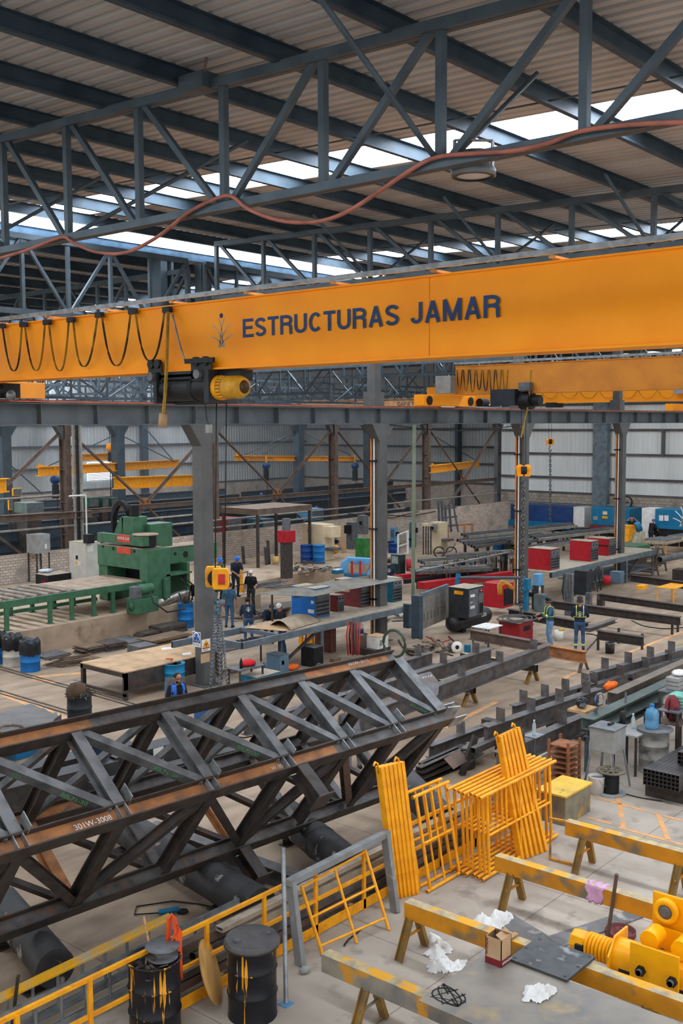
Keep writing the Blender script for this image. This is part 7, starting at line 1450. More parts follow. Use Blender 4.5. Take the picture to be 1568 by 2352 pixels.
solo('orange_machine', MB().ball(P(768, 1262, 1.1), (.35, .25, .25), 10, .1, 3), YEL, 'yellow cast machine head right of the blue drums', 'machine')
# band saw, light blue
q = P(815, 1350, .4); t = thing('band_saw', 'light blue band saw with red posts left of the second column', 'saw', P(815, 1345)); bq = P(815, 1338, .3)
f2 = lambda px, py, k_=0.: PD(px, py, bq) + V((.76, .65, 0)) * k_
part('bow', MB().poly([f2(778, 1310), f2(785, 1292), f2(800, 1281), f2(865, 1285), f2(865, 1322), f2(840, 1322), f2(852, 1298), f2(800, 1295), f2(796, 1318), f2(780, 1316)], .5, (.76, .65, 0)), LBLUE, t, True, .02); part('bed', MB().poly([f2(790, 1318), f2(865, 1322), f2(865, 1345), f2(790, 1340)], .7, (.76, .65, 0)), TEAL, t, True)
for px in (808, 827): part('post', MB().bar(f2(px, 1322, -.06), f2(px, 1288, -.06), .1, .1), RED, t, True)
part('control_box', MB().box(f2(775, 1316, -.2) , (.5, .35, .18)), TEAL, t, True, .02); part('control_plate', MB().box(f2(775, 1312, -.2) + V((0, 0, .1)), (.42, .3, .03)), WHITE, t, True)
# right of second column
drum(P(905, 1288), 'dark blue drum just right of the second column', M('drum_dkblue', (22, 70, 140)), .34, 1.)
w = cab('electric_cabinet', 'cream electric cabinet on tall legs right of the leaning pole', 'cabinet', 970, 993, 1275, 1202, CREAM, .8, legs=1.7); w = cab('milling_machine', 'cream milling machine right of the leaning pole', 'machine', 990, 1030, 1265, 1200, CREAM, 1., .2); face(w, 'L', .1, .7, .7, .95, GREYP, 'control_head', .2); face(w, 'R', .1, .9, .35, .42, GUN, 'work_table', .5); face(w, 'L', .2, .5, .75, .85, BLACK, 'screen', .23)
w = cab('dark_machine', 'dark green machine pedestal with a pale panel right of the second column', 'machine', 898, 932, 1330, 1275, M('mach_dkgreen', (44, 58, 56), .5), .8, .4, top=GUN); face(w, 'L', .1, .8, .62, .95, M('panel_sage', (150, 164, 156), .5), 'pale_panel'); q = P(940, 1312, 1.0); solo('red_wheel_guard', MB().lathe([(0, -.12), (.3, -.12), (.3, .12), (0, .12)], PD(939, 1298, P(935, 1330, .4)), 16, (.65, -.76, 0)), RED, 'red round wheel guard beside the dark green machine', 'guard')
t = thing('door_leaf', 'white door leaf with glazing bars leaning on the dock machines', 'door', P(925, 1278, .3)); bq = P(925, 1282, .3)
for a, b in (((914, 1280), (914, 1227)), ((936, 1272), (936, 1218)), ((914, 1228), (936, 1220)), ((914, 1255), (936, 1248)), ((914, 1278), (936, 1270))): part('rail_bar', MB().bar(PD(*a, bq), PD(*b, bq), .12, .06), WHITE, t, True)
t = thing('tall_rack', 'tall slate rack frame standing before the white brick wall at right', 'rack', P(1030, 1240)); bq = P(1030, 1245, .4)
for a, b in (((1010, 1225), (1006, 1150)), ((1018, 1226), (1014, 1152)), ((1052, 1222), (1038, 1145)), ((1012, 1170), (1048, 1165)), ((1013, 1190), (1050, 1186)), ((1014, 1210), (1052, 1205)), ((1025, 1224), (1022, 1160)), ((1036, 1222), (1031, 1160))): part('bar', MB().bar(PD(*a, bq), PD(*b, bq), .12, .08), DGREY, t, True)
t = thing('rust_frame', 'rust-orange rectangular frame table at right before the white wall', 'frame', P(1055, 1240)); bq = P(1055, 1245)
for a, b in (((1020, 1208), (1084, 1204)), ((1084, 1204), (1084, 1238)), ((1028, 1210), (1028, 1245)), ((1066, 1208), (1066, 1242))): part('bar', MB().bar(PD(*a, bq), PD(*b, bq), .14, .12), RUST, t, True)
for k_, (a, m, lb) in enumerate(((1143, BLUE, 'blue drum left of the third column'), (1165, DGREY, 'grey drum beside the blue one left of the third column'), (1182, M('drum_green', (34, 92, 70), .5), 'green drum half behind the third column'))): drum(P(a, 1262), lb, m, .33, .98)
# long profiles on racks, right middle
k2 = 0
for a, b, z in (((1060, 1225), (1310, 1200), 1.2), ((1050, 1238), (1200, 1222), 1.0), ((1075, 1248), (1240, 1222), .8), ((960, 1285), (1190, 1268), .9), ((1170, 1240), (1330, 1215), .9), ((1020, 1272), (1175, 1262), .7), ((1180, 1258), (1320, 1236), .7), ((965, 1300), (1120, 1288), .9), ((940, 1306), (1115, 1297), 1.), ((1220, 1230), (1400, 1210), 1.)):
    for j in range(3): beam((a[0] + 7 * j, a[1] + 3 * j), (b[0] + 7 * j, b[1] + 3 * j), z, .16, .14, 'long steel profile on the right-middle racks, lot %s, %s from the back' % (nth(k2), nth(j)), (GUN, MILL, TIN)[(k2 + j) % 3], 0, 'profiles on the right-middle racks', 'steel_profile', 'B')
    for u in (.15, .85): q = lerp(P(*a, z), P(*b, z), u); solo('rack_trestle', MB().bx(q.x - .06, q.x + .06, q.y - .7, q.y + .3, z - .3, z - .16).bx(q.x - .06, q.x + .06, q.y - .64, q.y - .52, 0, z - .3).bx(q.x - .06, q.x + .06, q.y + .12, q.y + .24, 0, z - .3), MILLD, 'trestle under profile lot %s, %s' % (nth(k2), 'left one' if u < .5 else 'right one'), 'trestle', 'trestles of the profile racks')
    k2 += 1
# cutting line with red chassis and torches, centre right
t = thing('cutting_line', 'red-framed cutting line with upright torch stands, centre right', 'machine', P(1060, 1350)); A, B = P(965, 1345, .5), P(1180, 1318, .5)
part('red_beam', MB().bar(A, B, .4, .3), RED, t, True); part('rail_bar', MB().bar(A + V((0, .9, .1)), B + V((0, .9, .1)), .15, .2), BLACK, t, True); part('red_beam', MB().bar(A + V((0, 1.5, .2)), B + V((0, 1.5, .2)), .25, .25), RED, t, True)
A, B = P(955, 1312, 1.3), P(1170, 1268, 1.5); solo('service_pipe', MB().tube(A, B, .04, 6), GALV, 'thin bright pipe slanting across the cutting line', 'pipe'); A, B = P(1190, 1262, 1.5), P(1310, 1245, 1.5); solo('service_pipe', MB().tube(A, B, .04, 6), GALV, 'thin bright pipe right of the third column', 'pipe')
# ================= machines along the white wall =================
xw = 68.2
def wallmach(px0, px1, pyb, pyt, x, d, mat, name, label, cat):
    a, b = PX(px0, pyb, x), PX(px1, pyb, x); z0, z1 = 0, PX(px0, pyt, x).z; t = thing(name, label, cat, (x + d / 2, (a.y + b.y) / 2, 0))
    part('body', MB().bx(x, x + d, b.y, a.y, max(.0, a.z), z1), mat, t, True, .02); part('base', MB().bx(x + .1, x + d, b.y + .2, a.y - .2, 0, max(.3, a.z)), BLACK, t, True); return t, a, b, z1
t, a, b, z1 = wallmach(1172, 1312, 1196, 1157, xw - .5, 1.6, DBLUE, 'shear_machine', 'long dark blue shear against the right wall', 'machine'); part('lower_beam', MB().bx(xw - .8, xw - .5, b.y, a.y, a.z - .35, a.z + .1), TEAL, t, True); part('lettering', text_mb('21', .5, TX((xw - .52, PX(1179, 1160, xw - .5).y, PX(1179, 1167, xw - .5).z))), WHITE, t, True); q = PX(1316, 1160, xw); part('side_cabinet', MB().bx(xw - .3, xw + .8, b.y - .9, b.y - .02, .3, z1), WHITE, t, True)
t, a, b, z1 = wallmach(1357, 1445, 1205, 1165, xw - 1.5, 2., TEAL, 'press_brake', 'teal press brake with a yellow label by the fourth column', 'machine'); part('die_row', MB().bx(xw - 1.7, xw - 1.5, b.y, a.y, a.z - .4, a.z), MAROON, t, True)
for p, q, m in (((1383, 1191), (1396, 1186), M('sign_yellow', (240, 160, 20))), ((1362, 1194), (1372, 1186), GREYP), ((1384, 1182), (1394, 1175), CREAM)): A, B = PX(*p, xw - 1.52), PX(*q, xw - 1.52); part('label_plate', MB().bx(xw - 1.54, xw - 1.5, B.y, A.y, A.z, B.z), m, t, True)
t, a, b, z1 = wallmach(1504, 1640, 1210, 1169, xw - 4.5, 2., TEAL, 'shear_machine', 'teal shear with a big white sprout logo at the right edge', 'machine'); xx = xw - 4.5; part('hold_down_row', MB().bx(xx - .25, xx, b.y, a.y, a.z - .5, a.z), BLACK, t, True); part('lower_beam', MB().bx(xx - .3, xx, b.y, a.y, a.z - .06, a.z + .12), TEAL, t, True)
c = PX(1565, 1209, xx); part('logo', logo(TX((xx - .02, c.y - .1, c.z)), 1.35, .045), WHITE, t, True, label='white sprouting-plant logo')
for px in (1513, 1525): A, B = PX(px, 1196, xx), PX(px + 10, 1184, xx); part('safety_label', MB().bx(xx - .02, xx, B.y, A.y, A.z, B.z), WHITE, t, True)
q = PX(1495, 1205, xx + .5); part('side_cabinet', MB().bx(xx + .2, xx + 1.4, a.y + .1, a.y + 1.0, .3, z1), WHITE, t, True)
w = cab('lathe', 'cream machine with a big orange belt guard right of the fourth column', 'machine', 1432, 1490, 1262, 1222, M('cream_mach', (206, 202, 182), .5), 1., .5); p, wx, wy, h, z = w[1]; bq = V((p.x, p.y, 0)); mb = MB(); mb.poly([PD(x, y, bq) for x, y in ((1432, 1206), (1459, 1207), (1461, 1213), (1449, 1240), (1440, 1245), (1432, 1245))], .5, (.76, .65, 0)); part('belt_guard', mb, M('guard_orange', (246, 166, 16), .5), w[0], True, .02); part('motor', MB().tube(PD(1460, 1212, bq), PD(1470, 1208, bq), .3, 14), TEAL, w[0], True); solo('steel_tray', MB().box(P(1452, 1266, .9), (1.8, 1.2, .35)), GREEN, 'green tray in front of the cream machine', 'tray'); solo('tray_stand', MB().box((P(1452, 1266, .9).x, P(1452, 1266, .9).y, 0), (1.4, 1, .9)), MILLD, 'dark stand under the green tray', 'stand')
# orange tables right
for k_, (px0, px1, py, z, wx, wy, lb) in enumerate(((1490, 1545, 1240, .95, 2.6, 1.8, 'orange steel table heaped with sheets at the right'), (1540, 1600, 1232, .9, 2.4, 1.6, 'orange table cut by the right edge'), (1400, 1445, 1216, .9, 2.8, 1.6, 'orange table before the teal press brake'))):
    t, q = table(lb, px0, px1, py, z, DUSTTOP, wx, wy, M('table_orange', (226, 154, 50), .5), group='orange tables', th=.12)
    for j in range(3): solo('sheet_offcut', MB().poly([(q.x - wx * .45 + .2 * j, q.y - wy * .4, z + .03 * j), (q.x + wx * .4, q.y - wy * .45, z + .03 * j), (q.x + wx * .45, q.y + wy * .3, z + .03 * j), (q.x - wx * .3, q.y + wy * .45, z + .03 * j)], .025, (0, 0, 1)), (TIN, CARD, GUN)[j], 'sheet offcut on the %s, %s from below' % (('right orange table', 'edge orange table', 'orange table by the press')[k_], nth(j)), 'sheet')
t = thing('a_frame', 'brown A-frame trestle holding a grey pipe at right', 'trestle', P(1500, 1330)); bq = P(1500, 1322)
for a, b in (((1497, 1258), (1512, 1322)), ((1512, 1256), (1498, 1318)), ((1520, 1258), (1530, 1312)), ((1520, 1260), (1500, 1262))): part('leg', MB().bar(PD(*a, bq), PD(*b, bq), .1, .08), BROWNST, t, True)
solo('grey_pipe', MB().pipe(P(1514, 1286, .95), P(1600, 1268, .95), .17, .02, 16), GUN, 'grey pipe resting on the brown A-frame', 'pipe')
cab('dark_crate', 'dark crate at the right edge below the grey pipe', 'crate', 1550, 1600, 1335, 1310, MILLD, 1.)
solo('yellow_clamp', MB().box(P(1474, 1352, .85), (.5, .3, .15)), YEL, 'orange clamp on the fourth-row beam at right', 'clamp'); q = P(1540, 1352, .4); t, q = table('low orange stand behind the third-row beam', 1530, 1560, 1345, .75, YEL, 1.6, .8, YEL)
# tables with scrap: back bench right of column 2
for k_, (px, py, z) in enumerate(((690, 1312, .62), (720, 1318, .62), (750, 1312, .62), (700, 1300, .62), (1110, 1255, .1), (1250, 1262, .1), (1330, 1225, .1), (1290, 1240, .1), (900, 1420, 0), (980, 1500, 0), (1010, 1490, 0), (585, 1420, 0), (560, 1418, 0), (640, 1600, 0), (760, 1545, 0))):
    q = P(px, py, z); mb = MB()
    for j in range(14): a = q + V((rr.uniform(-.7, .7), rr.uniform(-.5, .5), rr.uniform(.02, .2))); mb.bar(a, a + V((rr.uniform(-.5, .5), rr.uniform(-.4, .4), rr.uniform(-.02, .08))), rr.uniform(.04, .2), rr.uniform(.02, .06))
    solo('scrap_heap', mb, PL[k_ % 3], ['scrap heap on the dock by the red grinder', 'scrap heap on the dock in front of the blue drums', 'scrap heap on the dock beside the band saw', 'scrap heap behind the red grinder on the dock', 'scrap heap below the cream milling machine', 'scrap heap right of the third column', 'scrap heap before the dark blue shear', 'scrap heap behind the first red welder', 'scrap heap under the welder shelf end', 'scrap heap before the switch board', 'scrap heap by the white cable spool', 'scrap heap before the bending men', 'scrap heap left of the bending men', 'scrap heap seen through the lattice girder', 'scrap heap by the black box'][k_], 'scrap', kind='stuff')
# ================= people =================
SKIN = M('skin', (176, 124, 96), .6, 0, (164, 112, 86), 8); HAIR = M('hair_black', (28, 24, 24), .7); JEAN = M('jeans_blue', (62, 92, 128), .8, 0, (52, 80, 114), 6); JEANL = M('jeans_light', (112, 146, 178), .8, 0, (94, 128, 162), 6)
NAVS = M('shirt_navy', (30, 44, 66), .85); BLKS = M('shirt_black', (28, 30, 36), .85); TEALS = M('shirt_teal', (52, 88, 112), .85); SHOE = M('shoe_black', (34, 30, 30), .7); PANTD = M('trousers_dark', (46, 50, 58), .85); HIVIS = M('hi_vis_band', (214, 224, 110), .6); BHEL = M('helmet_blue', (44, 104, 196), .3); GSH = M('shirt_green', (56, 100, 74), .85); VESTB = M('vest_blue', (44, 100, 190), .7)
def person(loc, rz, label, shirt, pants, head='hair', lean=0., squat=0., arms=None, look=0., logo_back=False, bands=False, vest=None, hm=None, legs=None, beard=False, k=1.):
    rx = lambda p, a, o: V((p[0], o[1] + (p[1] - o[1]) * math.cos(a) + (p[2] - o[2]) * math.sin(a), o[2] - (p[1] - o[1]) * math.sin(a) + (p[2] - o[2]) * math.cos(a)))
    pel = V((0, 0, .93 - squat)); U = lambda p: rx((p[0], p[1], p[2] - squat), lean, pel); caps = []
    def cp(a, b, ra, rb, m): caps.append((V(a), V(b), ra, rb, m))
    for x in (-.05, .05):
        cp(U((x, 0, .96)), U((x * 1.3, 0, 1.08)), .115, .11, 0); cp(U((x * 1.3, 0, 1.08)), U((x * 1.9, .01, 1.3)), .11, .125, 0); cp(U((x * 1.9, .01, 1.3)), U((x * 1.6, 0, 1.4)), .12, .08, 0)
        cp(V((x, 0, .9 - squat)), U((x, 0, 1.)), .12, .112, 1)
    cp(U((-.14, 0, 1.4)), U((.14, 0, 1.4)), .07, .07, 0); cp(U((0, .0, 1.42)), U((0, .015, 1.52)), .055, .052, 2)
    hc = U((0, .03, 1.6)); hd = lambda p: rx(V(p) + hc, lean * .5 + look, hc)
    cp(hd((0, -.012, .02)), hd((0, .0, .045)), .083, .086, 2); cp(hd((0, .02, -.035)), hd((0, .04, -.07)), .066, .045, 2); cp(hd((0, .085, .0)), hd((0, .1, -.025)), .012, .016, 2); cp(hd((0, .078, -.058)), hd((0, .08, -.058)), .02, .02, 2)
    for s in (-1, 1): cp(hd((s * .085, -.005, .015)), hd((s * .085, -.005, -.02)), .018, .014, 2)
    arms = arms or [((.27, -.03, 1.12), (.26, .1, .9))] * 2
    for s, (el, wr) in zip((-1, 1), arms):
        sh = U((s * .185, 0, 1.4)); e = U((s * el[0], el[1], el[2])); w = U((s * wr[0], wr[1], wr[2])); mid = lerp(sh, e, .75)
        cp(sh, mid, .066, .055, 0); cp(mid, e, .05, .044, 0); cp(e, w, .043, .03, 0 if bands or vest else 2)
        d = (w - e).normalized(); sd = d.cross(V((s * .3, .2, 1))).normalized(); up_ = sd.cross(d); pm = w + d * .075; cp(w, pm, .03, .036, 2)
        for i in range(4):
            o = sd * (.03 - .02 * i); L = (.07, .08, .075, .058)[i]; a = pm + o; b = a + d * L * .55 - up_ * .012; cp(a, b, .0115, .011, 2); cp(b, b + d * L * .35 - up_ * .03, .011, .01, 2)
        t0 = w + d * .03 + sd * .03; cp(t0, t0 + d * .035 + sd * .03, .014, .012, 2); cp(t0 + d * .035 + sd * .03, t0 + d * .065 + sd * .032 - up_ * .012, .012, .011, 2)
    for n, s in enumerate((-1, 1)):
        hp = V((s * .09, 0, .9 - squat)); kn = V((s * .11, .05 + squat * .7, .5 - squat * .35)); an = V((s * .12, -.03, .09))
        if legs: kn = kn + V(legs[n][0]); an = an + V(legs[n][1])
        cp(hp, kn, .098, .062, 1); cp(kn, lerp(kn, an, .35) + V((0, -.01, 0)), .06, .062, 1); cp(lerp(kn, an, .35) + V((0, -.01, 0)), an, .062, .048, 1); cp(an + V((0, -.04, -.04)), an + V((s * .02, .15, -.05)), .047, .038, 3)
    mb = MB()
    for a, b, ra, rb, m in caps:
        n = 10; d = b - a; L = d.length
        if L < 1e-4: d = V((0, 0, 1)); L = 1e-3
        pr = [(ra * math.cos(t), ra * math.sin(t)) for t in (-1.571, -1.0, -.5, 0)] + [(rb * math.cos(t), L + rb * math.sin(t)) for t in (0, .5, 1.0, 1.571)]
        mb.lathe(pr, a, n, d)
    me = bpy.data.meshes.new('tmp'); me.from_pydata(mb.v, [], mb.f); me.update(); o = bpy.data.objects.new('tmp', me); COL.objects.link(o)
    r = o.modifiers.new('r', 'REMESH'); r.mode = 'VOXEL'; r.voxel_size = .0115
    sm = o.modifiers.new('s', 'SMOOTH'); sm.iterations = 2; sm.factor = .4
    dg = bpy.context.evaluated_depsgraph_get(); ev = o.evaluated_get(dg); em = bpy.data.meshes.new_from_object(ev); bpy.data.objects.remove(o)
    nf = len(em.polygons); c = np.zeros(nf * 3); em.polygons.foreach_get('center', c); c = c.reshape(-1, 3); best = np.full(nf, 9.); mi = np.zeros(nf, int)
    for a, b, ra, rb, m in caps:
        a_, d_ = np.array(a), np.array(b - a); t = np.clip(((c - a_) @ d_) / max(d_ @ d_, 1e-9), 0, 1); ds = np.linalg.norm(c - a_ - t[:, None] * d_, axis=1) - (ra + (rb - ra) * t); w = ds < best; best[w] = ds[w]; mi[w] = m
    for m in (shirt, pants, SKIN, SHOE): em.materials.append(m)
    em.polygons.foreach_set('material_index', mi); em.polygons.foreach_set('use_smooth', [True] * nf); em.name = 'person_body'
    root = thing('person', label, 'person', loc, rz); root.scale = (k, k, k)
    bo = bpy.data.objects.new('body', em); COL.objects.link(bo); bo.parent = root
    def hp_(name, pts_mb, mat): return part(name, pts_mb, mat, root)
    q = MB()
    def dome(r, z0, up, brim=0., fwd=0.):
        q = MB(); prf = [(r * math.cos(t), z0 + up * math.sin(t)) for t in (0, .4, .8, 1.2, 1.57)]
        ax = hd((0, 0, 1)) - hc; ax.normalize(); q.lathe(([(r + brim, z0 - .004), (r + brim, z0 + .006)] if brim else []) + prf, hc + (hd((0, -.01, 0)) - hc), 18, ax); return q
    if head == 'hair': q.ball((0, 0, 0), (.093, .1, .088), 14); m = Matrix.Translation(hd((0, -.022, .045))); q.v = [tuple(m @ V(p)) for p in q.v]; hp_('hair', q, hm or HAIR)
    elif head == 'helmet': hp_('hard_hat', dome(.114, .03, .13, .022), hm or BHEL); p = hd((0, .1, .04)); hp_('hat_brim', MB().ball(p, (.08, .06, .012), 12), hm or BHEL)
    elif head == 'cap': hp_('cap', dome(.1, .02, .122), hm or WHITE); p = hd((0, .12, .035)); hp_('cap_visor', MB().ball(p, (.065, .075, .012), 12), BLUE if hm is None else hm); hp_('hair', MB().ball(hd((0, -.03, .0)), (.088, .075, .06), 12), HAIR)
    elif head == 'mask': hp_('welding_mask', dome(.112, .0, .155, .012), BLACK); p = hd((0, .06, .12)); hp_('face_shield', MB().ball(p, (.1, .07, .07), 12), BLACK); hp_('head_band', MB().path([hd((.105 * math.cos(g), .105 * math.sin(g), .03)) for g in [i * math.pi / 8 for i in range(16)]], .012, 6, True), GUN)
    e = MB()
    for s in (-1, 1): e.ball(hd((s * .033, .076, .012)), (.012, .008, .008), 8); e.bar(hd((s * .05, .08, .032)), hd((s * .018, .084, .034)), .008, .006)
    hp_('eyes', e, HAIR); hp_('mouth', MB().ball(hd((0, .082, -.045)), (.022, .01, .006), 8), M('lips', (140, 84, 74), .6))
    if beard: hp_('beard', MB().ball(hd((0, .045, -.07)), (.058, .05, .045), 12), HAIR)
    if bands or vest:
        g_ = [i * math.pi / 10 for i in range(20)]; ring = lambda z, rx_, ry: [U((rx_ * math.cos(g), ry * math.sin(g) + .01, z)) for g in g_]
        if bands:
            hp_('reflective_band', MB().path(ring(1.12, .195, .14), .026, 6, True, flat=.01), HIVIS)
            for s in (-1, 1): hp_('reflective_strap', MB().path([U((s * .11, -.135, 1.12)), U((s * .115, -.15, 1.3)), U((s * .115, -.09, 1.43)), U((s * .11, .02, 1.48)), U((s * .11, .12, 1.42)), U((s * .11, .15, 1.28)), U((s * .1, .14, 1.12))], .022, 6, flat=.012), HIVIS)
            for s, (el, wr) in zip((-1, 1), arms): a, b = U((s * el[0], el[1], el[2])), U((s * wr[0], wr[1], wr[2])); hp_('sleeve_band', MB().tube(lerp(a, b, .3), lerp(a, b, .5), .055, 10), HIVIS)
            if bands == 2:
                for s in (-1, 1): hp_('ankle_band', MB().tube((s * .12, -.025, .17), (s * .12, -.02, .23), .068, 12), HIVIS)
        if vest:
            vb = MB(); vs = []; n = 24
            for z, rx_, ry in ((.98, .195, .15), (1.15, .2, .15), (1.32, .222, .152), (1.43, .2, .12), (1.47, .13, .09)):
                for i in range(n): g = math.pi / 2 + .42 + (2 * math.pi - .84) * i / (n - 1); vs.append(U((rx_ * math.cos(g), ry * math.sin(g) + .005, z)))
            vb.add(vs, [(r_ * n + i, r_ * n + i + 1, (r_ + 1) * n + i + 1, (r_ + 1) * n + i) for r_ in range(4) for i in range(n - 1)], True); vo = hp_('open_vest', vb, vest); sm_ = vo.modifiers.new('s', 'SOLIDIFY'); sm_.thickness = .012
    if logo_back: a, b, c_ = U((0, -.145, 1.14)), U((-.1, -.145, 1.14)), U((0, -.15, 1.24)); hp_('shirt_logo', logo(TM(a + (U((0, -.02, 1)) - U((0, 0, 1))) * .3, V((1, 0, 0)), (c_ - a)), .2, .009), WHITE)
    return root
D = math.radians
person(P(407, 1709), D(172), 'person in a bright blue open vest and jeans standing behind the lattice girder', BLKS, JEANL, 'hair', .03, arms=[((.27, .0, 1.13), (.1, .24, 1.1)), ((.27, .0, 1.13), (.1, .26, 1.12))], look=.3, vest=VESTB, beard=True, k=1.02)
person(P(1262, 1488), D(48), 'person in a teal banded jacket reaching left over the red bin', TEALS, JEANL, 'mask', .04, arms=[((.3, .12, 1.2), (.34, .4, 1.14)), ((.27, .05, 1.14), (.25, .3, 1.14))], bands=1)
person(P(1330, 1494), D(-62), 'person in a navy jacket with yellow bands seen from behind, welding mask up', NAVS, JEAN, 'mask', .05, arms=[((.26, .02, 1.14), (.16, .26, 1.06)), ((.27, .06, 1.14), (.2, .32, 1.08))], bands=2, logo_back=True, k=1.04)
person(P(541, 1371, .6), D(160), 'person in navy with blue helmet leaning on the rusty handrail', NAVS, PANTD, 'helmet', .22, arms=[((.25, .14, 1.16), (.08, .36, 1.08)), ((.25, .14, 1.16), (.1, .38, 1.08))], look=.4, k=1.0)
person(P(503, 1378, .6), D(175), 'person with blue helmet and green shirt half hidden by the hook block', GSH, PANTD, 'helmet', .1, look=.3)
person(P(527, 1441), D(-60), 'person in a teal shirt and jeans behind the hanging chains', TEALS, JEAN, 'hair', .1, logo_back=False)
person(P(577, 1404), D(110), 'person in a black polo and white cap standing by the handrail end', BLKS, PANTD, 'cap', .02, arms=[((.26, 0, 1.14), (.3, .2, 1.1)), ((.28, -.02, 1.12), (.3, .06, .92))], look=.1)
person(P(571, 1474), D(-40), 'person in navy shirt with white back logo bending at the low table', NAVS, JEAN, 'hair', .5, .1, arms=[((.25, .2, 1.16), (.16, .42, 1.08)), ((.25, .2, 1.16), (.18, .44, 1.08))], logo_back=True)
person(P(616, 1478), D(150), 'person with dark hair bowed low beside the low work table', NAVS, PANTD, 'hair', .7, .08, arms=[((.22, .25, 1.2), (.1, .45, 1.12)), ((.22, .25, 1.2), (.1, .47, 1.12))], look=.5)
person(P(649, 1506), D(75), 'person in white cap with blue visor looking down beside the blue welder', BLKS, JEAN, 'cap', .12, arms=[((.25, .1, 1.15), (.12, .34, 1.08)), ((.25, .1, 1.15), (.12, .36, 1.08))], look=.5, k=1.04)
person(P(236, 1822), D(100), 'person with dark hair crouching behind the lattice girder at left', NAVS, JEAN, 'hair', .75, .18, arms=[((.22, .25, 1.2), (.1, .45, 1.14)), ((.22, .25, 1.2), (.12, .47, 1.12))], look=.3)
person(P(814, 1766), D(-30), 'person in grey trousers stooping behind the lattice girder end', M('shirt_grey', (96, 98, 100), .85), M('trousers_grey', (112, 114, 118), .85), 'hair', .9, .1, arms=[((.2, .3, 1.2), (.1, .5, 1.14)), ((.2, .3, 1.2), (.12, .5, 1.12))])
person(P(893, 1372), D(-50), 'person in navy shirt with white logo and black cap right of the second column', NAVS, PANTD, 'cap', .05, logo_back=True, hm=BLACK)
person(P(1493, 1254), D(-110), 'person in dark jacket and blue helmet by the edge teal shear', BLKS, PANTD, 'helmet', .3, look=.3, arms=[((.25, .2, 1.16), (.2, .44, 1.1)), ((.25, .2, 1.16), (.2, .44, 1.1))])
person(P(1449, 1248), D(120), 'person with hands raised to the head behind the orange belt guard', BLKS, PANTD, 'hair', .3, arms=[((.34, .1, 1.5), (.16, .02, 1.66)), ((.34, .1, 1.5), (.16, .02, 1.66))])
q = PY(716, 1168, 42.5); person(V((q.x, q.y, q.z - 1.25)), D(-90), 'person in dark blue bending over the painted beams in the back hall', NAVS, PANTD, 'hair', .8, arms=[((.22, .25, 1.2), (.1, .45, 1.14)), ((.22, .25, 1.2), (.12, .47, 1.12))])
solo('walkway', MB().bx(q.x - 1.5, q.x + 1.5, q.y - .5, q.y + .5, 0, q.z - 1.27), MILLD, 'dark step under the person bending in the back hall', 'step')
q = PY(224, 1219, 48.4); person(V((q.x, q.y, 0)), D(150), 'person with blue helmet just showing above the tall control cabinet', NAVS, PANTD, 'helmet')
q = PY(597, 1141, 51.); person(V((q.x, q.y, max(0, q.z - 1.4))), D(-60), 'person with yellow reflective bands far back below the blue chain hoist', NAVS, PANTD, 'helmet', .5, bands=1)
# faint workshop haze in the far halls
hz = bpy.data.materials.new('workshop_haze'); hz.use_nodes = True; nt = hz.node_tree; nt.nodes.clear()
vo = nt.nodes.new('ShaderNodeVolumeScatter'); vo.inputs['Color'].default_value = (.82, .9, 1., 1); vo.inputs['Density'].default_value = .003; vo.inputs['Anisotropy'].default_value = .2
ou = nt.nodes.new('ShaderNodeOutputMaterial'); nt.links.new(vo.outputs[0], ou.inputs['Volume'])
struct('haze', MB().bx(14, 69.6, 41.6, 69.4, .02, 12.1), hz)
# ---- more workshop gear
def cable(label, pts, r=.016, mat=CABLE, z=.018, cat='cable', group=None, name='floor_cable'):
    q = [P(*p, z) for p in pts]; sm = []
    for i in range(len(q) - 1):
        p0, p1, p2, p3 = q[max(0, i - 1)], q[i], q[i + 1], q[min(len(q) - 1, i + 2)]
        for k_ in range(5): u = k_ / 5; sm.append(.5 * ((2 * p1) + (p2 - p0) * u + (2 * p0 - 5 * p1 + 4 * p2 - p3) * u * u + (3 * p1 - p0 - 3 * p2 + p3) * u ** 3))
    solo(name, MB().path(sm + [q[-1]], r, 6), mat, label, cat, group)
cable('black cable winding on the floor before the switch board', [(960, 1480), (985, 1492), (1005, 1470), (1025, 1488), (1045, 1478), (1030, 1462)], .025)
cable('red hose curling on the floor below the switch board', [(978, 1462), (992, 1468), (1000, 1480), (1018, 1474), (1036, 1468)], .025, REDC, cat='hose')
cable('black cable from the shelf end across to the white spool', [(915, 1470), (935, 1500), (965, 1508), (1000, 1498), (1040, 1506)], .025)
cable('thin cable on the floor right of the vested workers', [(1345, 1455), (1372, 1462), (1350, 1490), (1342, 1502)], .02); cable('long black cable on the floor at right', [(1450, 1425), (1480, 1438), (1530, 1444), (1580, 1440)], .02)
cable('cable loops on the floor seen through the lattice girder', [(540, 1680), (575, 1668), (600, 1680), (560, 1694), (530, 1684), (570, 1672), (625, 1690)], .014); cable('cable on the floor below the blue crate', [(690, 1690), (715, 1700), (705, 1712), (660, 1715)], .012)
cable('dark cable along the floor joint by the white bucket', [(1390, 1815), (1430, 1822), (1470, 1832), (1520, 1840)], .012); cable('bent wire on the floor left of the sawhorse beam', [(790, 2172), (800, 2158), (820, 2142), (832, 2130)], .012)
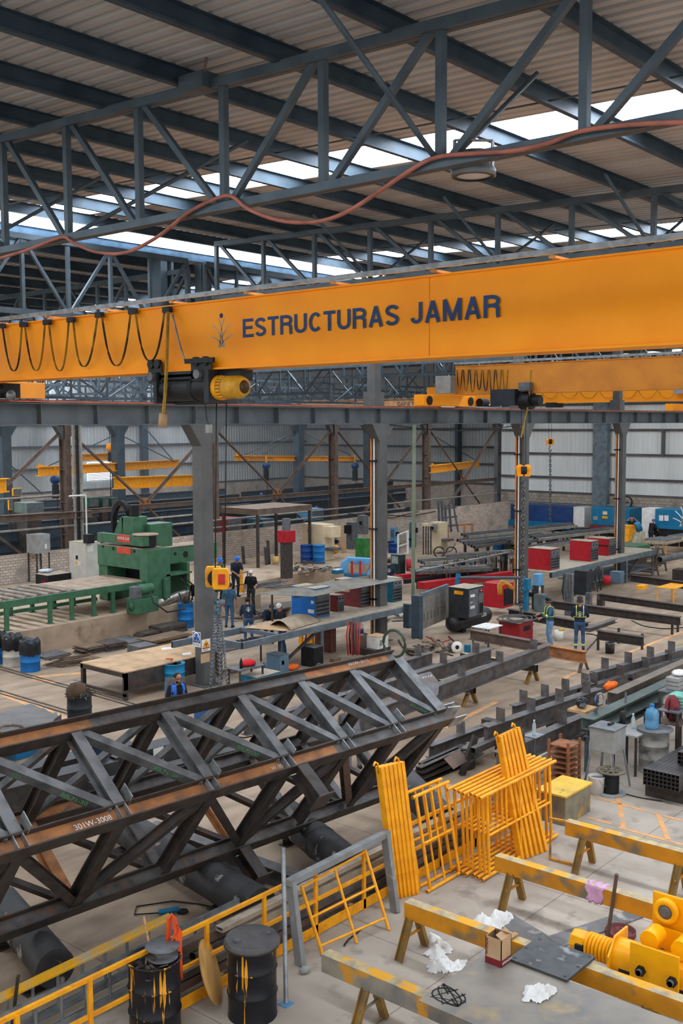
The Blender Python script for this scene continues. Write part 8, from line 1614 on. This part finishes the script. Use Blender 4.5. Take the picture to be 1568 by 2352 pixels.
for i, (px, py) in enumerate(((1012, 1340), (1036, 1335), (1060, 1331), (1085, 1327), (1110, 1322), (1134, 1318), (1158, 1314))):
    w = cab('torch_cabinet', 'cutting torch cabinet with hoses behind the compressor, %s from the left' % nth(i), 'cabinet', px - 9, px + 9, py, py - 42, (GUN, M('stand_tan', (130, 118, 100)), BLACK, GREYP)[i % 4], .7, .3, 'torch cabinets'); p, wx, wy, h, z = w[1]
    for j in range(2): part('torch_hose', MB().path([(p.x + .1 + .2 * j, p.y, z + h), (p.x - .1 + .2 * j, p.y - .25, z + h + .25), (p.x - .2 + .3 * j, p.y - .4, z + h * .6), (p.x + .2 * j, p.y - .3, z + .1)], .03, 5), M('hose_khaki', (150, 136, 108)), w[0], True)
    face(w, 'L', .2, .8, .6, .85, DGREY, 'gauge_panel'); face(w, 'R', .2, .8, .2, .9, BLACK, 'side_panel')
t = thing('hand_cart', 'two-wheeled hand cart on the floor right of the leaning pole', 'cart', P(1022, 1278)); bq = P(1022, 1278)
for px in (1008, 1036): part('wheel', MB().path([PD(px, 1268, bq) + V((.3 * math.cos(g) * .65, -.3 * math.cos(g) * .76, .3 * math.sin(g))) for g in [k_ * math.pi / 8 for k_ in range(16)]], .035, 6, True), RUBBER, t, True)
part('frame_bar', MB().bar(PD(1008, 1268, bq), PD(1036, 1266, bq), .06, .06), GUN, t, True); part('handle', MB().bar(PD(1036, 1266, bq), PD(1046, 1248, bq), .05, .05), GUN, t, True)
for i, (a, b, yb, yt, m, lb, z) in enumerate(((896, 914, 1262, 1212, LBLUE, 'light blue drill stand right of the second column', 0), (940, 956, 1258, 1200, TEAL, 'teal drilling machine behind the leaning pole', 0), (872, 886, 1252, 1196, GUN, 'grey machine column hugging the second column', 0), (756, 774, 1272, 1232, GUN, 'small grey machine between blue drums and pale board', ZQ), (852, 868, 1290, 1246, CREAM, 'cream bin between green cabinet and second column', 0), (1200, 1216, 1400, 1350, MILLD, 'dark stand behind the blue jib post', 0), (1090, 1112, 1258, 1230, GUN, 'grey vice bench left of the blue drum row', 0), (1255, 1285, 1254, 1232, MILLD, 'dark steel crate behind the nearest red welder', 0), (1318, 1345, 1248, 1212, MILLD, 'dark block stack behind the middle red welder', 0), (560, 580, 1276, 1246, DGREY, 'slate box at the foot of the white brick wall', ZQ), (1030, 1050, 1500, 1478, BROWNST, 'small brown stand left of the white cable spool', 0), (1345, 1362, 1395, 1362, GUN, 'grey gas trolley under the second shelf', 0), (1372, 1392, 1392, 1366, MILLD, 'dark toolbox under the second shelf', 0))):
    w = cab('workshop_machine' if yb - yt > 34 else 'workshop_box', lb, 'machine' if yb - yt > 34 else 'box', a, b, yb, yt, m, .9, z)
    face(w, 'L', .15, .85, .55, .9, GUN if m is not GUN else DGREY, 'front_panel'); 
    if yb - yt > 34: face(w, 'L', .1, .9, .3, .38, BLACK, 'work_table', .3); face(w, 'R', .3, .7, .6, .8, BLACK, 'motor_cover', .2)
for i, (px, py0, py1, zz) in enumerate(((1296, 1318, 1395, 0), (1303, 1318, 1405, 0), (1372, 1300, 1360, 0), (1379, 1298, 1350, 0), (1312, 1330, 1372, 0))):
    b = P(px, py1 + 12); solo('hanging_hose', MB().path([PD(px, py0, b), PD(px - 5, (py0 + py1) / 2, b), PD(px, py1, b), PD(px + 8, py1 - 6, b), PD(px + 5, (py0 + py1) / 2, b), PD(px + 3, py0, b)], .03, 6), (CABLE, M('hose_grey', (90, 88, 88)))[i % 2], 'dark welding lead hanging from the red-welder shelf, %s from the left' % nth(i), 'hose', 'leads on the second shelf')
for i, (px, py, lb) in enumerate(((1325, 1352, 'white bottle under the middle red welder'), (1344, 1356, 'clear bottle beside the dark cabinet'))): bottle(P(px, py, .46), .34, lb, (WHITE, GLASS)[i], RED)
cab('white_box', 'cream carton on the lower shelf left of the dark cabinet', 'box', 1316, 1338, 1360, 1348, CREAM, 1.2, .46)
for i in range(8):
    a, b = (1440 + 4 * i, 1306 - 4 * i), (1500 + 6 * i, 1312 - 5 * i); beam(a, b, .1 + .08 * (i % 4), .08, .12, 'brown bar in the low pile right of the second shelf, %s from the front' % nth(i), (BROWNST, MILLD, WOOD)[i % 3], 0, 'bars right of the second shelf', 'steel_bar', 'B')
for i, (px, py) in enumerate(((820, 1500), (770, 1520), (800, 1525), (745, 1545), (848, 1520))):
    q = P(px, py); solo('offcut_block', MB().box((q.x, q.y, 0), (.35 - .04 * i, .22, .1 + .03 * i)), PL[i % 4], 'small offcut block on the floor near the black box, %s in a scatter' % nth(i), 'offcut', 'offcuts near the black box')
for i in range(10):
    q = P(440 + 11 * i, 1545 - 3 * (i % 3)); solo('offcut_plate', MB().box((q.x, q.y, .004 * i), (.4, .12, .03)), PL[i % 3], 'narrow offcut on the floor at the thick column foot, %s from the left' % nth(i), 'offcut', 'offcuts at the column foot')
# fasteners: splice plates on the columns and a wall fan, cable tray
q = PX(1440, 1153, 69.5); t = thing('wall_fan', 'dark round fan on the block wall right of the fourth column', 'fan', q); part('fan_ring', MB().lathe([(.35, 0), (.42, 0), (.42, .12), (.35, .12), (.35, 0)], q, 20, (-1, 0, 0)), BLACK, t, True); part('fan_hub', MB().lathe([(0, 0), (.1, 0), (.1, .1), (0, .1)], q, 12, (-1, 0, 0)), GUN, t, True)
a, b = PX(1170, 1149, 69.6), PX(1568, 1165, 69.6); solo('wall_conduit', MB().tube(V((69.6, a.y, a.z)), V((69.6, b.y, a.z)), .06, 8), GALV, 'pale conduit along the block wall behind the teal machines', 'pipe')
for i, x in enumerate((34.3, 44.)): solo('light_switch_cable', MB().path([PY(800 + 40 * i, 1180, 40.3), PY(900 + 40 * i, 1190 - 4 * i, 40.3), PY(960 + 40 * i, 1175, 40.3)], .03, 5), CABLE, ('slack cable on the low wall left of the leaning pole', 'slack cable on the low wall right of the leaning pole')[i], 'cable')
# ================= light and camera =================
w = bpy.data.worlds.new('daylight'); bpy.context.scene.world = w; w.use_nodes = True
bg = w.node_tree.nodes['Background']; bg.inputs[0].default_value = srgb((250, 248, 244)); bg.inputs[1].default_value = 1.2
cam = bpy.data.cameras.new('camera'); co = bpy.data.objects.new('camera', cam); COL.objects.link(co)
r_ = V(RM @ np.array([1., 0, 0])); u_ = V(RM @ np.array([0, -1., 0])); b_ = V(RM @ np.array([0, 0, -1.]))
co.matrix_world = Matrix(((r_.x, u_.x, b_.x, 0), (r_.y, u_.y, b_.y, 0), (r_.z, u_.z, b_.z, CH), (0, 0, 0, 1)))
cam.sensor_fit = 'AUTO'; cam.sensor_width = 36; cam.lens = F / 2352 * 36; cam.clip_end = 500; cam.clip_start = .1
S_ = bpy.context.scene; S_.camera = co
S_.view_settings.view_transform = 'Standard'; S_.view_settings.look = 'None'; S_.view_settings.gamma = 1; S_.view_settings.use_curve_mapping = False
S_.view_settings.exposure = 0.15
S_.cycles.max_bounces = 8; S_.cycles.diffuse_bounces = 4
